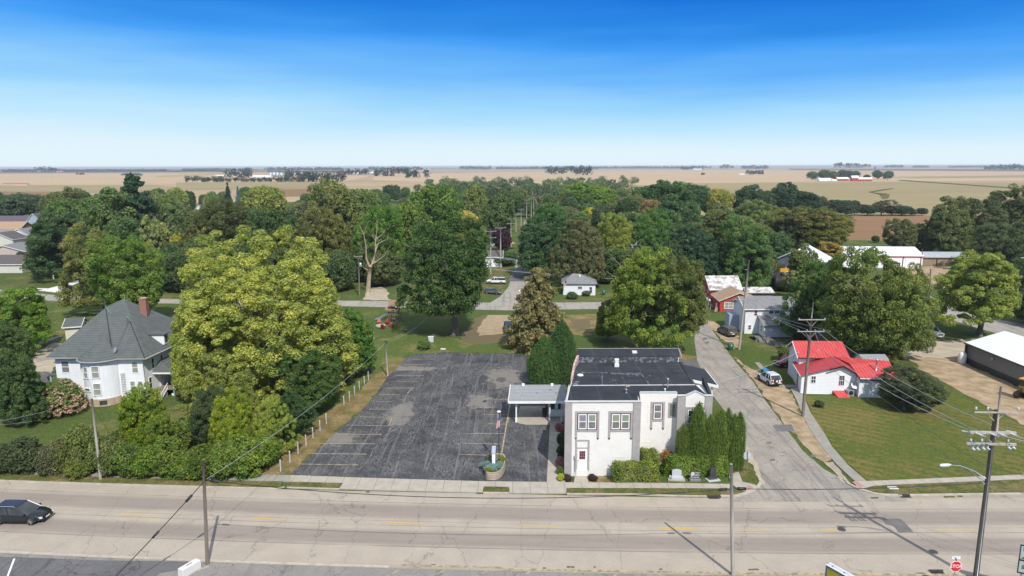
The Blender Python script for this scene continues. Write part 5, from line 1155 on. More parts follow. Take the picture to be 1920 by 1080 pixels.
# ================================================================== houses further off
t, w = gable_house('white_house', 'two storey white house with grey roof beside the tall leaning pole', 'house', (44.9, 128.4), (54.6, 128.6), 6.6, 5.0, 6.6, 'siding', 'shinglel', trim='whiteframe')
window(t, w, 2.0, 3.5, .75, 1.05, pane='maroon', fw=.09); window(t, w, 5.0, 3.85, .95, .72, pane='glass', fw=.09, rail=False, mull=1); window(t, w, 6.1, 3.85, .95, .72, pane='glass', fw=.09, rail=False, mull=1); window(t, w, .95, .8, .65, .95, pane='glass', fw=.08)
wl = Wall((44.9, 135.0), (44.9, 128.4)); window(t, wl, 2.2, 3.4, .6, 1.1, pane='glass', fw=.08); window(t, wl, 4.6, 3.4, .6, 1.1, pane='glass', fw=.08)
m = MB().prism([(43.0, 132.0), (44.88, 131.4), (44.88, 136), (43.4, 136)], 0, 3.0); m.build('side_extension', M['bluegrey'], t)
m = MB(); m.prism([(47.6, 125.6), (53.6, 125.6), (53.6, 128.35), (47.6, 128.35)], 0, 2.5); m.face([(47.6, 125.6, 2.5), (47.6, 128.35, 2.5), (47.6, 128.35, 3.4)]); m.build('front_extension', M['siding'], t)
m = MB().slab([(47.2, 125.1, 2.42), (54.0, 125.1, 2.42), (54.0, 128.38, 3.62), (47.2, 128.38, 3.62)], .12); m.build('extension_roof', M['shinglel'], t)
we = Wall((47.6, 128.3), (47.6, 125.6)); window(t, we, 1.4, .8, .8, 1.2, pane='glass', fw=.08, mull=1)
t, w = gable_house('red_barn', 'tall red barn with a rusty white metal roof', 'barn', (46.6, 157.5), (53.6, 157.5), 7.5, 3.6, 6.0, 'barnred', 'rustroof', trim='white')
wl = Wall((46.6, 165), (46.6, 157.5)); window(t, wl, 2.4, 2.2, .6, 1.0, pane='glass'); window(t, wl, 5.4, 2.2, .6, 1.0, pane='glass')
t, w = gable_house('red_house', 'low red house with tan shingle gable roof in front of the red barn', 'house', (46.2, 148.6), (54.4, 148.0), 7.5, 2.6, 4.35, 'housered', 'shinglet', trim='cream', along=False)
window(t, w, 1.9, .7, 2.0, 1.5, pane='blind', fw=.12, mull=1); window(t, w, 5.0, .6, 1.1, 1.75, pane='glass', fw=.14)
m = MB(); m.slab([w.p(2.5, 2.9, .55), w.p(4.2, 3.75, .55), w.p(4.2, 3.75, .3), w.p(2.5, 2.9, .3)], .14); m.slab([w.p(4.2, 3.75, .55), w.p(6.4, 2.75, .55), w.p(6.4, 2.75, .3), w.p(4.2, 3.75, .3)], .14); m.build('porch_gable', M['greywood'], t)
t, w = gable_house('lean_to_shed', 'weathered low shed with pale roof right of the red barn', 'shed', (56.0, 160), (62.2, 160), 5, 2.2, 3.0, 'greywood', 'rustroof', trim='greywood')
# cottage with hipped roof
p = G(1086, 556); t = thing('white_cottage', Vector((16.9, 171, 0)), 'small white cottage with a hipped grey roof across the back street', 'house')
MB().prism([(12.9, 169.2), (20.9, 168.4), (21.3, 175), (13.4, 176)], 0, 2.9).build('wall', M['panel'], t)
m = MB(); c = [Vector(v) for v in ((12.4, 168.7, 2.95), (21.4, 167.9, 2.95), (21.8, 175.5, 2.95), (12.9, 176.5, 2.95))]; a, b_ = Vector((15.6, 172.3, 5.0)), Vector((17.4, 172.2, 4.9))
for f in ((c[0], c[1], b_, a), (c[1], c[2], b_), (c[2], c[3], a, b_), (c[3], c[0], a)): m.face(f)
m.face(c[::-1]); m.build('roof', M['shinglel'], t)
w = Wall((12.9, 169.2), (20.9, 168.4)); window(t, w, 4.2, 1.5, 1.1, .8, pane='glass', mull=1, rail=False); window(t, w, 6.9, .6, .8, 1.6, pane='glass')
MB().obox((17.2, 171.0, 4.3), .35, .35, .6).build('roof_vent', M['white'], t)
# grey metal building at the right edge
def steel_building():
    o = Vector((80, 96, 0)); t = thing('metal_building', o, 'grey ribbed metal building with white roof at the right edge', 'building')
    X0, X1, Y0, Y1 = 74.3, 87.0, 80, 108.4
    MB().prism([(X0, Y0), (X1, Y0), (X1, Y1), (X0+.3, Y1)], .9, 3.3).face([(X0+.3, Y1, 3.3), (X1, Y1, 3.3), (80.6, Y1, 5.2)]).build('wall', M['greymetal'], t)
    MB().prism([(X0-.03, Y0), (X1, Y0), (X1, Y1+.03), (X0+.27, Y1+.03)], 0, .9).build('base_panel', M['greydark'], t)
    m = MB(); m.slab([(X0+.1, Y1+.3, 3.35), (X0-.2, 94.6, 3.35), (80.4, 94.6, 5.3), (80.6, Y1+.3, 5.3)], .1); m.slab([(80.6, Y1+.3, 5.3), (80.4, Y0, 5.3), (X1+.2, Y0, 3.35), (X1+.2, Y1+.3, 3.35)], .1)
    m.slab([(X0-.2, 94.6, 3.75), (X0-.2, Y0, 3.75), (80.4, Y0, 5.32), (80.4, 94.6, 5.32)], .1); m.build('roof', M['whitemetal'], t)
    m = MB(); m.slab([(X0-.26, Y1+.3, 3.36), (X0-.3, 94.6, 3.36), (X0-.2, 94.6, 3.36), (X0+.06, Y1+.3, 3.36)], .16); m.prism([(X0-.1, 94.55), (X0+2, 94.55), (X0+2, 94.63), (X0-.1, 94.63)], 3.3, 3.7); m.prism([(X0-.05, Y1-.1), (X0+.3, Y1-.1), (X0+.3, Y1+.1), (X0-.05, Y1+.1)], 0, 3.3); m.build('trim', M['greydark'], t)
    MB().lathe((0, 0, 0), [(.25, 0), (.25, .06)], 12).xf(Matrix.Translation((74.42, 102.2, 2.4)) @ Matrix.Rotation(rad(-90), 4, 'Y')).build('wall_fan', M['steel'], t)
    MB().lathe((73.7, 108.0, 0), [(.55, 0), (.6, .2), (.6, 1.5), (.35, 1.85), (.05, 1.95)], 16).build('water_tank', M['white'], t)
steel_building()
t, w = gable_house('grey_shed', 'blue grey shed with brown roof half hidden behind the big right tree', 'shed', (78.4, 134.8), (84.3, 134.2), 8, 3.9, 4.6, 'shedgrey', 'shingleb', trim='greydark')
MB().prism([(77.0, 133.4), (79.2, 133.4), (79.2, 134.6), (77.0, 134.6)], 0, 2.6).build('porch', M['white'], t)
t, w = gable_house('pole_barn', 'long white metal pole barn with white doors on the dirt yard', 'barn', (104.5, 214.5), (129.0, 212.5), 13, 3.9, 6.0, 'whitemetal', 'whitemetal', trim='barnred')
for u in (10.5, 16.2, 21.6):
    m = MB(); w.box(m, u-2.2, u+2.2, .1, 3.4, 0, .08); m.build('sliding_door', M['whiteframe'], t)
    m = MB(); w.box(m, u+2.25, u+2.5, 0, 3.7, 0, .1); m.build('door_post', M['maroon'], t)
t, w = gable_house('tan_shed', 'low tan shed with dark doorway and grey metal roof right of the pole barn', 'shed', (130.0, 218.5), (146.5, 217.5), 8, 2.8, 4.0, 'tanwall', 'galv', trim='tanwall')
m = MB(); w.box(m, 6.8, 7.1, 0, 2.5, 0, .06); m.build('door_gap', M['blacktrim'], t)
t, w = gable_house('farm_workshop', 'big workshop with curved pale metal roof behind the red house', 'building', (78.5, 205.5), (90.2, 197.5), 18, 3.4, 7.0, 'shedgrey', 'whitemetal', trim='galv', along=False)
t, w = gable_house('metal_warehouse', 'pale blue grey metal roofed warehouse beyond the workshop', 'building', (80, 226), (92, 225), 14, 4.4, 6.2, 'galv', 'galv', trim='galv')
t, w = gable_house('red_shed', 'dark red shed with white roof beside the right hand trees', 'shed', (150.5, 197.5), (166, 195), 9, 3.0, 5.0, 'barnred', 'whitemetal', trim='barnred')
t, w = gable_house('tool_shed', 'dark maroon shed behind the red pickup and the white house', 'shed', (52.6, 113.0), (55.6, 112.6), 4, 2.5, 3.4, 'barnred', 'shingleb', trim='white')
# left side houses
t, w = gable_house('cream_garage', 'cream garage with brown shingle roof at the left edge', 'garage', (-166, 207.5), (-150.5, 207.5), 8.5, 2.8, 5.0, 'cream', 'shingleb', trim='white')
wr_ = Wall((-150.5, 207.5), (-150.5, 216)); m = MB(); wr_.box(m, 3.8, 8.2, .3, 2.0, 0, .8); m.slab([wr_.p(3.6, 2.2, 1.0), wr_.p(8.4, 2.2, 1.0), wr_.p(8.4, 2.9, 0), wr_.p(3.6, 2.9, 0)], .1); m.build('lean_to', M['cream'], t)
m = MB(); w.box(m, 5.6, 6.5, .1, 2.3, 0, .06); w.box(m, 7.4, 8.2, .1, 2.3, 0, .06); m.build('door', M['walk'], t)
t, w = gable_house('pink_house', 'pale pink house with a grey roof behind the cream garage', 'house', (-183, 233), (-168, 235.5), 11, 3.0, 5.4, 'pinkwall', 'shinglel', trim='white', along=False)
t, w = gable_house('cottage', 'brown roofed cottage with a white gable at the left edge', 'house', (-211, 272), (-199.5, 272), 9, 3.6, 6.2, 'cream', 'shingleb', trim='white', along=False)
window(t, w, 5, 1.0, 1.2, 1.8, pane='glass')
t, w = gable_house('cottage', 'white cottage with slate gable right of the brown roofed cottage', 'house', (-215, 292), (-207.5, 292), 8, 3.6, 6.0, 'whitemetal', 'shinglel', trim='white', along=False)
t, w = gable_house('bungalow', 'dark bungalow with a wide tan roof on the far left', 'house', (-258, 318), (-230, 318), 12, 3.2, 6.6, 'redbrick', 'shinglet', trim='white')
t, w = gable_house('bungalow', 'low house with a purple roof behind the tan roofed bungalow', 'house', (-270, 352), (-250, 352), 12, 3.4, 7.0, 'cream', 'purple', trim='white')
t, w = gable_house('bungalow', 'low house with blue grey roof left of the tan roofed bungalow', 'house', (-240, 296), (-218, 294), 10, 3.0, 5.2, 'bluegrey', 'shinglel', trim='white')
t, w = gable_house('tall_house', 'blue grey house with a steep turret roof rising among the left trees', 'house', (-237.5, 335), (-231, 335), 7, 6.2, 9.6, 'bluegrey', 'shingle', trim='white', along=False)
t, w = gable_house('white_house', 'white house with tall grey roof showing between trees left of centre', 'house', (-187, 400), (-178.3, 400), 9, 4.8, 10.1, 'whitemetal', 'shinglel', trim='white', along=False)
MB().obox((-185, 405, 8.5), .9, .9, 2.6).build('chimney', M['redbrick'], t)
t, w = gable_house('small_house', 'small white house with brown roof left of the utility pole row', 'house', (-9.5, 218), (-3.2, 218), 8, 3.2, 4.8, 'whitemetal', 'shingleb', trim='white')
p = G(938, 497); t = thing('cargo_trailer', p, 'small white box trailer beside the brown roofed small house', 'trailer'); MB().obox((p.x, p.y, .6), 2.4, 1.9, 1.7).build('body', M['white'], t); MB().lathe((0, 0, 0), [(.35, 0), (.35, .2)], 14).xf(Matrix.Translation((p.x, p.y-.9, .35)) @ Matrix.Rotation(rad(90), 4, 'X')).build('wheel', M['tyre'], t)
for (a, b_, d, e, r, wl, rf, lab) in [((-13, 330), (-6, 330), 8, 3.2, 5.5, 'galv', 'shinglel', 'grey house half hidden beside the utility pole row'), ((-14, 420), (-7, 420), 9, 3.5, 6, 'whitemetal', 'galv', 'white house at the far end of the utility pole row'),
                                      ((-82, 372), (-74, 372), 9, 7, 11, 'whitemetal', 'shinglel', 'white gable showing through the trees left of the dead tree'), ((38, 246), (47, 246), 8, 3, 5, 'whitemetal', 'shinglel', 'white house glimpsed through the trees behind the yellow green pair')]:
    gable_house('small_house', lab, 'house', a, b_, d, e, r, wl, rf)
# ================================================================== vehicles (built nose along +x, then turned)
def vehicle(name, label, cat, loc, rz, pm, L_=4.7, Wd=1.86, H=1.7, kind='suv', rims='rim', spare=False, rails=False, group=None, bedcap=False):
    t = thing(name, loc, label, cat, group); t['_o'] = (0, 0, 0); w = Wd/2; h = L_/2; bel = .58*H+.02
    def part(mb, nm, m, par=None): return mb.build(nm, m, par or t)
    if kind == 'pickup': st = [(-h, .5, bel, .9), (-h+.08, .45, bel, .97), (-.1*L_, .38, bel, 1), (.12*L_, .36, bel, 1), (.28*L_, .38, bel-.02, .98), (.42*L_, .42, bel-.06, .95), (h-.06, .48, bel-.12, .88), (h, .52, bel-.22, .82)]
    else: st = [(-h, .5, bel-.12, .84), (-h+.1, .36, bel+.02, .93), (-.34*L_, .28, bel+.03, .99), (-.05*L_, .26, bel, 1), (.2*L_, .26, bel-.02, 1), (.33*L_, .28, bel-.07, .97), (.43*L_, .32, bel-.16, .90), (h-.05, .38, bel-.26, .78), (h, .46, bel-.36, .68)]
    m = MB(); n0 = len(m.v); ring = 10
    for x, zb, zt, k in st:
        y = w*k; bx = x
        for yy, zz in ((-y*.86, zb), (-y*.99, zb+.14), (-y, zb+.3), (-y*.985, zt-.14), (-y*.9, zt), (y*.9, zt), (y*.985, zt-.14), (y, zb+.3), (y*.99, zb+.14), (y*.86, zb)): m.v.append((bx, yy, zz))
    for i in range(len(st)-1):
        for k in range(ring):
            q = (k+1) % ring; m.f.append((n0+i*ring+k, n0+i*ring+q, n0+(i+1)*ring+q, n0+(i+1)*ring+k)); m.m.append(0); m.sm.append(True)
    m.f.append(tuple(n0+k for k in reversed(range(ring)))); e = n0+(len(st)-1)*ring; m.f.append(tuple(e+k for k in range(ring))); m.m += [0, 0]; m.sm += [False, False]
    # cabin
    if kind == 'pickup': xb0, xb1, xt0, xt1 = -.10*L_, .26*L_, -.06*L_, .13*L_
    elif kind == 'van': xb0, xb1, xt0, xt1 = -h+.12, .30*L_, -h+.45, .10*L_
    else: xb0, xb1, xt0, xt1 = -h+.10, .26*L_, -h+.60, .03*L_
    wb, wt = w*.92, w*.79; zb, zt = bel-.02, H-.07
    g = MB(); g.hexa([(xb0, -wb, zb), (xb1, -wb, zb-.03), (xb1, wb, zb-.03), (xb0, wb, zb), (xt0, -wt, zt), (xt1, -wt, zt), (xt1, wt, zt), (xt0, wt, zt)])
    rf = m
    rf.hexa([(xt0-.06, -wt-.02, zt-.01), (xt1+.06, -wt-.02, zt-.01), (xt1+.06, wt+.02, zt-.01), (xt0-.06, wt+.02, zt-.01), (xt0+.05, -wt*.9, H), (xt1-.08, -wt*.9, H), (xt1-.08, wt*.9, H), (xt0+.05, wt*.9, H)])
    for s in (-1, 1):                                    # pillars
        for fb, ft in ((0, 0), (1, 1), (.52, .58), (.24, .26) if kind != 'pickup' else (.5, .5)):
            a = Vector((xb0+(xb1-xb0)*fb, s*(wb+.005), zb)); b_ = Vector((xt0+(xt1-xt0)*ft, s*(wt+.005), zt)); rf.tube([a, b_], .045, 4, 0, False)
    if kind == 'pickup':
        x0, x1 = -h+.08, xb0-.04
        if not bedcap:
            m.box((x0, -w*.80, bel-.06), (x1, w*.80, bel+.003), 1)
            for s in (-1, 1): m.box((x0, s*w*.82, bel-.02), (x1, s*w*.97, bel+.07))
            m.box((x0-.06, -w*.9, bel-.3), (x0, w*.9, bel+.06))
        else:
            g.hexa([(x0, -wb, zb), (x1, -wb, zb), (x1, wb, zb), (x0, wb, zb), (x0+.15, -wt, zt-.06), (x1, -wt, zt-.06), (x1, wt, zt-.06), (x0+.15, wt, zt-.06)]); m.box((x0+.1, -wt, zt-.06), (x1, wt, zt+.0))
    part(m, 'body', [pm, M['black']]); part(g, 'window', M['glass'])
    rw = .36 if kind != 'sedan' else .33
    for x in (-.29*L_, .31*L_):
        for s in (-1, 1):
            T = Matrix.Translation((x, s*(w-.10), rw)) @ Matrix.Rotation(rad(90)*-s, 4, 'X')
            wh = part(MB().lathe((0, 0, 0), [(rw*.6, -.11), (rw*.96, -.11), (rw, -.06), (rw, .08), (rw*.94, .125), (rw*.66, .13)], 18).xf(T), 'wheel', M['tyre'])
            r_ = MB().lathe((0, 0, 0), [(rw*.64, .11), (rw*.62, .136), (rw*.55, .12), (rw*.16, .12), (rw*.14, .14)], 14)
            for k in range(5): a = k*1.2566; r_.tube([(math.cos(a)*.05, math.sin(a)*.05, .135), (math.cos(a)*rw*.58, math.sin(a)*rw*.58, .135)], .03, 4)
            part(r_.xf(T), 'rim', M[rims], wh)
            T2 = Matrix.Translation((x, s*(w-.02), rw)) @ Matrix.Rotation(rad(90)*-s, 4, 'X')
    for s in (-1, 1):
        for x in (-.29*L_, .31*L_): part(MB().tube([(x+math.cos(k)*(rw+.09), s*(w-.015), rw+math.sin(k)*(rw+.09)) for k in [math.pi*i/8 for i in range(9)]], .05, 5), 'wheel_arch', M['black'])
        part(MB().box((-.24*L_, s*w*.90, .24), (.24*L_, s*w*.97, .34)), 'side_sill', M['black'])
    zf = st[-2][2]
    for s in (-1, 1):
        x1 = h-.05; m = MB().obox((h-.13, s*w*.58, zf-.16), .22, .46, .15, s*-.28); part(m, 'headlight', M['lamp'])
        m = MB().box((-h-.015, s*w*.62, bel-.32), (-h+.2, s*w*.90, bel-.02)); part(m, 'taillight', M['tail'])
        m = MB().obox((xb1-.2, s*(w+.08), bel-.02), .14, .22, .15); part(m, 'wing_mirror', pm)
    m = MB().box((h-.06, -w*.5, zf-.30), (h+.03, w*.5, zf-.06)); part(m, 'grille', M['black'])
    m = MB().box((h-.1, -w*.72, .34), (h+.03, w*.72, .5)).box((-h-.05, -w*.82, .38), (-h+.1, w*.82, .56)); part(m, 'bumper', M['steel'] if kind == 'pickup' else M['black'])
    m = MB().box((-h-.06, -.26, .60), (-h-.02, .26, .74)).box((h+.025, -.26, .42), (h+.045, .26, .54)); part(m, 'number_plate', M['white'])
    if rails:
        for s in (-1, 1): part(MB().tube([(xt0+.1, s*wt*.93, H-.05), (xt0+.3, s*wt*.93, H+.03), (xt1-.25, s*wt*.93, H+.03), (xt1-.05, s*wt*.93, H-.05)], .03, 5), 'roof_rail', M['steel'])
    if spare:
        T = Matrix.Translation((-h-.14, .12, .98)) @ Matrix.Rotation(rad(-90), 4, 'Y'); wh = part(MB().lathe((0, 0, 0), [(.2, -.1), (.36, -.1), (.37, .05), (.3, .11)], 18).xf(T), 'spare_wheel', M['tyre'])
        part(MB().lathe((0, 0, 0), [(.2, .10), (.17, .125), (.03, .13)], 14).xf(T), 'spare_cover', M['cream'], wh)
    t.rotation_euler = (0, 0, rz); return t
p = rpt(-45.2, -1.9, .03)
vehicle('black_suv', 'black SUV driving along the main road at the left edge', 'car', p, rad(-1.5), M['pblack'], 4.95, 1.92, 1.64, rails=True)
vehicle('blue_car', 'dark blue car parked nose forward on the pale gravel pad', 'car', G(953.5, 620)+Vector((0, 0, .02)), rad(-88), M['pblue'], 4.7, 1.85, 1.55)
vehicle('minivan', 'dark grey minivan parked on the dirt beside the side street', 'car', G(1364, 629)+Vector((0, .6, .04)), rad(101), M['pgrey'], 4.9, 1.95, 1.75, 'van', rails=True)
vehicle('white_suv', 'white SUV with spare wheel on its back door', 'car', G(1446, 722)+Vector((0, 1.0, .04)), rad(98), M['pwhite'], 4.5, 1.82, 1.75, spare=True, rails=True)
vehicle('red_pickup', 'old dark red pickup parked behind the red roofed house', 'truck', G(1483, 690)+Vector((.3, 1.2, 0)), rad(195), M['pred'], 5.0, 1.9, 1.75, 'pickup')
vehicle('silver_pickup', 'silver pickup facing forward at the end of the gravel yard', 'truck', G(1752, 633)+Vector((0, 1.6, .02)), rad(-80), M['psilver'], 5.4, 1.95, 1.85, 'pickup')
vehicle('red_pickup', 'bright red pickup half hidden under the big right hand tree', 'truck', G(1694, 652)+Vector((0, 1.5, .02)), rad(-65), M['pred2'], 5.3, 1.95, 1.85, 'pickup')
vehicle('white_pickup', 'white pickup with a bed cap parked on grass by the north street', 'truck', G(930, 532)+Vector((0, 0, .01)), rad(172), M['pwhite'], 5.4, 1.95, 1.9, 'pickup', bedcap=True)
vehicle('dark_car', 'dark car parked on grass beside the big dark maple', 'car', G(924, 551), rad(-20), M['pgrey'], 4.5, 1.8, 1.5)
vehicle('dark_car', 'dark car standing in front of the cream garage', 'car', Vector((-166.5, 203, 0)), rad(-15), M['pblack'], 4.6, 1.8, 1.5)
vehicle('white_car', 'white car parked beside the farm workshop', 'car', G(1484, 519), rad(30), M['pwhite'], 4.5, 1.8, 1.6)

# bulldozer at the right edge
def bulldozer():
    p = Vector((73.6, 91.2, 0)); t = thing('bulldozer', p, 'yellow bulldozer on muddy tracks at the right edge of the dirt track', 'bulldozer'); t['_o'] = (0, 0, 0)
    for s in (-1, 1):
        prof = [(-1.75, .25), (-1.9, .55), (-1.6, .85), (-.3, 1.0), (1.3, .95), (1.85, .6), (1.6, .15), (1.2, 0), (-1.3, 0)]
        m = MB(); y0, y1 = s*.75, s*1.35
        k = len(prof); m.face([(x, y0, z) for x, z in prof]); m.face([(x, y1, z) for x, z in prof][::-1])
        for i in range(k): a, b_ = prof[i], prof[(i+1) % k]; m.face([(a[0], y0, a[1]), (a[0], y1, a[1]), (b_[0], y1, b_[1]), (b_[0], y0, b_[1])])
        tr = m.build('track', M['track'], t)
        m = MB(); m.add(MB().lathe((0, 0, 0), [(.42, -.05), (.42, .05)], 14).xf(Matrix.Translation((-1.35, s*1.38, .5)) @ Matrix.Rotation(rad(90), 4, 'X'))); m.add(MB().lathe((0, 0, 0), [(.36, -.05), (.36, .05)], 14).xf(Matrix.Translation((1.35, s*1.38, .5)) @ Matrix.Rotation(rad(90), 4, 'X'))); m.box((-1.0, s*1.36, .3), (1.0, s*1.41, .55)); m.build('drive_wheel', M['cat'], tr)
    MB().hexa([(-1.9, -.7, .9), (1.0, -.7, .9), (1.0, .7, .9), (-1.9, .7, .9), (-1.85, -.62, 1.75), (1.0, -.6, 1.85), (1.0, .6, 1.85), (-1.85, .62, 1.75)]).build('engine_hood', M['cat'], t)
    MB().box((.6, -.75, 1.8), (1.9, .75, 2.0)).build('cab_floor', M['cat'], t)
    m = MB(); m.hexa([(.6, -.7, 2), (1.9, -.7, 2), (1.9, .7, 2), (.6, .7, 2), (.75, -.6, 2.9), (1.8, -.6, 2.9), (1.8, .6, 2.9), (.75, .6, 2.9)]); m.build('cab', M['glass'], t); MB().box((.5, -.8, 2.9), (2.0, .8, 3.05)).build('cab_roof', M['cat'], t)
    m = MB(); n = 8
    for i in range(n):
        a, b_ = -.5+i/n, -.5+(i+1)/n
        m.hexa([(-2.75-.5*(a*a)+.2, -1.7, .05+1.1*(a+.5)), (-2.65-.5*(a*a)+.2, -1.7, .05+1.1*(a+.5)), (-2.65-.5*(a*a)+.2, 1.7, .05+1.1*(a+.5)), (-2.75-.5*(a*a)+.2, 1.7, .05+1.1*(a+.5)), (-2.75-.5*(b_*b_)+.2, -1.7, .05+1.1*(b_+.5)), (-2.65-.5*(b_*b_)+.2, -1.7, .05+1.1*(b_+.5)), (-2.65-.5*(b_*b_)+.2, 1.7, .05+1.1*(b_+.5)), (-2.75-.5*(b_*b_)+.2, 1.7, .05+1.1*(b_+.5))])
    for s in (-1, 1): m.tube([(-2.6, s*1.5, .4), (0, s*1.5, .5)], .09, 6)
    bl = m.build('blade', M['cat'], t)
    MB().tube([(-.8, -.3, 1.75), (-.8, -.3, 2.6)], .07, 8).build('exhaust', M['track'], t)
    t.rotation_euler = (0, 0, rad(0)); t.rotation_euler.z = rad(205)
    t.location = (72.0, 90.6, .02)
bulldozer()
# excavator by the workshop, far off
p = G(1470, 516); t = thing('excavator', p, 'small yellow excavator standing in front of the farm workshop', 'excavator')
m = MB(); m.obox(p, 3.2, .7, .9).obox((p.x, p.y+1.5, 0), 3.2, .7, .9); m.build('track', M['track'], t); MB().obox((p.x, p.y+.7, .9), 2.6, 2.0, 1.2).build('body', M['cat'], t); MB().obox((p.x-.5, p.y+.3, 2.1), 1.1, 1.0, 1.2).build('cab', M['glass'], t)
MB().tube([(p.x+1, p.y+.7, 1.8), (p.x+2.6, p.y+.5, 3.6), (p.x+4.2, p.y+.4, 2.6)], .2, 6).tube([(p.x+4.2, p.y+.4, 2.6), (p.x+4.4, p.y+.3, .8)], .16, 6).build('boom', M['cat'], t)
# black tanks lying behind the red barn
for px, py, r_, l_, lab in ((1456, 545, 2.3, 4.6, 'big black tank lying on its side with a filler neck behind the white house'), (1474, 549, 2.2, 5.0, 'black ribbed tank half hidden behind the twiggy tree by the white house')):
    p = G(px, py); t = thing('black_tank', p, lab, 'tank', 'black tanks'); m = MB()
    prof = [(.3, -l_/2), (r_*.8, -l_/2+.15), (r_, -l_/2+.7)]+[(r_*(1 if k % 2 else .95), -l_/2+.7+(l_-1.4)*k/12) for k in range(1, 12)]+[(r_, l_/2-.7), (r_*.8, l_/2-.15), (.3, l_/2)]
    m.lathe((0, 0, 0), prof, 20); m.xf(Matrix.Translation((p.x, p.y+r_, r_)) @ Matrix.Rotation(rad(90), 4, 'Y') @ Matrix.Rotation(rad(25), 4, 'X')); m.build('shell', M['black'], t)
    MB().lathe((p.x-.4, p.y+r_, 2*r_-.15), [(.55, 0), (.55, .45), (.3, .55), (.3, .8)], 12).build('filler_neck', M['black'], t)

# ================================================================== poles and wires
def upole(px, base, top, label, r=.15, topx=None, m='pole', name='utility_pole', cat='utility pole', group='utility poles', h=None, extra=None):
    p = G(px, base); e = V(topx if topx is not None else px, top, p.y)
    t = thing(name, p, label, cat, group)
    MB().tube([p-Vector((0, 0, .3)), p, p.lerp(e, .5), e], [r*1.08, r*1.05, r*.92, r*.75], 10).build('pole_shaft', M[m], t)
    return t, p, e
def crossarm(t, c, half, ang=0, ins=(), m='arm', brace=True, th=.11, drop=.75, pin=.22):
    d = Vector((math.cos(ang), math.sin(ang), 0)); n = Vector((-d.y, d.x, 0))*.10
    mb = MB(); a, b_ = c-d*half, c+d*half; s = Vector((0, 0, th/2)); k = n.normalized()*th*.42
    q = c-n*1.4
    mb.hexa([a-n*1.4-k-s, b_-n*1.4-k-s, b_-n*1.4+k-s, a-n*1.4+k-s, a-n*1.4-k+s, b_-n*1.4-k+s, b_-n*1.4+k+s, a-n*1.4+k+s])
    o = mb.build('crossarm', M[m], t)
    if brace:
        bm = MB()
        for sg in (-1, 1): bm.tube([q+d*half*.45*sg, q-Vector((0, 0, drop))+n*.6], .03, 5)
        bm.build('brace', M[m], t)
    out = []
    for u in ins:
        b0 = q+d*u+Vector((0, 0, th/2)); MB().lathe(b0, [(.02, 0), (.02, pin*.4), (.07, pin*.42), (.09, pin*.6), (.06, pin*.75), (.08, pin*.9), (.04, pin)], 10).build('insulator', M['porc'], o); out.append(b0+Vector((0, 0, pin)))
    return o, out
def cable(name, pts, r, m, label, cat='cable', group=None, splices=(), sm='cable'):
    mb = MB(); mb.tube(pts, r, 5, 0, True, False); o = mb.build(name, M[m], origin=pts[0]); tag(o, label, cat, group)
    for i, ln, rr in splices:
        j = min(int(i*(len(pts)-1)), len(pts)-2); a, b_ = Vector(pts[j]), Vector(pts[j+1]); d = (b_-a).normalized(); f = i*(len(pts)-1)-j; c = a.lerp(b_, f)
        MB().tube([c-d*ln/2, c-d*ln*.42, c+d*ln*.42, c+d*ln/2], [rr*.4, rr, rr, rr*.4], 8).build('splice_case', M[sm], o)
    return o
t1, b1, e1 = upole(189, 900, 747, 'pale grey pole in the verge in front of the old white house', .14, 172, 'polel')
MB().tube([e1-Vector((0, 0, .5)), e1+Vector((-.35, .1, -.55))], .04, 5).build('bracket', M['black'], t1)
t2, b2, e2 = upole(389, 1058, 862, 'pole carrying black cable beside the concrete block', .14, 381, 'pole')
for k in range(6):
    q = b2.lerp(e2, .42+.07*k); MB().tube([q+Vector((-.2, 0, 0)), q+Vector((.2, 0, 0))], .015, 4).build('step_bolt', M['steel'], t2)
t3, b3, e3 = upole(1374, 1079, 870, 'pale splitting pole casting a long shadow across the road', .15, 1371, 'polel')
t4, b4, e4 = upole(1829, 1087, 768, 'big dark pole with three crossarms and a street lamp at right', .20, 1867.5, 'poled')
q0, q1 = b4.lerp(e4, .96)+Vector((.22, -.12, 0)), V(1874, 724, b4.y)+Vector((.1, 0, 0))
MB().tube([b4.lerp(e4, .84)+Vector((.22, -.05, 0)), q1], [.09, .07], 8).build('pole_extension', M['polel'], t4)
c = V(1866, 772, b4.y); a1_, i1 = crossarm(t4, c, 1.62, rad(-2), (-1.52, -.66, 1.55), pin=.36)
c = V(1859, 810, b4.y); a2_, i2 = crossarm(t4, c, 1.68, rad(-3), (), th=.2)
c = V(1856, 831, b4.y); a3_, i3 = crossarm(t4, c, 1.80, rad(-3), (-1.5, -.7, 1.2), th=.17, brace=False, pin=.30)
for u in (-1.55, -1.2, -.75, -.4, 1.25, 1.6):
    x = c+Vector((u, -.3+.05*u, -.22)); MB().tube([x+Vector((.05, 0, .3)), x, x+Vector((.12, -.15, -.12))], [.09, .10, .07], 7).build('cutout_switch', M['porc'], a3_)
for u, s in ((-1.65, -1), (-1.3, 1), (-.3, 1), (.35, 1), (1.2, 1), (1.7, -1)):
    x = V(1859, 810, b4.y)+Vector((u, -.2, .02)); MB().tube([x, x+Vector((s*.18, -.35*s, -.05)), x+Vector((s*.3, -.6*s, -.08))], [.03, .075, .03], 6).build('strain_insulator', M['porc'], a2_)
for u in (-1.2, -.3, 1.3):                                 # jumper loops between the arms
    a = V(1859, 810, b4.y)+Vector((u-.2, -.25, 0)); b_ = c+Vector((u-.3, -.3, -.1)); MB().tube(catenary(a, b_, .35, 8), .012, 4).build('jumper', M['cable'], a2_)
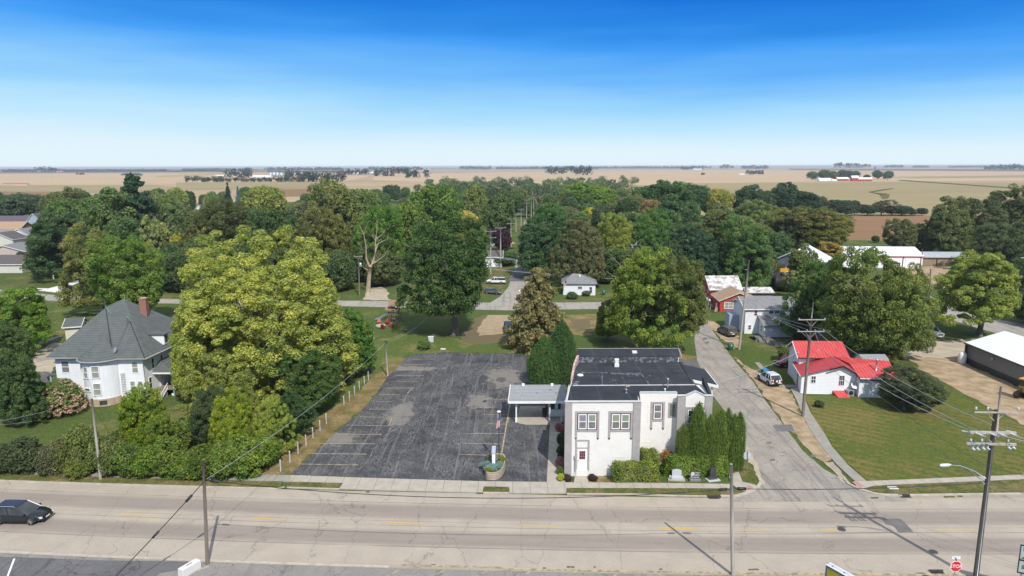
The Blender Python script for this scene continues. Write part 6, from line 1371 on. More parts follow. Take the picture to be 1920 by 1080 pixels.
# lamp arm
l0 = b4.lerp(e4, .60); l1 = V(1777, 872, b4.y-.4)
MB().tube([l0, l0.lerp(l1, .35)+Vector((0, 0, .28)), l0.lerp(l1, .7)+Vector((0, 0, .30)), l1], [.05, .045, .04, .04], 7).tube([l0-Vector((0, 0, .5)), l0.lerp(l1, .5)+Vector((0, 0, .28))], .025, 5).build('lamp_arm', M['steel'], t4)
MB().tube([l1+Vector((.25, 0, .02)), l1, l1+Vector((-.45, 0, -.03)), l1+Vector((-.6, 0, -.04))], [.06, .14, .15, .06], 9).build('lamp_head', M['alu'], t4)
MB().tube([b4+Vector((-.06, -.22, 0)), b4.lerp(e4, .35)+Vector((-.06, -.2, 0)), b4.lerp(e4, .78)+Vector((-.06, -.18, 0))], .025, 5).build('conduit', M['alu'], t4)
t5, b5, e5 = upole(1505, 781, 596, 'tall brown pole with two crossarms in front of the red roofed house', .19, 1521.5, 'pole')
MB().tube([e5-Vector((0, 0, .8)), V(1525, 566, b5.y)], .06, 7).build('lightning_rod', M['steel'], t5)
c5a = V(1521.5, 599, b5.y); _, i5a = crossarm(t5, c5a, 1.72, 0, (-1.6, 1.6), drop=.9, pin=.15)
c5b = V(1519.5, 621, b5.y); _, i5b = crossarm(t5, c5b, 1.72, 0, (-1.6, -.5, .5, 1.6), drop=.9, pin=.2)
t6, b6, e6 = upole(1386, 655, 488, 'tall pale leaning pole beside the two storey white house', .19, 1404.5, 'polel')
c = V(1394, 561, b6.y); crossarm(t6, c+Vector((-.6, 0, 0)), 1.0, 0, (), drop=.5); 
MB().tube([V(1402, 506, b6.y), V(1396, 505, b6.y)], .05, 5).build('lamp_arm', M['steel'], t6)
t7, b7, e7 = upole(727, 705, 637, 'short grey pole at the corner of the parking lot', .13, 722, 'polel')
MB().tube([V(727, 640, b7.y), V(721, 646, b7.y)], .06, 5).build('bracket', M['black'], t7)
t8, b8, e8 = upole(674, 556, 474, 'pole with a transformer behind the dead bare tree', .15, 672, 'pole')
crossarm(t8, V(672, 481, b8.y), 1.1, 0, (-.9, .9)); MB().lathe(V(676, 500, b8.y-.4), [(.3, 0), (.34, .05), (.34, .95), (.2, 1.0)], 12).build('transformer', M['steel'], t8)
# the row of tall poles up the north street
prow = [(920, 514, 428, 2, 'nearest pole of the north street row, with transformer clutter'), (938.5, 501, 422, 1, 'second pole of the north street row, with a single high arm'), (958, 463, 406, 2, 'third pole of the north street row above the orange umbrella'),
        (967.5, 435, 399, 1, 'fourth pole of the north street row, short and slim'), (977, 433, 389, 2, 'fifth pole of the north street row, with two wide arms'), (987.5, 416, 372, 2, 'sixth pole of the north street row, left of the tallest'),
        (996, 412, 369, 1, 'seventh pole of the north street row'), (1000.5, 411, 361, 2, 'tallest far pole of the north street row'), (1006, 406, 378, 1, 'farthest pole of the north street row')]
prev = None
for px, by, ty, na, lab in prow:
    t_, p_, e_ = upole(px, by, ty, lab, .23, None, 'polel', group='poles up the north street'); tops = []
    for k in range(na):
        _, q_ = crossarm(t_, e_-Vector((0, 0, .9+1.9*k)), 1.7, rad(4), (-1.5, 1.5)); tops += q_
    if px < 925:
        for k in range(5): MB().lathe(e_-Vector((-.9+.45*k, .3, 5.3+.3*(k % 2))), [(.2, 0), (.22, .05), (.22, .7), (.1, .8)], 10).build('transformer', M['steel'], t_)
    if prev is not None and px != 938.5 and px != 967.5:
        for a, b_ in zip(prev, tops): cable('power_line', catenary(a, b_, .8, 10), .012, 'copperwire', 'thin power line strung along the north street pole row', 'power line', 'power lines up the north street')
    if na == 2: prev = tops
for px, by, ty, lab, arm in ((1238, 470, 440, 'lone pole rising between the dark trees right of centre', 0), (1537, 470, 430, 'lamp pole in front of the brown green tree at right', 1), (1742, 559, 504, 'thin lamp pole on the grass left of the yellow green street tree', 1), (1727, 503, 466, 'pole standing at the right corner of the pole barn', 0), (7, 410, 396, 'small pole above the tan roof at the left edge', 0), (1326, 585, 550, 'thin short pole beside the white canopy tent', 0), (1391, 552, 510, 'second pole close behind the tall leaning pole', 0)):
    t_, p_, e_ = upole(px, by, ty, lab, .14, px+3 if px > 1200 else px-2, 'pole', 'lamp_pole' if arm else 'utility_pole', 'lamp pole' if arm else 'utility pole', 'poles further off')
    if arm: MB().tube([e_-Vector((0, 0, .5)), e_+Vector((-1.4, 0, 0)), e_+Vector((-2.4, 0, -.1))], [.05, .05, .12], 6).build('lamp_arm', M['steel'], t_)
# the black cable along the road
a2 = V(385, 900, b2.y); a3 = V(1374, 916, b3.y); a4 = V(1848, 905, b4.y)
MB().tube([a2-Vector((.25, 0, 0)), a2+Vector((.3, -.1, .05))], .07, 6).build('cable_clamp', M['black'], t2)
cable('black_cable', catenary(a2, a3, 1.15, 40), .03, 'cable', 'long black cable sagging over the main road between two poles', splices=((.018, .75, .12), (.982, .7, .11)))
cable('black_cable', catenary(a3, a4, .25, 30), .03, 'cable', 'black cable crossing above the side street mouth to the big pole', splices=((.035, .75, .13),))
q_ = V(190, 1108, 45.5)
cable('black_cable', catenary(a2, q_, .12, 20), .035, 'cable', 'black cable with two splice cases running off the lower left edge', splices=((.17, .7, .11), (.50, .7, .09)))
a7 = V(722, 643, b7.y)
cable('service_wire', catenary(a2, a7, .9, 26), .022, 'wire', 'grey wire from the verge pole up to the parking lot pole'); cable('service_wire', catenary(a7, V(806, 590, 148), .8, 20), .022, 'wire', 'grey wire from the parking lot pole into the dark maple')
cable('service_wire', catenary(e1-Vector((0, 0, .5)), V(160, 700, 87.5), .3, 10), .012, 'wire', 'thin wire from the pale pole to the round bay')
cable('service_wire', catenary(V(-40, 796, 66), V(90, 770, 72), .1, 10), .015, 'wire', 'upper of two thin wires over the lawn at the left edge'); cable('service_wire', catenary(V(-40, 798, 62), V(60, 790, 68), .1, 10), .015, 'wire', 'lower of two thin wires over the lawn at the left edge')
cable('service_wire', catenary(e1-Vector((0, 0, .8)), G(222, 838), .1, 6), .012, 'copperwire', 'guy wire slanting down from the pale pole into the bushes')
# three bright wires from the brown pole to the big pole and on
P4 = [V(1815, 806, b4.y), V(1843, 812, b4.y), V(1905, 815, b4.y)]
labs = ['lowest of the three bright wires over the mown lawn', 'middle one of the three bright wires over the mown lawn', 'highest of the three bright wires over the mown lawn']
for k, (u, q_) in enumerate(zip((0, 2, 3), P4)): cable('power_line', catenary(i5b[u], q_, .9, 26), .022, 'wire', labs[k], 'power line')
for k, q_ in enumerate([V(1852, 810, b4.y), V(1905, 818, b4.y)]): cable('power_line', [q_, q_+Vector((16, -14, -1.2))], .022, 'wire', ['bright wire leaving the big pole downwards past its left arm', 'bright wire leaving the right arm end of the big pole'][k], 'power line')
for k, (y0, y1) in enumerate(((868, 850), (905, 905))):
    a = V(1846+6*k, 872+34*k, b4.y); cable('power_line', catenary(V(1525-5*k, 640+14*k, b5.y), a, .7, 26), .018, 'copperwire', ['upper dark wire crossing the mown lawn to the big pole', 'lower dark wire crossing the mown lawn to the big pole'][k], 'power line'); cable('power_line', [a, a+Vector((18, -14, -1.5))], .018, 'copperwire', ['upper dark wire leaving the big pole towards the lower right', 'lower dark wire leaving the big pole towards the lower right'][k], 'power line')
for k, u in enumerate((0, 1, 3)): cable('power_line', catenary(i5b[u], V(1395-30*k, 548-4*k, 175), 1.0, 20), .018, 'wire', ['left of three wires running from the brown pole to the back', 'middle of three wires running from the brown pole to the back', 'right of three wires running from the brown pole to the back'][k], 'power line')
cable('service_wire', catenary(Vector((25.0, 80.5, 5.7)), Vector((42.4, 97.4, 5.0)), .35, 20), .028, 'wire', 'pale wire from the side canopy across the street to the red roof')
cable('power_line', catenary(V(905, 478, 200), V(1145, 500, 196), .5, 20), .05, 'wire', 'upper pale wire bundle crossing in front of the centre trees', 'power line'); cable('power_line', catenary(V(905, 480, 199), V(1145, 502, 195), .5, 20), .05, 'wire', 'middle pale wire bundle crossing in front of the centre trees', 'power line')
cable('power_line', catenary(V(905, 502, 185), V(1150, 523, 182), .3, 20), .04, 'wire', 'lower grey wire crossing above the white cottage', 'power line')
for k in range(3): cable('power_line', catenary(V(1290, 520+k*13, 170), V(1400, 545+k*9, b6.y), .6, 12), .02, 'wire', ['top wire reaching the leaning pole from the left', 'middle wire reaching the leaning pole from the left', 'bottom wire reaching the leaning pole from the left'][k], 'power line')

# ================================================================== signs
def text(s, size, m, par, loc, rot, name='lettering', ext=.004, bold=0, align='CENTER'):
    cu = bpy.data.curves.new(name, 'FONT'); cu.body = s; cu.size = size; cu.align_x = align; cu.align_y = 'CENTER'; cu.extrude = ext; cu.offset = bold
    o = bpy.data.objects.new(name, cu); me = bpy.data.meshes.new_from_object(o); bpy.data.objects.remove(o)
    me.materials.clear(); me.materials.append(M[m]); o = bpy.data.objects.new(name, me); COL.objects.link(o)
    if par is not None: o.parent = par
    o.location = Vector(loc)-(Vector(par['_o']) if par is not None else Vector((0, 0, 0))); o.rotation_euler = rot; return o
def glyphs(par, loc, wd, hh, m, n, name='lettering'):
    """a line of letter-like strokes for writing too small to read in the photograph"""
    r = random.Random(n); mb = MB(); x0, y0, z0 = loc; s = wd/n
    for k in range(n):
        a = x0+k*s; w_ = s*.72; b_ = min(.022, s*.2)
        for (u0, u1, v0, v1) in [(0, b_, 0, hh)]+r.sample([(w_-b_, w_, 0, hh), (b_, w_-b_, hh-b_, hh), (b_, w_-b_, hh*.45, hh*.45+b_), (b_, w_-b_, 0, b_)], 2): mb.face([(a+u0, y0, z0+v0), (a+u1, y0, z0+v0), (a+u1, y0, z0+v1), (a+u0, y0, z0+v1)])
    return mb.build(name, M[m], par)
def octa(r, c, y0, y1, ang=0):
    m = MB(); P = [(r*math.cos(math.pi/8+k*math.pi/4), r*math.sin(math.pi/8+k*math.pi/4)) for k in range(8)]
    m.face([(c[0]+x, c[1]+y0, c[2]+z) for x, z in P]); m.face([(c[0]+x, c[1]+y1, c[2]+z) for x, z in P][::-1])
    for k in range(8): a, b_ = P[k], P[(k+1) % 8]; m.face([(c[0]+a[0], c[1]+y0, c[2]+a[1]), (c[0]+a[0], c[1]+y1, c[2]+a[1]), (c[0]+b_[0], c[1]+y1, c[2]+b_[1]), (c[0]+b_[0], c[1]+y0, c[2]+b_[1])])
    return m
YS = 47.0; c = V(1792.5, 1062, YS); R8 = 10.7*mpp(c)/math.cos(math.pi/8)
t = thing('stop_sign', Vector((c.x, YS+.05, 0)), 'red stop sign facing the camera below a white street name plate', 'sign')
MB().tube([(c.x, YS+.06, 0), (c.x, YS+.06, c.z+.75)], .035, 8).build('post', M['steel'], t)
octa(R8, c, 0, .012).build('sign_plate', M['white'], t); sp = octa(R8*.91, c, -.008, 0).build('sign_face', M['stopred'], t)
text('STOP', R8*.80, 'white', t, (c.x, YS-.012, c.z), (rad(90), 0, 0), bold=.003)
MB().tube([(c.x, YS+.06, c.z+R8), (c.x-.06, YS+.04, c.z+R8+.17), (c.x-.16, YS+.02, c.z+R8+.24)], .05, 7).build('name_bracket', M['black'], t)
p_ = V(1793, 1045.8, YS); m = MB().box((p_.x-.32, YS, p_.z-.11), (p_.x+.32, YS+.012, p_.z+.11)); m.build('name_plate', M['white'], t)
glyphs(t, (p_.x-.2, YS-.004, p_.z-.05), .38, .10, 'steel', 6)
p_ = G(1401.5, 885); c = V(1400.8, 854.5, p_.y); R8 = 7.6*mpp(c)/math.cos(math.pi/8)
t = thing('stop_sign', p_, 'back of a stop sign on a dark post at the side street corner', 'sign')
MB().tube([p_, (c.x+.01, p_.y, c.z+R8*.95)], .04, 8).build('post', M['pole'], t); octa(R8, (c.x, c.y+.05, c.z), 0, .012).build('sign_plate', M['alu'], t)
# yellow box sign at the lower edge
a, b_ = V(1549, 1059, 44.0), V(1566, 1083, 42.9)
t = thing('box_sign', Vector((a.x, 44, 0)), 'yellow faced metal box sign cut by the bottom edge', 'sign')
dirx = Vector((.50, -.87, 0)); o_ = Vector((a.x, 44.0, 0)); wS = Wall(o_, o_+dirx*3.0); zt = a.z
m = MB(); wS.box(m, 0, 3.0, zt-2.0, zt, -.45, 0); m.build('cabinet', M['alu'], t)
m = MB(); wS.box(m, .12, 2.88, zt-1.88, zt-.14, 0, .012); m.build('sign_face', M['signyellow'], t)
m = MB()
for r_ in ((0, 3, zt-.14, zt-.02), (0, .12, zt-2, zt-.14), (2.88, 3, zt-2, zt-.14), (.12, 2.88, zt-2, zt-1.88)): wS.box(m, *r_, 0, .03)
m.build('sign_frame', M['shedgrey'], t)
for u in (.6, 2.4): MB().tube([wS.p(u, 0, -.22), wS.p(u, zt-2, -.22)], .08, 8).build('post', M['steel'], t)
for u in (.35, 1.25): MB().lathe(wS.p(u, zt, -.22), [(.05, 0), (.04, .04)], 8).build('bolt', M['black'], t)
m = MB(); wS.box(m, -.02, 3.02, zt-.005, zt+.03, -.47, -.39); wS.box(m, -.02, 3.02, zt-.005, zt+.03, -.06, .03); m.build('edge_rail', M['white'], t)
# pale board sign at the right edge
a = V(1914, 1020, 46.0); t = thing('board_sign', Vector((a.x+.3, 46, 0)), 'pale green two panel board sign with black frame cut by the right edge', 'sign')
wS = Wall((a.x, 46.0), (a.x+1.9, 45.05)); zt = a.z
m = MB(); wS.box(m, 0, 2.1, zt-2.3, zt, -.08, 0); m.build('panel', M['signpale'], t)
m = MB()
for r_ in ((0, 2.1, zt-.09, zt), (0, .06, zt-2.3, zt-.09), (2.04, 2.1, zt-2.3, zt-.09), (.06, 2.04, zt-2.3, zt-2.2), (.06, 2.04, zt-1.28, zt-1.18)): wS.box(m, *r_, 0, .03)
m.build('sign_frame', M['blacktrim'], t)
rz_ = math.atan2(wS.u.y, wS.u.x)
text('M', .42, 'black', t, wS.p(.36, zt-.36, .004), (rad(90), 0, rz_), bold=.012); text('S', .38, 'black', t, wS.p(.32, zt-1.78, .004), (rad(90), 0, rz_), bold=.012); text('S', .38, 'black', t, wS.p(.56, zt-1.62, .004), (rad(90), 0, rz_), bold=.012)
m = MB(); 
tri = [wS.p(.1, zt-1.12, .006), wS.p(.6, zt-1.12, .006), wS.p(.6, zt-.7, .006)]; m.face(tri); m.build('sign_graphic', M['weed'], t)
for u in (.3, 1.8): MB().tube([wS.p(u, 0, -.12), wS.p(u, zt-.1, -.12)], .06, 8).build('post', M['steel'], t)

# ================================================================== things on the ground
def cblock():
    p = G(349, 1078); t = thing('concrete_block', p, 'pale concrete barrier block beside the cable pole', 'block')
    c, s = math.cos(rad(62)), math.sin(rad(62))
    m = MB().obox((p.x+.15, p.y+.35, 0), 1.7, .62, .72, rad(62), 0, .97); m.build('block_body', M['newcon'], t, bevel=.03)
    MB().obox((p.x+.15, p.y+.35, .72), .5, .1, .03, rad(62)).build('lifting_slot', M['walk_old'], t)
    MB().obox((p.x+.9, p.y+.75, 0), 1.1, .14, .1, rad(40)).build('timber', M['arm'], t)
cblock()
for (tx, ty, bx, by, lab) in ((219.5, 848, 239, 889.5, 'taller leaning white stake in front of the bushes'), (222.5, 861, 237, 886, 'shorter leaning white stake in front of the bushes')):
    p = G(bx, by); e = V(tx, ty, p.y+.1); o = MB().tube([p, e], .045, 6).build('leaning_stake', M['whiteframe'], origin=p); tag(o, lab, 'stake', 'leaning white stakes')
p = G(450, 879); t = thing('small_sign', p, 'small white sign on a short post by the sapling hedge', 'sign'); MB().tube([p, p+Vector((0, 0, .9))], .03, 6).build('post', M['white'], t); MB().obox(p+Vector((0, -.03, .8)), .45, .03, .3).build('sign_plate', M['white'], t)
posts = [(526.5, 862, 884), (544, 847, 867.5), (559.3, 830.3, 850.5), (574, 816.5, 835.5), (587, 802, 821), (600.3, 788, 807.5), (612, 775, 794.5), (645, 741.5, 760), (655.5, 734, 751.5), (665, 724, 741), (674, 714.5, 731.5), (683.3, 705, 721.5), (690.8, 697, 712.5), (701.3, 629, 636)]
ords = 'nearest,second,third,fourth,fifth,sixth,seventh,eighth,ninth,tenth,eleventh,twelfth,thirteenth,farthest'.split(',')
proto = None
for k, (px, ty, by) in enumerate(posts):
    p = G(px, by); lab = '%s white post of the row beside the parking lot, counted from the road' % ords[k]
    if proto is None:
        proto = thing('fence_post', p, lab, 'post', 'white posts beside the parking lot')
        MB().obox(p, .10, .10, 1.28).build('post_shaft', M['granitel'], proto); MB().obox(p+Vector((0, 0, 1.28)), .12, .12, .05, 0, 0, .4).build('post_cap', M['white'], proto)
    else: copy_thing(proto, p, rnd.uniform(-.3, .3), lab)
# planter island with a sign slab, flag pole and low shrubs
def island():
    c = Vector((-1.8, 68.7, 0)); t = thing('raised_planter', c, 'tan stone planter island in the front of the parking lot', 'planter')
    a, b_ = .98, 2.55
    def ringp(k, z): return [Vector((c.x+.03*s_y*k+(a*k)*(abs(math.cos(w))**.75)*(1 if math.cos(w) > 0 else -1)+.13*(b_*k)*math.sin(w), c.y+(b_*k)*(abs(math.sin(w))**.8)*(1 if math.sin(w) > 0 else -1), z)) for s_y in (0,) for w in [2*math.pi*i/40 for i in range(40)]]
    m = MB(); o0, o1, i1, i0 = ringp(1.06, 0), ringp(1.0, .70), ringp(.88, .70), ringp(.88, .5)
    for A_, B_ in ((o0, o1), (o1, i1), (i1, i0)):
        for k in range(40): q = (k+1) % 40; m.face([A_[k], A_[q], B_[q], B_[k]])
    m.build('retaining_wall', M['retain'], t)
    MB().face(ringp(.89, .56)).build('soil', M['mulch'], t)
    return c
pc = island()
p = Vector((pc.x-.2, pc.y+.35, .56)); t = thing('monument_sign', p, 'white upright sign slab standing in the stone planter', 'sign')
MB().obox(p, .34, 1.75, 1.45).build('sign_slab', M['whiteframe'], t, bevel=.02); MB().obox(p+Vector((0, 0, 1.45)), .42, 1.85, .10).build('sign_cap', M['alu'], t); MB().obox(p+Vector((0, -.9, 0)), .36, .08, .22).build('sign_base', M['granited'], t)
pf = Vector((pc.x+.35, pc.y+1.35, .56)); ft = V(932.3, 773, pf.y)
t = thing('flag_pole', pf, 'dark flag pole with a white lamp top in the stone planter', 'flag pole')
MB().tube([pf, Vector((pf.x, pf.y, ft.z))], [.05, .035], 8).build('pole_shaft', M['black'], t); MB().lathe((pf.x, pf.y, ft.z), [(.05, 0), (.22, .03), (.22, .12), (.06, .18)], 12).build('pole_lamp', M['white'], t)
M['flagred'] = mat('flag_red', (.45, .04, .06), None, 2, .8); M['flagblue'] = mat('flag_blue', (.05, .07, .25), None, 2, .8); M['flagwhite'] = mat('flag_white', (.75, .73, .74), None, 2, .8)
def hanging_flag(p, ln, wd, label):
    m = MB(); n = 13                                         # limp stripes falling in folds from the halyard
    for k in range(n):
        for j in range(8):
            z0, z1 = -ln*j/8, -ln*(j+1)/8; u0, u1 = wd*k/n*(.55+.45*j/8), wd*k/n*(.55+.45*(j+1)/8); d0, d1 = wd/n*(.55+.45*j/8), wd/n*(.55+.45*(j+1)/8)
            f = lambda u: .06*math.sin(u*22+j*.4)
            mi = 2 if (j < 4 and k < 9) else (0 if k % 2 == 0 else 1)
            m.face([(p.x-u0, p.y-.06+f(u0), p.z+z0), (p.x-u0-d0, p.y-.06+f(u0+d0), p.z+z0), (p.x-u1-d1, p.y-.06+f(u1+d1), p.z+z1-.25*(k/n)), (p.x-u1, p.y-.06+f(u1), p.z+z1-.25*(k/n))], mi)
    o = m.build('flag', [M['flagred'], M['flagwhite'], M['flagblue']], origin=p); tag(o, label, 'flag')
hanging_flag(Vector((pf.x+.12, pf.y, ft.z-.15)), 1.45, .42, 'limp striped flag hanging from the pole in the stone planter')
hanging_flag(V(1062, 526, 167.8), 1.2, .8, 'small striped flag on the front of the white cottage'); hanging_flag(V(1346, 568, 147.5), 1.8, .7, 'striped flag beside the low red house')
# three sample headstones
def stone(px, py, label, kind):
    p = G(px, py); t = thing('headstone', p, label, 'headstone', 'sample headstones on the lawn')
    if kind == 0:
        MB().obox(p, 2.0, .8, .16, rad(-6)).build('pad', M['walk'], t); MB().obox(p+Vector((0, .1, .16)), 1.65, .5, .28, rad(-6)).build('base', M['granitel'], t, bevel=.02)
        m = MB(); q = p+Vector((.05, .12, .44)); u = Vector((math.cos(rad(-6)), math.sin(rad(-6)), 0)); n = Vector((-u.y, u.x, 0))*.12; P = [(-.56, 0), (.56, 0), (.55, .74), (.3, .84), (0, .88), (-.3, .84), (-.55, .74)]
        A_, B_ = [q+u*x+Vector((0, 0, z))-n for x, z in P], [q+u*x+Vector((0, 0, z))+n for x, z in P]; m.face(A_); m.face(B_[::-1])
        for k in range(7): j = (k+1) % 7; m.face([A_[j], A_[k], B_[k], B_[j]])
        m.build('slab', M['granitel'], t); 
        for k in (-.75, -.62): MB().lathe(p+u*k+Vector((0, -.12, .16)), [(.06, 0), (.08, .12), (.05, .3)], 8).build('vase', M['granitem'], t)
    elif kind == 1:
        MB().obox(p+Vector((0, .1, 0)), 1.3, .55, .32).build('base', M['granitem'], t, bevel=.02)
        m = MB(); q = p+Vector((0, .12, .32)); P = [(-.52, 0), (.58, 0), (.6, .66), (.54, .82), (0, .84), (-.1, .9), (-.32, .94), (-.5, .86), (-.58, .66)]
        A_, B_ = [q+Vector((x, -.13, z)) for x, z in P], [q+Vector((x, .13, z)) for x, z in P]; m.face(A_); m.face(B_[::-1])
        for k in range(9): j = (k+1) % 9; m.face([A_[j], A_[k], B_[k], B_[j]])
        m.build('slab', M['granited'], t)
        m = MB(); m.face([q+Vector((-.3+.25*math.cos(w)*.95, -.136, .60+.27*math.sin(w))) for w in [k*.3927 for k in range(16)]]); m.face([q+Vector((x, -.136, z)) for x, z in ((-.5, .1), (-.4, .1), (-.44, .4), (-.54, .4))]); m.face([q+Vector((x, -.136, z)) for x, z in ((-.02, .76), (.55, .76), (.52, .82), (-.02, .82))]); m.build('carving', M['granitel'], t)
        for n_, z, x, wd in ((5, .52, .02, .46), (6, .33, -.02, .54), (9, .10, -.36, .88)): glyphs(t, q+Vector((x, -.137, z)), wd, .125, 'whiteframe', n_, 'inscription')
    else:
        MB().obox(p, 1.55, .95, .10, rad(12)).build('pad', M['granitel'], t); MB().obox(p+Vector((0, .12, .1)), 1.1, .5, .28, rad(12)).build('base', M['granited'], t, bevel=.02)
        m = MB(); u = Vector((math.cos(rad(12)), math.sin(rad(12)), 0)); n = Vector((-u.y, u.x, 0)); q = p+Vector((0, .14, .38)); P = [(-.40, 0), (.38, 0), (.36, 1.12), (.2, 1.16), (-.26, 1.22), (-.34, 1.1)]
        A_, B_ = [q+u*x+Vector((0, 0, z))-n*.11 for x, z in P], [q+u*x+Vector((0, 0, z))+n*.11 for x, z in P]; m.face(A_); m.face(B_[::-1])
        for k in range(6): j = (k+1) % 6; m.face([A_[j], A_[k], B_[k], B_[j]])
        m.build('slab', M['granited'], t)
    t.scale = (.86, .86, .86)
stone(1268, 900, 'pale grey headstone on a concrete pad', 0); stone(1303, 902, 'dark headstone with white lettering and a carved circle', 1); stone(1336.5, 900, 'black blank headstone turned towards the side street', 2)
# wheelie bins
def bin_(p, label, lid, rz=0):
    t = thing('wheelie_bin', p, label, 'bin', 'green wheelie bins'); t['_o'] = (0, 0, 0)
    MB().hexa([(-.26, -.3, .08), (.26, -.3, .08), (.26, .25, .08), (-.26, .25, .08), (-.33, -.4, 1.02), (.33, -.4, 1.02), (.33, .36, 1.02), (-.33, .36, 1.02)]).build('body', M['green_bin'], t)
    MB().hexa([(-.36, -.43, 1.02), (.36, -.43, 1.02), (.36, .40, 1.05), (-.36, .40, 1.05), (-.34, -.40, 1.08), (.34, -.40, 1.08), (.34, .38, 1.14), (-.34, .38, 1.14)]).build('lid', M[lid], t)
    for s in (-1, 1): MB().lathe((0, 0, 0), [(.12, -.04), (.12, .04)], 12).xf(Matrix.Translation((s*.28, .28, .12)) @ Matrix.Rotation(rad(90), 4, 'Y')).build('wheel', M['tyre'], t)
    MB().tube([(-.28, .45, 1.0), (.28, .45, 1.0)], .025, 6).build('handle', M['black'], t); MB().face([(-.10, -.395, .72), (.10, -.395, .72), (.06, -.402, .9), (-.06, -.402, .9)]).build('sticker', M['white'], t)
    t.rotation_euler = (0, 0, rz); t.scale = (1.25, 1.25, 1.12)
bin_(G(1369.5, 656), 'green wheelie bin with green lid near the leaning pole', 'green_bin'); bin_(G(1433, 706.5), 'green wheelie bin with blue lid beside the white SUV', 'blue_lid', .2); bin_(G(1132, 553), 'green wheelie bin standing by the white cottage', 'green_bin'); bin_(G(1321, 578), 'green wheelie bin near the white canopy tent', 'blue_lid')
# playset
def playset():
    p = G(735, 601); t = thing('playset', p+Vector((0, 0, 0)), 'cedar playset with roofed tower and blue slide', 'playset'); c = Vector((p.x+.6, p.y+.6, 0))
    m = MB()
    for x, y in ((-.8, -.8), (.8, -.8), (.8, .8), (-.8, .8)): m.tube([c+Vector((x*1.25, y*1.25, 0)), c+Vector((x, y, 1.6)), c+Vector((x*.9, y*.9, 3.6))], .07, 5)
    m.build('frame', M['wood'], t)
    MB().obox(c+Vector((0, 0, 1.55)), 1.9, 1.9, .1).build('deck', M['wood'], t)
    m = MB(); m.obox(c+Vector((0, -.9, 1.95)), 1.8, .06, .5).obox(c+Vector((0, .9, 1.95)), 1.8, .06, .5).obox(c+Vector((.9, 0, 1.95)), .06, 1.74, .5); m.build('railing', M['wood'], t)
    m = MB(); m.slab([c+Vector(v) for v in ((-1.2, -1.15, 3.35), (1.2, -1.15, 3.35), (1.2, 0, 4.35), (-1.2, 0, 4.35))], .08); m.slab([c+Vector(v) for v in ((-1.2, 0, 4.35), (1.2, 0, 4.35), (1.2, 1.15, 3.35), (-1.2, 1.15, 3.35))], .08); m.build('roof', M['wood'], t)
    m = MB(); m.slab([c+Vector(v) for v in ((-2.0, -.95, 2.3), (.0, -.95, 2.3), (0, .1, 2.9), (-2, .1, 2.9))], .07); m.build('lower_roof', M['wood'], t)
    m = MB(); a, b_ = c+Vector((-.9, .2, 1.65)), c+Vector((-4.2, -.3, .15)); pts = [a, a.lerp(b_, .35)+Vector((0, 0, .08)), a.lerp(b_, .75)-Vector((0, 0, .12)), b_]
    for q, r_ in zip(pts, pts[1:]):
        for o0, o1, zz in ((-.28, .28, 0), (-.34, -.26, .16), (.26, .34, .16)): m.hexa([q+Vector((0, o0, -.04)), r_+Vector((0, o0, -.04)), r_+Vector((0, o1, -.04)), q+Vector((0, o1, -.04)), q+Vector((0, o0, zz+.02)), r_+Vector((0, o0, zz+.02)), r_+Vector((0, o1, zz+.02)), q+Vector((0, o1, zz+.02))])
    m.build('slide', M['slide'], t)
    m = MB(); f = c+Vector((-.2, -3.6, 0))
    m.tube([f+Vector((-1.4, 0, 0)), f+Vector((0, 0.4, 2.5))], .06, 5); m.tube([f+Vector((1.4, 0, 0)), f+Vector((0, .4, 2.5))], .06, 5); m.tube([f+Vector((-.7, .2, 1.2)), f+Vector((.7, .2, 1.2))], .05, 5); m.tube([f+Vector((0, .4, 2.5)), c+Vector((0, -.8, 2.5))], .08, 5); m.tube([f+Vector((-1.6, -.1, .05)), f+Vector((1.6, -.1, .05))], .05, 5); m.build('swing_beam', M['wood'], t)
    for k in (.35, .7):
        q = (f+Vector((0, .4, 2.5))).lerp(c+Vector((0, -.8, 2.5)), k); m = MB(); m.tube([q+Vector((-.22, 0, 0)), q+Vector((-.22, 0, -1.9))], .015, 4); m.tube([q+Vector((.22, 0, 0)), q+Vector((.22, 0, -1.9))], .015, 4); m.obox(q+Vector((0, 0, -1.95)), .5, .25, .06); m.build('swing', M['redpl'] if k < .5 else M['white'], t)
    m = MB(); a = c+Vector((1.1, -.3, 1.6)); b_ = c+Vector((2.3, -.9, 0))
    for s in (-.3, .3): m.tube([a+Vector((0, s, 0)), b_+Vector((0, s, 0))], .06, 4)
    for k in range(5): q = a.lerp(b_, k/5+.1); m.tube([q+Vector((0, -.3, 0)), q+Vector((0, .3, 0))], .04, 4)
    m.build('ladder', M['greywood'], t)
playset()
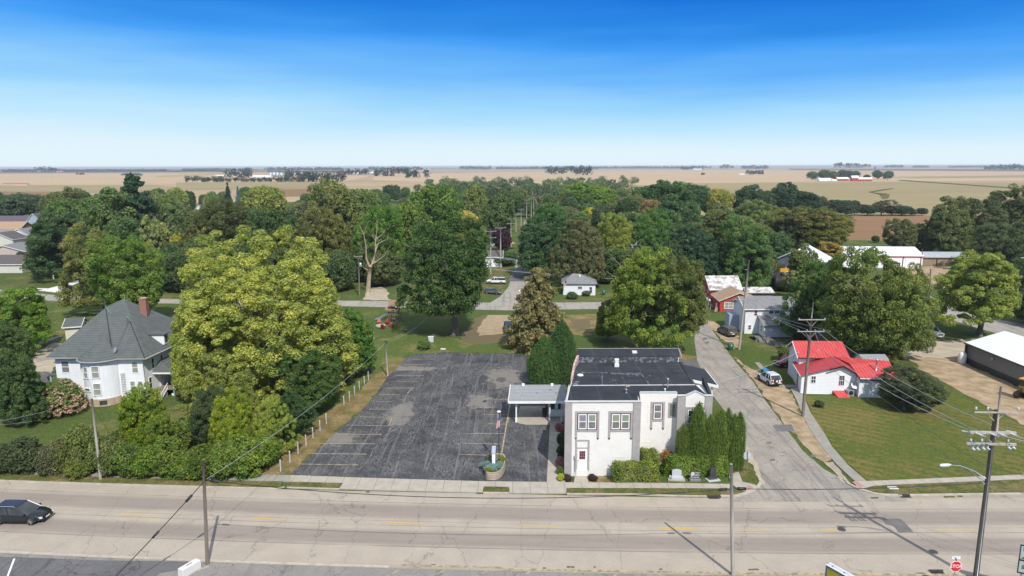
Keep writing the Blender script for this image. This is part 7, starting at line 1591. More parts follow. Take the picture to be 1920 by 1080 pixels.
# fire pit and four lawn chairs
pf_ = G(714, 613.5); t = thing('fire_pit', pf_, 'pale round fire pit ring between four red lawn chairs', 'fire pit')
m = MB().lathe(pf_, [(1.0, 0), (1.0, .5), (.72, .5), (.72, .1)], 22); m.build('stone_ring', M['walk'], t); MB().lathe(pf_+Vector((0, 0, .05)), [(.73, 0), (.6, .06)], 16).build('ash', M['oil'], t)
def lawnchair(p, rz, label):
    t = thing('lawn_chair', p, label, 'chair', 'red lawn chairs round the fire pit'); t['_o'] = (0, 0, 0)
    MB().slab([(-.32, -.38, .42), (.32, -.38, .42), (.32, .25, .28), (-.32, .25, .28)], .05).build('seat', M['redpl'], t)
    m = MB()
    for k in range(5): x = -.28+.14*k; m.hexa([(x-.06, .22, .26), (x+.06, .22, .26), (x+.06, .27, .26), (x-.06, .27, .26), (x-.065, .58, 1.02+.06*(2-abs(k-2))), (x+.065, .58, 1.02+.06*(2-abs(k-2))), (x+.065, .63, 1.02+.06*(2-abs(k-2))), (x-.065, .63, 1.02+.06*(2-abs(k-2)))])
    m.build('backrest', M['redpl'], t)
    for s in (-1, 1):
        MB().obox((s*.40, -.05, .58), .14, .85, .04).build('armrest', M['redpl'], t); MB().obox((s*.38, -.40, 0), .05, .10, .58).build('leg', M['redpl'], t); MB().slab([(s*.36-.02, .05, .3), (s*.36+.02, .05, .3), (s*.36+.02, .7, .08), (s*.36-.02, .7, .08)], .1).build('leg', M['redpl'], t)
    t.rotation_euler = (0, 0, rz); t.scale = (.98, .98, .98)
for px, py, rz, lab in ((711, 607.5, .2, 'red lawn chair behind the fire pit, left one of the back pair'), (726, 608, -.3, 'red lawn chair behind the fire pit, right one of the back pair'), (733, 613.5, -1.3, 'red lawn chair on the right side of the fire pit'), (718, 616.5, 3.1, 'red lawn chair in front of the fire pit, back turned')): lawnchair(G(px, py), rz, lab)
p = G(808, 641); t = thing('electric_box', p, 'pale metal utility box beside the round lawn shrub', 'utility box'); MB().obox(p, .9, .6, .95, .2).build('cabinet', M['granitel'], t); MB().obox(p+Vector((0, 0, .95)), .98, .68, .06, .2).build('cabinet_lid', M['white'], t)
p = G(831, 655); o = MB().obox(p, .9, .5, .12, -.4).build('stone_slab', M['newcon'], origin=p); tag(o, 'small white slab lying on the grass behind the parking lot', 'slab')
p = G(1674, 917); o = MB().obox(p+Vector((0, 0, .11)), .95, .5, .05, .0).build('ground_hatch', M['newcon'], origin=p); tag(o, 'pale utility lid set in the verge beyond the side street', 'lid')
# tarpaulin heap, canopy tent, fence, stack of bits by the white house
p = G(1440, 643); t = thing('tarp_heap', p, 'long low heap under grey tarpaulin in front of the white house', 'heap'); m = MB(); a, b_ = G(1411, 636), G(1470, 650)
prv = None
for k in range(13):
    q = a.lerp(b_, k/12); r_ = .9+.2*math.sin(k*1.7); ringv = [q+Vector((.25*math.sin(k*2.1+j), (j-3)/3*1.5, (1.05+.25*math.sin(k*1.3))*math.sin(math.pi*j/6)*(.35+.65*math.sin(math.pi*min(1, max(0, (k+.6)/12.6)))))) for j in range(7)]
    if prv: 
        for j in range(6): m.face([prv[j], ringv[j], ringv[j+1], prv[j+1]], 0, True)
    prv = ringv
m.build('tarpaulin', M['tarp'], t)
c = G(1312, 577); t = thing('canopy_tent', c, 'pale pop up canopy tent on the grass left of the red house', 'tent'); m = MB(); P = [c+Vector((x*1.9, y*1.9, 2.2)) for x, y in ((-1, -1), (1, -1), (1, 1), (-1, 1))]; ap = c+Vector((0, 0, 3.2))
for k in range(4): m.face([P[k], P[(k+1) % 4], ap]); m.face([P[k]-Vector((0, 0, .3)), P[(k+1) % 4]-Vector((0, 0, .3)), P[(k+1) % 4], P[k]])
m.build('canopy', M['tent'], t)
for q in P: MB().tube([Vector((q.x, q.y, 0)), q], .04, 5).build('leg', M['steel'], t)
p = G(1322, 572); t = thing('garden_table', p, 'table with a blue cover in front of the canopy tent', 'table'); MB().obox(p+Vector((0, -1.2, .7)), 1.8, .9, .08).build('tabletop', M['blue_lid'], t); 
for x, y in ((-.8, -1.5), (.8, -1.5), (.8, -.9), (-.8, -.9)): MB().obox(p+Vector((x, y, 0)), .06, .06, .7).build('leg', M['steel'], t)
# board fence on the left lawn
a, b_ = G(101, 523), G(152, 506); t = thing('board_fence', a.lerp(b_, .5), 'weathered board fence running back across the left lawn', 'fence'); wF = Wall(a, b_); m = MB(); wF.box(m, 0, wF.len, .1, 1.9, -.06, .06); m.build('fence_panel', M['greywood'], t)
for k in range(8): u = wF.len*k/7; m = MB(); wF.box(m, u-.09, u+.09, 0, 2.0, -.12, .12); m.build('post', M['greywood'], t)
m = MB(); wF.box(m, -.15, .1, 0, 2.1, -.15, .15); m.build('end_post', M['white'], t)
for px, py in ((123, 523), (136, 523), (155, 524)):
    p = G(px, py); o = MB().tube([p, p+Vector((0, 0, 1.9))], .06, 6).build('fence_post', M['pole'], origin=p); tag(o, {123: 'left dark post standing free in front of the board fence', 136: 'middle dark post standing free in front of the board fence', 155: 'right dark post standing free in front of the board fence'}[px], 'post', 'free posts by the board fence')
# orange umbrella by the pole row
p = G(956, 466); t = thing('garden_umbrella', p, 'orange garden umbrella under the third pole of the row', 'umbrella'); MB().tube([p, p+Vector((0, 0, 2.4))], .05, 6).build('pole', M['white'], t); MB().lathe(p+Vector((0, 0, 2.0)), [(2.6, 0), (1.6, .5), (.1, .9)], 10).build('canopy', M['shinglet'], t)
t = thing('garden_bench', G(688, 699), 'grey wooden bench under the trees beside the post row', 'bench'); q = G(688, 699); MB().obox(q+Vector((0, 0, .42)), 1.5, .5, .08, .6).build('seat', M['greywood'], t); MB().obox(q+Vector((-.12, .2, .5)), 1.5, .08, .5, .6).build('backrest', M['greywood'], t)
for s in (-.6, .6): MB().obox(q+Vector((s*.8, s*.56, 0)), .1, .45, .42, .6).build('leg', M['greywood'], t)
# ================================================================== trees and bushes near the camera
tree(500, 738, 442, 372, 'big', (.117, .143, .027), 'huge spreading yellow green tree left of the parking lot', cb=.03, d=22)
tree(660, 705, 560, 130, 'fine', (.045, .10, .014), 'mid green tree filling the right foot of the huge yellow tree', cb=.04)
tree(590, 775, 655, 130, 'fine', (.028, .062, .012), 'dark green low tree under the front of the huge yellow tree', cb=.02)
tree(380, 752, 560, 120, 'fine', (.100, .132, .022), 'yellow green tree merging with the left foot of the huge yellow tree', cb=.05)
tree(440, 800, 650, 130, 'fine', (.088, .115, .022), 'olive yellow tree hanging in front of the huge yellow tree', cb=.05)
tree(264, 612, 440, 138, 'fine', (.052, .096, .014), 'bright green maple rising behind the slate roof', cb=.08)
tree(196, 585, 424, 122, 'fine', (.080, .080, .020), 'dull olive tree left of the bright green maple', cb=.06)
tree(48, 655, 528, 128, 'fine', (.060, .115, .014), 'round green tree at the left edge above the dark clump', cb=.05)
tree(22, 742, 600, 120, 'fine', (.036, .066, .016), 'dark green tree at the left edge, topmost of its clump', cb=.02)
tree(28, 796, 655, 100, 'fine', (.030, .060, .016), 'dark green tree at the left edge beside the flowering bush', cb=.02)
tree(60, 775, 700, 70, 'shrub', (.026, .050, .014), 'dark green bush between the left edge trees and the flowering bush', 'bush', 'bush')
# flowering bush beside the bay
hyd = tree(120, 775, 706, 76, 'shrub', (.050, .085, .020), 'flowering bush with pale pink cream blooms beside the round bay', 'flowering_bush', 'bush')
def blooms(par, n, w, h, r_, seed):
    rng = np.random.default_rng(seed); d = rng.normal(size=(n, 3)); d[:, 2] = np.abs(d[:, 2])*.9; d[:, 1] -= .5; d /= np.linalg.norm(d, axis=1)[:, None]
    C = d*np.array([w/2, w/2, h*.80])*rng.uniform(.88, 1.06, n)[:, None]+np.array([0, 0, h*.14])
    me = leaf_cloud('bloom_heads', C, np.full(n, r_), np.full(n, .5), 14, r_*.6, rng, .5, .9); o = bpy.data.objects.new('blooms', me); COL.objects.link(o); o.parent = par; o.color = (.62, .47, .36, 1)
s_ = mpp((-57, 86, 3)); blooms(hyd, 320, 76*s_, 66*s_, .20, 5)
near = [  # px, base, top, width, kind, colour, label
 (266, 858, 722, 92, 'fine', (.085, .135, .012), 'bright yellow green sapling in front of the house porch', 'sapling', 'tree'),
 (300, 862, 770, 70, 'fine', (.070, .115, .014), 'small green tree right of the bright sapling', 'sapling', 'tree'),
 (392, 848, 733, 84, 'fine', (.036, .062, .020), 'dark green small tree between the two bright saplings', 'sapling', 'tree'),
 (442, 866, 736, 80, 'fine', (.105, .150, .012), 'bright lime sapling below the huge yellow tree', 'sapling', 'tree'),
 (500, 852, 738, 76, 'fine', (.125, .145, .022), 'golden green sapling right of the lime sapling', 'sapling', 'tree'),
 (545, 822, 745, 80, 'fine', (.024, .055, .014), 'dark green small tree beside the white post row', 'sapling', 'tree')]
for px, b_, tp, w_, k_, c_, lab, nm, ct in near: tree(px, b_, tp, w_, k_, tuple(x*.86 for x in c_), lab, nm, ct, cb=.03, group='saplings on the bank')
bushes = [
 (12, 884, 826, 60, (.035, .055, .020), 'dark green bush at the left edge behind the pavement'), (52, 886, 812, 66, (.040, .060, .022), 'dull green bush second from the left edge'), (92, 888, 828, 56, (.060, .062, .026), 'brownish olive bush left of the concrete ramp'),
 (128, 884, 800, 66, (.075, .078, .026), 'olive bush straight below the flowering bush'), (166, 886, 780, 66, (.085, .098, .022), 'tall olive bush just left of the pale grey pole'), (150, 893, 850, 54, (.070, .095, .018), 'low bush at the pavement left of the pale grey pole'),
 (206, 890, 808, 64, (.070, .085, .020), 'olive green bush right behind the pale grey pole'), (246, 893, 818, 62, (.050, .090, .016), 'green bush behind the leaning white stakes'), (284, 892, 826, 66, (.065, .115, .012), 'bright green bush right of the leaning stakes'),
 (322, 894, 812, 66, (.058, .098, .014), 'green bush in front of the dark small tree'), (350, 897, 842, 60, (.072, .118, .016), 'bright lime bush at the pavement left of the cable pole'), (384, 897, 820, 62, (.050, .090, .012), 'mid green bush behind the cable pole'),
 (420, 895, 818, 70, (.066, .112, .016), 'bright green bush just right of the cable pole'), (462, 892, 806, 74, (.070, .116, .016), 'bright green bush near the small white sign'), (500, 872, 806, 70, (.068, .115, .012), 'bright green bush at the right end of the bank, by the posts'),
 (300, 840, 782, 60, (.055, .085, .018), 'green bush on the lawn edge behind the bank'), (345, 836, 778, 58, (.058, .095, .016), 'green bush right of the sapling on the bank'), (232, 846, 800, 50, (.045, .075, .018), 'dark bush below the sapling by the porch')]
for px, b_, tp, w_, c_, lab in bushes: tree(px, b_, tp, w_*1.08, 'shrub', tuple(x*.82 for x in c_), lab, 'bush', 'bush', group='bushes on the bank', cb=-.02)
MB_ = slabsheet('concrete_ramp', [(95, 884), (115, 864), (124, 864), (122, 887)], .14, M['walk_old'])
tree(853, 627, 398, 172, 'fine', (.025, .056, .012), 'large dark green maple behind the parking lot with grey trunk', 'maple_tree', cb=.14, tw=1.5)
tree(1006, 655, 497, 118, 'brownconifer', (.105, .085, .032), 'brown drooping conifer in front of the back street', 'conifer', 'tree', cb=.02)
tree(1053, 718, 596, 60, 'bigcolumn', (.026, .062, .014), 'tall pointed evergreen touching the brick building', 'evergreen', 'tree', cb=.0)
tree(1020, 722, 628, 66, 'bigcolumn', (.028, .066, .014), 'rounder evergreen leaning out left of the tall pointed one', 'evergreen', 'tree', cb=.0)
tree(1192, 655, 448, 150, 'fine', (.098, .125, .018), 'yellow green tree behind the brick building, left of the pair', cb=.10)
tree(1274, 663, 478, 122, 'fine', (.062, .070, .018), 'olive tree behind the brick building with pale trunk at right', cb=.16)
tree(1140, 640, 560, 60, 'fine', (.090, .100, .018), 'low yellow green tree left of the pair behind the brick building', cb=.06)
tree(795, 655, 632, 28, 'shrub', (.055, .090, .022), 'small round shrub on the grass behind the parking lot', 'bush', 'bush', cb=0)
tree(1695, 768, 695, 112, 'fine', (.034, .050, .020), 'wide dark bush tree on the mown lawn by the red roofed house', 'bush_tree', 'tree', cb=.03)
tree(1535, 763, 748, 20, 'shrub', (.030, .050, .016), 'tiny dark bush on the mown lawn near the brown pole', 'bush', 'bush', cb=0)
tree(1835, 630, 459, 165, 'fine', (.108, .124, .024), 'yellow green street tree with clear trunk behind the metal building', 'street_tree', cb=.17, tw=1.3)
tree(1612, 690, 470, 175, 'fine', (.058, .088, .018), 'big green tree behind the red roofed house, middle of its cluster', cb=.05)
tree(1676, 672, 498, 104, 'fine', (.072, .085, .022), 'olive green tree drooping towards the gravel yard', cb=.05)
tree(1548, 652, 480, 112, 'fine', (.040, .085, .016), 'fresh green tree right of the tall brown pole', cb=.05)
tree(1650, 680, 590, 110, 'fine', (.080, .082, .024), 'low olive tree at the foot of the big right hand cluster', cb=.02)
tree(1494, 652, 560, 42, 'airy', (.030, .045, .016), 'narrow dark tree at the corner of the white house', cb=.04)
tree(1476, 678, 640, 46, 'shrub', (.050, .075, .016), 'low bush left of the maroon shed', 'bush', 'bush', cb=0)
tree(1492, 560, 505, 54, 'airy', (.10, .105, .035), 'sparse twiggy tree in front of the farm workshop', cb=.1)
tree(1360, 580, 568, 14, 'shrub', (.05, .08, .02), 'small bush at the corner of the low red house', 'bush', 'bush', cb=0)
tree(1072, 560, 546, 26, 'shrub', (.035, .065, .02), 'small bush under the window of the white cottage', 'bush', 'bush', cb=0)
tree(1100, 554, 543, 20, 'shrub', (.06, .08, .04), 'pale bush by the door of the white cottage', 'bush', 'bush', cb=0)
# evergreen columns by the brick building
cols = [(1278, 888, 795, 25, 'first evergreen column from the left, low, against the grey pilaster'), (1305, 888, 754, 31, 'tallest evergreen column, pointed, in front of the right bay window'), (1327, 888, 778, 24, 'narrow evergreen column just right of the tallest one'), (1291, 888, 802, 22, 'small evergreen column left of the tallest one'),
        (1346, 886, 768, 32, 'broad evergreen column in the middle of the row'), (1360, 884, 767, 26, 'evergreen column just right of the broad middle one'), (1372, 884, 776, 24, 'evergreen column second from the right end'), (1382, 882, 772, 22, 'evergreen column at the right end of the row'), (1334, 890, 800, 24, 'short evergreen column in front of the middle ones')]
for k, (px, b_, tp, w_, lab) in enumerate(cols):
    tree(px, b_, tp, w_*1.18, 'column', ((.048, .082, .014), (.038, .074, .012))[k % 2], lab, 'evergreen_column', 'tree', 'evergreen columns by the brick building', cb=-.02)
def hedge(name, c, w, d, h, col, label, seed, n=5200, leaf=.085, rz=0):
    me = boxhedge('hedge_foliage', seed, w, d, h, leaf, n); t = thing(name, c, label, 'hedge'); o = bpy.data.objects.new('foliage', me); COL.objects.link(o); o.parent = t; o.color = fol(col); o.rotation_euler = (0, 0, rz)
    MB().obox(c+Vector((0, 0, .05)), w*.78, d*.66, h*.78, rz).build('branches', M['mulch'], t); return t
hedge('clipped_hedge', Vector((12.6, 65.9, 0)), 4.3, 1.5, 1.95, (.085, .105, .016), 'long clipped hedge along the foot of the white front wall', 3)
hedge('clipped_hedge', Vector((14.5, 67.9, 0)), 1.7, 2.6, 2.25, (.075, .090, .016), 'taller rounded hedge block at the corner of the front wall', 4, 4200)
hedge('clipped_hedge', Vector((19.3, 67.15, 0)), 6.0, 1.0, 2.2, (.066, .112, .016), 'tall clipped hedge below the evergreen columns behind the headstones', 5, 8500, .09)
tree(1051, 902, 886, 16, 'shrub', (.14, .17, .015), 'yellow green clump at the corner of the brick building', 'bush', 'bush', cb=0)
tree(1063, 901, 888, 20, 'shrub', (.030, .022, .018), 'dark purple bush at the left corner of the white front wall', 'bush', 'bush', cb=0)
tree(1111, 901, 889, 21, 'shrub', (.024, .016, .016), 'dark purple bush right of the street door', 'bush', 'bush', cb=0)
tree(1243, 884, 873, 14, 'shrub', (.035, .020, .018), 'dark brown bush beside the little ornamental tree', 'bush', 'bush', cb=0)
tree(1252, 883, 873, 18, 'shrub', (.055, .085, .018), 'small green ball bush behind the pale headstone, upper one', 'bush', 'bush', cb=0)
tree(1265, 892, 879, 22, 'shrub', (.060, .080, .018), 'rounded green bush right behind the pale headstone', 'bush', 'bush', cb=0)
tree(1254, 880, 842, 28, 'airy', (.16, .075, .025), 'little ornamental tree with orange brown leaves and bent trunk', 'ornamental_tree', 'tree', cb=.42, tw=1.6)
for px, b_, tp, w_, c_, lab in ((1050, 808, 792, 22, (.16, .05, .07), 'pink flowering bush nearest the white double door'), (1052, 836, 806, 18, (.028, .050, .016), 'dark climbing bush on the side wall, upper one'), (1050, 876, 854, 20, (.17, .06, .08), 'pink flowering bush low on the side wall path'), (1052, 856, 830, 18, (.024, .045, .014), 'dark climbing bush on the side wall, lower one'), (1051, 890, 872, 18, (.045, .085, .016), 'green bush at the foot of the side wall')):
    tree(px, b_, tp, w_, 'shrub', c_, lab, 'bush', 'bush', 'bushes along the side wall', cb=0)
for k, (x, y, w_, d_, c_, lab) in enumerate([(-.35, -.9, 1.5, 1.9, (.075, .14, .10), 'blue green juniper spreading in front of the sign slab'), (-.2, .9, 1.1, 1.5, (.070, .13, .095), 'blue green juniper behind the sign slab'), (-.95, -.1, .8, 1.2, (.075, .14, .10), 'blue green juniper left of the sign slab'), (.6, 1.2, .9, 1.5, (.10, .10, .018), 'olive ground shrub at the back right of the planter'), (-.75, -1.7, .8, .9, (.09, .09, .018), 'olive ground shrub at the front left of the planter'), (-.7, 1.3, .8, 1.0, (.10, .10, .018), 'olive ground shrub at the back left of the planter'), (.5, -.3, .8, 1.6, (.07, .13, .09), 'blue green juniper right of the sign slab')]):
    plant(pc+Vector((x, y, .54)), w_*.98, .48, 'shrub', c_, 'juniper' if c_[2] > .05 else 'ground_shrub', lab, 'shrub', 'shrubs in the stone planter', cb=-.1, d=d_*1.15, trunk=False)
# the bare dead tree
def dead_tree():
    p = G(690, 550); t = thing('dead_tree', p, 'tall bare dead tree with pale forked limbs by the back street', 'tree'); r = random.Random(4); s = 171.97*.99/FPX
    def W_(px, py, dy=0): return V(px, py, p.y+dy)
    m = MB(); m.tube([p-Vector((0, 0, .2)), W_(690, 545), W_(692, 520), W_(694, 500)], [.75, .6, .52, .48], 10); m.build('trunk', M['deadwood'], t)
    limbs = [([(694, 503), (687, 485), (686, 460), (682, 440), (675, 425), (672, 411)], .30), ([(694, 503), (698, 495), (704, 475), (704, 450), (707, 430), (707, 411)], .34), ([(698, 495), (710, 488), (722, 478), (730, 463), (737, 458)], .2), ([(704, 472), (708, 458), (718, 452), (734, 446)], .15), ([(690, 507), (683, 503), (677, 497)], .16), ([(687, 480), (678, 465), (670, 452)], .10), ([(682, 440), (684, 430), (684, 420)], .08), ([(704, 449), (716, 440), (726, 424)], .10), ([(700, 490), (715, 492), (730, 487)], .10)]
    for k, (pp, r0) in enumerate(limbs):
        m = MB(); pts = [W_(x, y, (i*(.9 if k % 2 else -.9))) for i, (x, y) in enumerate(pp)]; m.tube(pts, [r0*(1-.8*i/(len(pp)-1)) for i in range(len(pp))], 7)
        for i in range(1, len(pts)):
            limb(m, pts[i].lerp(pts[i-1], r.random()), Vector((r.gauss(0, .8), r.gauss(0, .6), 1.2)), r.uniform(1.2, 2.6), .035, 1, r, bend=.1)
        m.build('limb', M['deadwood'], t)
dead_tree()
def bare(px, base, top, seed, label, sp=.5, r0=.28, z0=0.0):
    p = G(px, base); H_ = V(px, top, p.y).z; t = thing('bare_tree', p, label, 'tree'); r = random.Random(seed); m = MB(); m.tube([p, p+Vector((0, 0, H_*.35)), p+Vector((.2, 0, H_*.5))], [r0*1.2, r0, r0*.9], 8); m.build('trunk', M['deadwood'], t)
    for k in range(4):
        m = MB(); limb(m, p+Vector((.1, 0, H_*.42)), Vector((sp*math.cos(k*1.57+.4), sp*math.sin(k*1.57+.4), 1)), H_*.55, r0*.6, 2, r); m.build('limb', M['deadwood'], t)
bare(622, 520, 400, 3, 'bare pale limbs of a half dead tree left of the dead tree', .35, .20)
bare(322, 500, 398, 6, 'bare twiggy tree behind the bright green maple', .5, .13)
bare(1065, 410, 352, 12, 'bare grey tree in the far wood right of the pole row', .5, .35); bare(1012, 412, 362, 15, 'bare grey tree just right of the farthest poles', .4, .3)

# ================================================================== the wooded town behind
back = [
 # left
 (120, 518, 388, 140, 'fine', (.028, .058, .018), 'dark green tree with visible trunk behind the board fence'), (88, 508, 428, 56, 'fine', (.036, .064, .020), 'dark green tree left of the fence tree'), (40, 490, 470, 20, 'shrub', (.03, .05, .02), 'small dark tree in front of the pink house'),
 (84, 455, 412, 36, 'round', (.060, .090, .022), 'light green tree under the steep turret'), (150, 500, 372, 100, 'broad', (.042, .078, .018), 'green tree right behind the fence tree'), (195, 478, 348, 108, 'broad', (.048, .082, .022), 'mid green tree left of the dark pine'),
 (262, 478, 328, 92, 'pine', (.018, .046, .018), 'tall dark pine with layered branches in the left wood'), (232, 500, 395, 80, 'round', (.034, .068, .018), 'dark green tree below the tall pine'), (118, 442, 348, 70, 'broad', (.062, .082, .026), 'olive green tree at the top of the left wood'),
 (40, 412, 352, 90, 'broad', (.034, .062, .024), 'dark tree at the upper left edge, right one'), (-4, 408, 345, 40, 'round', (.036, .066, .022), 'dark tree cut by the upper left edge'), (160, 440, 343, 60, 'tall', (.040, .070, .024), 'dark green tree left of the mid green crown'),
 (316, 470, 338, 76, 'broad', (.052, .085, .024), 'green tree just right of the tall pine'), (340, 428, 341, 46, 'round', (.105, .120, .028), 'golden yellow tree at the top of the left wood'), (394, 428, 352, 26, 'round', (.12, .13, .04), 'small pale yellow tree right of the golden tree'),
 (326, 500, 432, 46, 'airy', (.14, .14, .02), 'yellow green small tree left behind the huge yellow tree'), (374, 505, 424, 50, 'airy', (.15, .15, .02), 'yellow green small tree with thin crown above the huge yellow tree'), (405, 500, 432, 40, 'airy', (.12, .12, .02), 'small yellow olive tree behind the huge yellow tree'), (300, 520, 400, 60, 'airy', (.11, .115, .035), 'pale sparse tree above the bright green maple'),
 (428, 505, 372, 112, 'fine', (.045, .060, .018), 'wide dark olive tree behind the huge yellow tree'), (432, 425, 341, 26, 'spruce', (.014, .036, .018), 'dark pointed spruce in the left wood'), (451, 432, 348, 24, 'spruce', (.05, .085, .075), 'blue grey spruce beside the dark spruce'),
 (400, 430, 345, 30, 'round', (.06, .10, .03), 'light green tree left of the two spruces'), (500, 452, 336, 98, 'round', (.085, .110, .024), 'yellow green double crowned tree right of the spruces'), (470, 500, 385, 70, 'round', (.034, .062, .018), 'dark tree below the yellow green double crown'),
 (522, 505, 392, 90, 'broad', (.030, .060, .016), 'dark green tree above the huge yellow tree, middle'), (570, 480, 360, 76, 'round', (.060, .070, .026), 'olive brown tree left of the half dead tree'), (624, 530, 376, 110, 'fine', (.075, .072, .018), 'olive tree behind the half dead limbs'),
 (585, 520, 430, 90, 'round', (.032, .060, .016), 'dark tree left below the olive tree'), (645, 470, 331, 96, 'broad', (.058, .078, .020), 'olive green tree high behind the dead tree'), (690, 450, 336, 70, 'round', (.060, .095, .022), 'light olive tree right of the high olive one'),
 (722, 525, 384, 96, 'fine', (.046, .105, .014), 'bright green tree right behind the dead tree'), (690, 530, 440, 60, 'round', (.030, .065, .014), 'dark green tree in the shade of the dead tree'), (755, 500, 352, 96, 'broad', (.054, .098, .016), 'light green tree behind the big maple, left'),
 (812, 480, 346, 110, 'broad', (.048, .092, .016), 'light green tree behind the big maple, middle'), (880, 470, 386, 56, 'round', (.30, .115, .035), 'orange autumn tree peeping over the big maple'), (892, 440, 345, 52, 'tall', (.092, .105, .026), 'golden olive tree above the orange tree'),
 (868, 430, 356, 50, 'round', (.038, .072, .020), 'dark green tree left of the golden olive tree'), (893, 480, 408, 40, 'round', (.090, .110, .030), 'pale green tree right below the orange tree'), (936, 455, 362, 66, 'tall', (.040, .072, .018), 'dark green tall tree left of the pole row'), (770, 470, 420, 60, 'round', (.036, .075, .014), 'dark green tree behind the dead tree to its right'),
 # centre
 (1016, 522, 396, 112, 'fine', (.026, .062, .018), 'dark green maple left of the olive brown tree in the centre'), (1100, 540, 402, 96, 'fine', (.068, .064, .024), 'olive brown tree in the centre above the white cottage'), (1160, 500, 398, 66, 'fine', (.105, .115, .020), 'yellow green tree in the centre, narrow'),
 (1222, 500, 394, 80, 'fine', (.040, .092, .018), 'fresh mid green tree right of the yellow green centre tree'), (1035, 440, 372, 66, 'round', (.032, .078, .014), 'green tree above the centre dark maple'), (1106, 430, 381, 30, 'round', (.20, .18, .012), 'small bright yellow tree in the centre wood'), (1120, 410, 339, 90, 'broad', (.058, .110, .014), 'bright green tree high in the centre wood'),
 (1180, 425, 354, 78, 'broad', (.072, .074, .024), 'brownish olive tree right of the high bright green tree'), (1220, 430, 366, 46, 'round', (.105, .080, .034), 'dry brown tree right of the olive one'), (1230, 420, 335, 110, 'broad', (.026, .062, .016), 'dark green broad tree at the wood edge, left'), (1290, 410, 331, 90, 'broad', (.024, .058, .016), 'dark green broad tree at the wood edge, middle'),
 (1270, 460, 372, 80, 'round', (.026, .058, .018), 'dark tree below the wood edge'), (1344, 410, 344, 60, 'tall', (.115, .122, .024), 'golden yellow tree at the wood edge'), (1310, 545, 415, 110, 'fine', (.022, .052, .020), 'blackish green tree right of the olive pair'), (1262, 545, 440, 60, 'round', (.028, .055, .018), 'dark tree between the olive pair and the blackish tree'),
 (1395, 548, 408, 118, 'fine', (.036, .078, .018), 'dark green tree behind the red barn'), (1350, 470, 388, 90, 'fine', (.060, .078, .022), 'olive green tree above the red barn, left'), (1420, 470, 375, 80, 'fine', (.080, .095, .028), 'light olive tree above the red barn, right'), (1340, 540, 470, 70, 'round', (.028, .058, .018), 'dark green low tree left of the red barn'),
 (1395, 410, 342, 60, 'round', (.028, .055, .022), 'dark green tree right of the golden tree at the wood edge'), (1430, 408, 350, 44, 'round', (.024, .050, .020), 'dark tree left of the field edge block'), (1462, 407, 340, 60, 'broad', (.018, .044, .016), 'blackish green tree at the field edge, tallest of its block'), (1500, 406, 346, 58, 'broad', (.018, .042, .016), 'blackish green tree at the field edge, right of its block'),
 (1530, 404, 366, 36, 'round', (.048, .058, .022), 'brownish tree at the left end of the field hedge'), (1560, 403, 370, 36, 'round', (.032, .048, .026), 'grey green tree in the field hedge'), (1585, 403, 370, 36, 'round', (.028, .050, .022), 'dark tree in the field hedge, left of the round one'), (1602, 403, 372, 22, 'round', (.028, .052, .022), 'small round dark tree in the field hedge'),
 (1626, 403, 382, 40, 'round', (.026, .046, .022), 'low dark bush in the field hedge'), (1652, 403, 371, 44, 'airy', (.070, .062, .032), 'brown thin tree in the field hedge'), (1690, 403, 382, 50, 'round', (.024, .044, .020), 'dark low tree in the field hedge, right'), (1728, 403, 388, 22, 'round', (.034, .046, .026), 'tiny dark tree at the right end of the field hedge'), (1672, 403, 384, 30, 'round', (.028, .048, .022), 'dark low bush right of the brown thin tree'),
 (1536, 478, 388, 148, 'fine', (.072, .070, .016), 'broad brown green tree before the ploughed field'), (1500, 480, 392, 90, 'fine', (.038, .045, .016), 'dark brown tree at the left side of the broad brown one'), (1560, 498, 448, 60, 'airy', (.12, .09, .02), 'orange tinged low tree under the broad brown tree'),
 (1692, 478, 410, 66, 'fine', (.052, .070, .024), 'thin crowned green tree behind the pole barn'), (1735, 478, 415, 60, 'fine', (.044, .068, .022), 'green tree right of the thin crowned one'), (1775, 482, 362, 104, 'fine', (.052, .070, .022), 'large grey green tree at the right, left of its row'), (1840, 480, 372, 110, 'fine', (.040, .056, .022), 'dark tree right of the large grey green one'),
 (1890, 470, 350, 110, 'fine', (.046, .068, .022), 'tall green tree near the right edge'), (1915, 500, 392, 90, 'fine', (.058, .080, .030), 'pale green tree cut by the right edge'), (1870, 515, 420, 100, 'fine', (.038, .060, .022), 'dark green tree behind the yellow green street tree'), (1925, 560, 480, 70, 'fine', (.030, .056, .018), 'dark tree at the right edge below the pale one'), (1945, 610, 520, 110, 'fine', (.030, .052, .016), 'dark tree shading the east street at the right edge'), (1642, 455, 448-8, 16, 'round', (.03, .05, .02), 'tiny dark tree beside the pole barn roof'),
 (1500, 540, 455, 60, 'airy', (.060, .085, .022), 'thin green tree in front of the metal roofs'), (1510, 640, 520, 60, 'fine', (.038, .075, .016), 'green tree left behind the fresh green one')]
for px, b_, tp, w_, k_, c_, lab in back: tree(px, b_, tp, w_, k_, c_, lab, group='trees of the wooded town', cb=.06)
bt = tree(941, 470, 421, 40, 'round', (.030, .012, .020), 'dark purple leaved tree behind the pole row', group='trees of the wooded town', cb=.03)
tree(940, 497, 468, 66, 'shrub', (.030, .060, .016), 'dark clipped bushy mass at the foot of the pole row', 'bush', 'bush', cb=0)
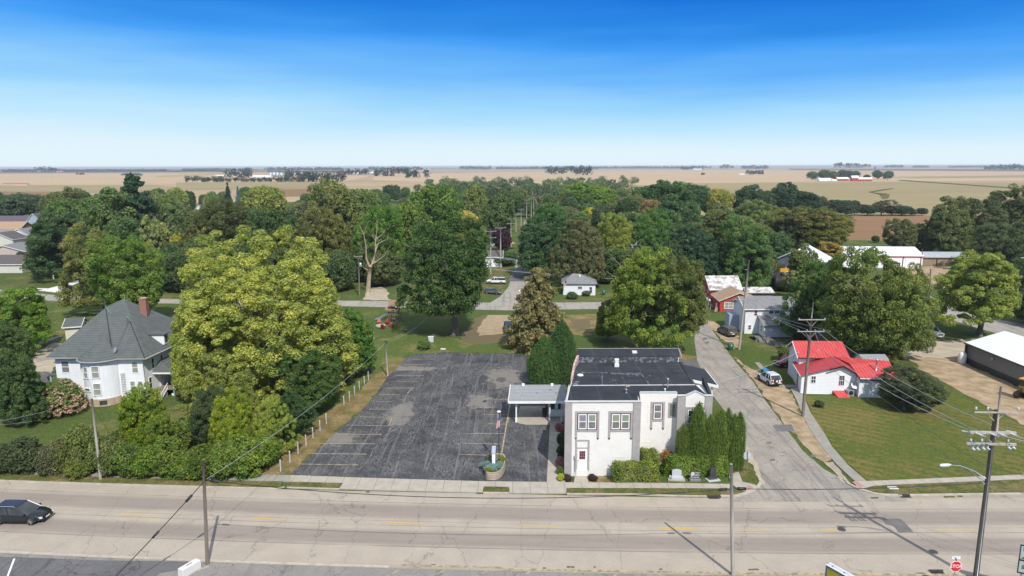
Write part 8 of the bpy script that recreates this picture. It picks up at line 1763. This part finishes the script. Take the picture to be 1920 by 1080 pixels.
for X, Y, h_, c_ in ((-10, 432, 15, 1), (0, 446, 16, 3), (10, 438, 14, 2), (20, 452, 16, 0), (5, 480, 17, 4), (-6, 500, 17, 0)): plant(Vector((X, Y, 0)), 13, h_, 'broad', [(.030, .062, .016), (.044, .082, .020), (.036, .074, .018), (.052, .078, .024), (.062, .086, .026)][c_], 'broadleaf_tree', 'green tree closing the north street behind the pole row', 'tree', 'trees closing the north street', .04)
# the deeper wood: every tree its own, alike within each belt
rf = random.Random(21)
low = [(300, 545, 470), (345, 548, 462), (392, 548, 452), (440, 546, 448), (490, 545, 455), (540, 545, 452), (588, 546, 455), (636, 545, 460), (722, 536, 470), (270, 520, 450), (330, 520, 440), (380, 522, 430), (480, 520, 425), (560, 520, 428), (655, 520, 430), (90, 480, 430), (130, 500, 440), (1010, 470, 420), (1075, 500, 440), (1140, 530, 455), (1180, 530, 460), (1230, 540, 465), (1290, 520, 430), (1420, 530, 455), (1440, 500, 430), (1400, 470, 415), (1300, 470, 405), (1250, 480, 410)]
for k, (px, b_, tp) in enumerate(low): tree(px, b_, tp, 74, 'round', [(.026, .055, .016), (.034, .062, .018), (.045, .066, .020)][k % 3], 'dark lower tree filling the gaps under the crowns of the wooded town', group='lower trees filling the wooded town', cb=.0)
belts = [((700, 960), (300, 640), 32, 'green tree of the deep wood behind the big maple and left of the pole row'), ((1010, 1300), (270, 620), 36, 'green tree of the deep wood right of the pole row'), ((330, 700), (270, 520), 25, 'green tree of the deep wood behind the dead tree and huge yellow tree'), ((-40, 330), (270, 430), 20, 'green tree of the deep wood on the left'), ((90, 760), (430, 620), 20, 'green tree of the deep wood at the far left edge of town'), ((1230, 1460), (215, 330), 12, 'green tree of the deep wood behind the red barn')]
pal = [(.030, .062, .016), (.036, .074, .018), (.044, .082, .020), (.052, .078, .024), (.062, .086, .026), (.026, .054, .018), (.070, .075, .026), (.040, .066, .026)]
for (xa, xb), (ya, yb), n, lab in belts:
    k = 0; tries = 0
    while k < n and tries < 900:
        tries += 1
        Y = rf.uniform(ya, yb); px = rf.uniform(xa, xb); X = (px-960)/FPX*(Y*_cp+25*_sp)
        if abs(X-.014*Y) < 13 and Y < 410 or px < 90 and Y < 400: continue                  # the north street stays open
        h_ = rf.uniform(11, 17); w_ = rf.uniform(9, 15)
        c_ = rf.choice(pal); plant(Vector((X, Y, 0)), w_, h_, rf.choice(('round', 'broad', 'tall')), c_, 'broadleaf_tree', lab, 'tree', lab.replace('green tree', 'green trees'), .06, .2); k += 1

# past three hundred trees: the small far ones at the end of town, as one mass
C, R, T = [], [], []; rng = np.random.default_rng(77)
for k in range(120):
    px, Y = (rf.uniform(840, 1160), rf.uniform(620, 900)) if k < 50 else (rf.uniform(770, 1190), rf.uniform(800, 1260)); X = (px-960)/FPX*Y; h_ = rf.uniform(10, 18); w_ = h_*rf.uniform(.4, .6); tt = rf.random()
    for q in range(16):
        d = rng.normal(size=3); d /= np.linalg.norm(d); C.append((X+d[0]*w_*.75, Y+d[1]*w_*.75, h_*.5+d[2]*h_*.34)); R.append(w_*rng.uniform(.3, .48)); T.append(tt)
o = bpy.data.objects.new('far_trees', leaf_cloud('far_tree_foliage', np.array(C), np.array(R), np.clip(np.array(T)+rng.normal(size=len(T))*.1, 0, 1), 34, .85, rng, .3, .85)); COL.objects.link(o); o.color = fol((.040, .068, .024)); tag(o, 'small far green trees at the end of the wooded town, reading as one mass', 'far trees', kind='stuff')
# ================================================================== far farms and tree lines
farm_trees = [(1523, 337, 319, 22, (.045, .075, .025)), (1546, 337, 315.5, 26, (.038, .068, .024)), (1563, 337, 320, 20, (.050, .080, .026)), (1578, 335, 317, 22, (.030, .050, .030)), (1591, 335, 318, 18, (.030, .050, .030)), (1604, 335, 318.5, 18, (.034, .056, .030)), (1645, 336, 318.7, 20, (.030, .054, .026)), (1664, 337, 319, 20, (.030, .058, .026)), (1625, 336, 326.5, 13, (.026, .040, .026))]
fl = ['leftmost tree of the white and red farm on the fields', 'tall tree of the farm, second from its left', 'tree of the farm behind its left white shed', 'dark tree of the farm, left of the middle trio', 'dark tree of the farm, middle of the middle trio', 'dark tree of the farm, right of the middle trio', 'tree right of the farm, left of the last two', 'rightmost tree of the farm, standing alone', 'small round dark tree behind the long white barn']
for (px, b_, tp, w_, c_), lab in zip(farm_trees, fl): tree(px, b_, tp-1, w_, 'far', c_, lab, group='trees of the far farm', cb=.08)
def barn(x0, x1, base, top, label, wall='barnred', roof='whitemetal', name='farm_building', er=.55, dp=.5, cat='building'):
    A_, B_ = G(x0, base), G(x1, base); B_.y = A_.y; L_ = (B_-A_).length; h_ = V(x0, top, A_.y).z; t, w = gable_house(name, label, cat, A_, B_, L_*dp, h_*er, h_, wall, roof, .2, 'buildings of the far farms', trim='white' if wall == 'barnred' else wall); return t, w
barn(1536, 1560, 339.5, 334, 'low white shed at the left of the far farm', 'whitemetal'); barn(1570, 1593, 339, 332.5, 'red sided white roofed shed in the middle of the far farm'); barn(1597, 1611, 339.5, 329.5, 'tall red barn with white roof at the far farm', er=.6); barn(1609, 1637, 339.5, 333, 'long white roofed barn with dark open front at the far farm', 'barnred', dp=.3); barn(1560, 1570, 339.5, 336.5, 'small white shed between the sheds of the far farm', 'whitemetal')
barn(4, 29, 347.5, 344, 'long low barn with faded red roof on the left fields', 'cream', 'redmetal2', dp=.25); barn(28, 50, 347.8, 343.6, 'long low barn with bright red roof on the left fields', 'cream', 'redmetal', dp=.25)
barn(404, 425, 330.5, 328, 'white poultry barn at the left of the grain farm', 'whitemetal', dp=.3); barn(470, 506, 332.5, 329, 'long white barn in front of the grain bins', 'whitemetal', dp=.25); barn(105, 114, 323, 320, 'small pinkish farmhouse on the far left horizon', 'pinkwall', 'redmetal2'); barn(650, 676, 326.5, 323, 'white farmhouse among dark trees, left of centre', 'whitemetal', dp=.4); barn(1386, 1397, 327.5, 324.5, 'white farm shed left of the dark far silos', 'whitemetal', 'galv', dp=.4); barn(1300, 1318, 318.2, 316.4, 'white barn under the horizon silos', 'whitemetal', dp=.3); barn(690, 700, 324.5, 322, 'small white shed right of the white farmhouse', 'whitemetal', dp=.5)
def silo(px, base, top, wpx, label, m='galv', dome=True, group='far silos'):
    p = G(px, base); h_ = V(px, top, p.y).z; r_ = wpx*mpp(p)/2; t = thing('silo', p, label, 'silo', group); MB().lathe(p, [(r_, 0), (r_, h_*.85)], 14).build('silo_wall', M[m], t); MB().lathe(p+Vector((0, 0, h_*.85)), [(r_*1.02, 0), (r_*.6, h_*.10), (r_*.1, h_*.15)], 14).build('silo_roof', M[m], t)
for px, tp, lab in ((508, 322.5, 'leftmost steel grain bin of the grain farm'), (514, 322, 'second steel grain bin of the grain farm'), (520.5, 322.5, 'third steel grain bin of the grain farm'), (528, 323, 'rightmost steel grain bin of the grain farm')): silo(px, 332, tp, 6, lab)
M['silo_dark'] = mat('dark_blue_silo', (.035, .045, .07), (.03, .04, .06), .1, .4)
silo(1311, 317.6, 309.5, 2.6, 'left of two dark silos on the right horizon', 'silo_dark'); silo(1317.5, 317.6, 309.5, 2.2, 'right of two dark silos on the right horizon', 'silo_dark'); silo(1424, 326.5, 318.5, 5, 'left of the paired dark silos below the horizon', 'silo_dark'); silo(1429.5, 326.5, 318.5, 4.5, 'right of the paired dark silos below the horizon', 'silo_dark'); silo(1640.5, 316.8, 312.4, 3, 'lone dark silo on the right horizon', 'silo_dark')
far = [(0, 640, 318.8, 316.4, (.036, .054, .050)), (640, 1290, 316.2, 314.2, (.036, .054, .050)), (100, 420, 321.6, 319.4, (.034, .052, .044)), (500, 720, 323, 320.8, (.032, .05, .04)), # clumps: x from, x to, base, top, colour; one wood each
 (0, 60, 322.5, 318, (.030, .050, .034)), (66, 106, 323, 315, (.026, .046, .030)), (112, 180, 322, 318, (.034, .054, .042)), (180, 260, 321, 317.5, (.038, .056, .050)), (258, 310, 321.5, 317.5, (.032, .052, .040)), (340, 380, 321, 316.5, (.028, .044, .036)), (380, 470, 319.8, 316, (.040, .056, .054)), (142, 156, 327.5, 324.5, (.026, .04, .03)), (226, 264, 329, 325.3, (.03, .05, .03)),
 (342, 414, 341, 332.5, (.038, .066, .028)), (400, 470, 340.5, 334, (.046, .066, .034)), (425, 470, 333, 321, (.026, .046, .032)), (446, 470, 324, 316.5, (.022, .038, .030)), (534, 562, 333, 320.5, (.024, .042, .030)), (566, 588, 339, 324, (.036, .062, .03)), (470, 560, 340.6, 333, (.036, .058, .032)), (560, 640, 340.6, 326.5, (.030, .052, .030)), (500, 640, 319.5, 314.5, (.032, .048, .044)), (640, 690, 327, 318, (.024, .040, .032)),
 (706, 760, 330, 316.5, (.030, .050, .034)), (760, 800, 333.5, 321, (.034, .058, .030)), (690, 790, 319, 313.5, (.030, .046, .042)), (862, 920, 317.5, 312.5, (.026, .044, .036)), (930, 1120, 317, 312.8, (.032, .050, .042)), (1027, 1075, 326, 315, (.036, .060, .032)), (1076, 1108, 328, 314, (.034, .056, .034)), (1120, 1330, 315.5, 312, (.034, .050, .046)), (1276, 1300, 318, 312.5, (.03, .05, .034)), (1350, 1374, 316, 309.8, (.026, .042, .034)), (1392, 1442, 316.5, 311.2, (.034, .056, .032)),
 (1566, 1610, 314.5, 306.8, (.030, .046, .040)), (1612, 1632, 314, 308.6, (.026, .040, .036)), (1660, 1694, 313.5, 309, (.030, .044, .042)), (1712, 1742, 313, 309.5, (.034, .048, .046)), (1780, 1850, 313, 309.8, (.036, .05, .05)), (1850, 1880, 317.5, 310.6, (.026, .042, .036)), (1876, 1930, 318, 309.8, (.028, .044, .040)), (1316, 1322, 328, 324.5, (.03, .05, .03)), (1400, 1420, 327, 320.5, (.03, .05, .032))]
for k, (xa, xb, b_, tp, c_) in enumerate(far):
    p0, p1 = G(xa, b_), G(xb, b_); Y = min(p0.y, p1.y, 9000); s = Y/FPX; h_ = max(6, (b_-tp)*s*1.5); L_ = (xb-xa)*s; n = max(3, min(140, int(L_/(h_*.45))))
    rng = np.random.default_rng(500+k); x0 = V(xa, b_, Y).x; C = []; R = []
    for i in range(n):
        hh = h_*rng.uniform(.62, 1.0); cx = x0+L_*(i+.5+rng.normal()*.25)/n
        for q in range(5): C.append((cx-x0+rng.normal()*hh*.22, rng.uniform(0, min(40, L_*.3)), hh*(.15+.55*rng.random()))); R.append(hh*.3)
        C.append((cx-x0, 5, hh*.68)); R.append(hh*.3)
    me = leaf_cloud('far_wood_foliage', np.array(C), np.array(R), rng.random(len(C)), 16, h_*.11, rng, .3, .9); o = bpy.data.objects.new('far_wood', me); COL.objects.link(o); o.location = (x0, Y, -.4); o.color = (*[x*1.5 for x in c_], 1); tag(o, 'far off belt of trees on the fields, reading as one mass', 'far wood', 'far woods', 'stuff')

# ------------------------------------------------------------------ the air over the fields
hz = MB().box((-25000, -300, -1.7), (25000, 28000, 36.0)).build('haze', bpy.data.materials.new('haze_air')); hz['kind'] = 'stuff'
def haze():
    m = hz.data.materials[0]; m.use_nodes = True; nt = m.node_tree; nt.nodes.clear(); out = nt.nodes.new('ShaderNodeOutputMaterial'); v = nt.nodes.new('ShaderNodeVolumePrincipled')
    v.inputs['Color'].default_value = (.80, .89, 1, 1); v.inputs['Density'].default_value = HAZE; v.inputs['Anisotropy'].default_value = 0; nt.links.new(v.outputs[0], out.inputs['Volume'])
HAZE = .00008
haze()
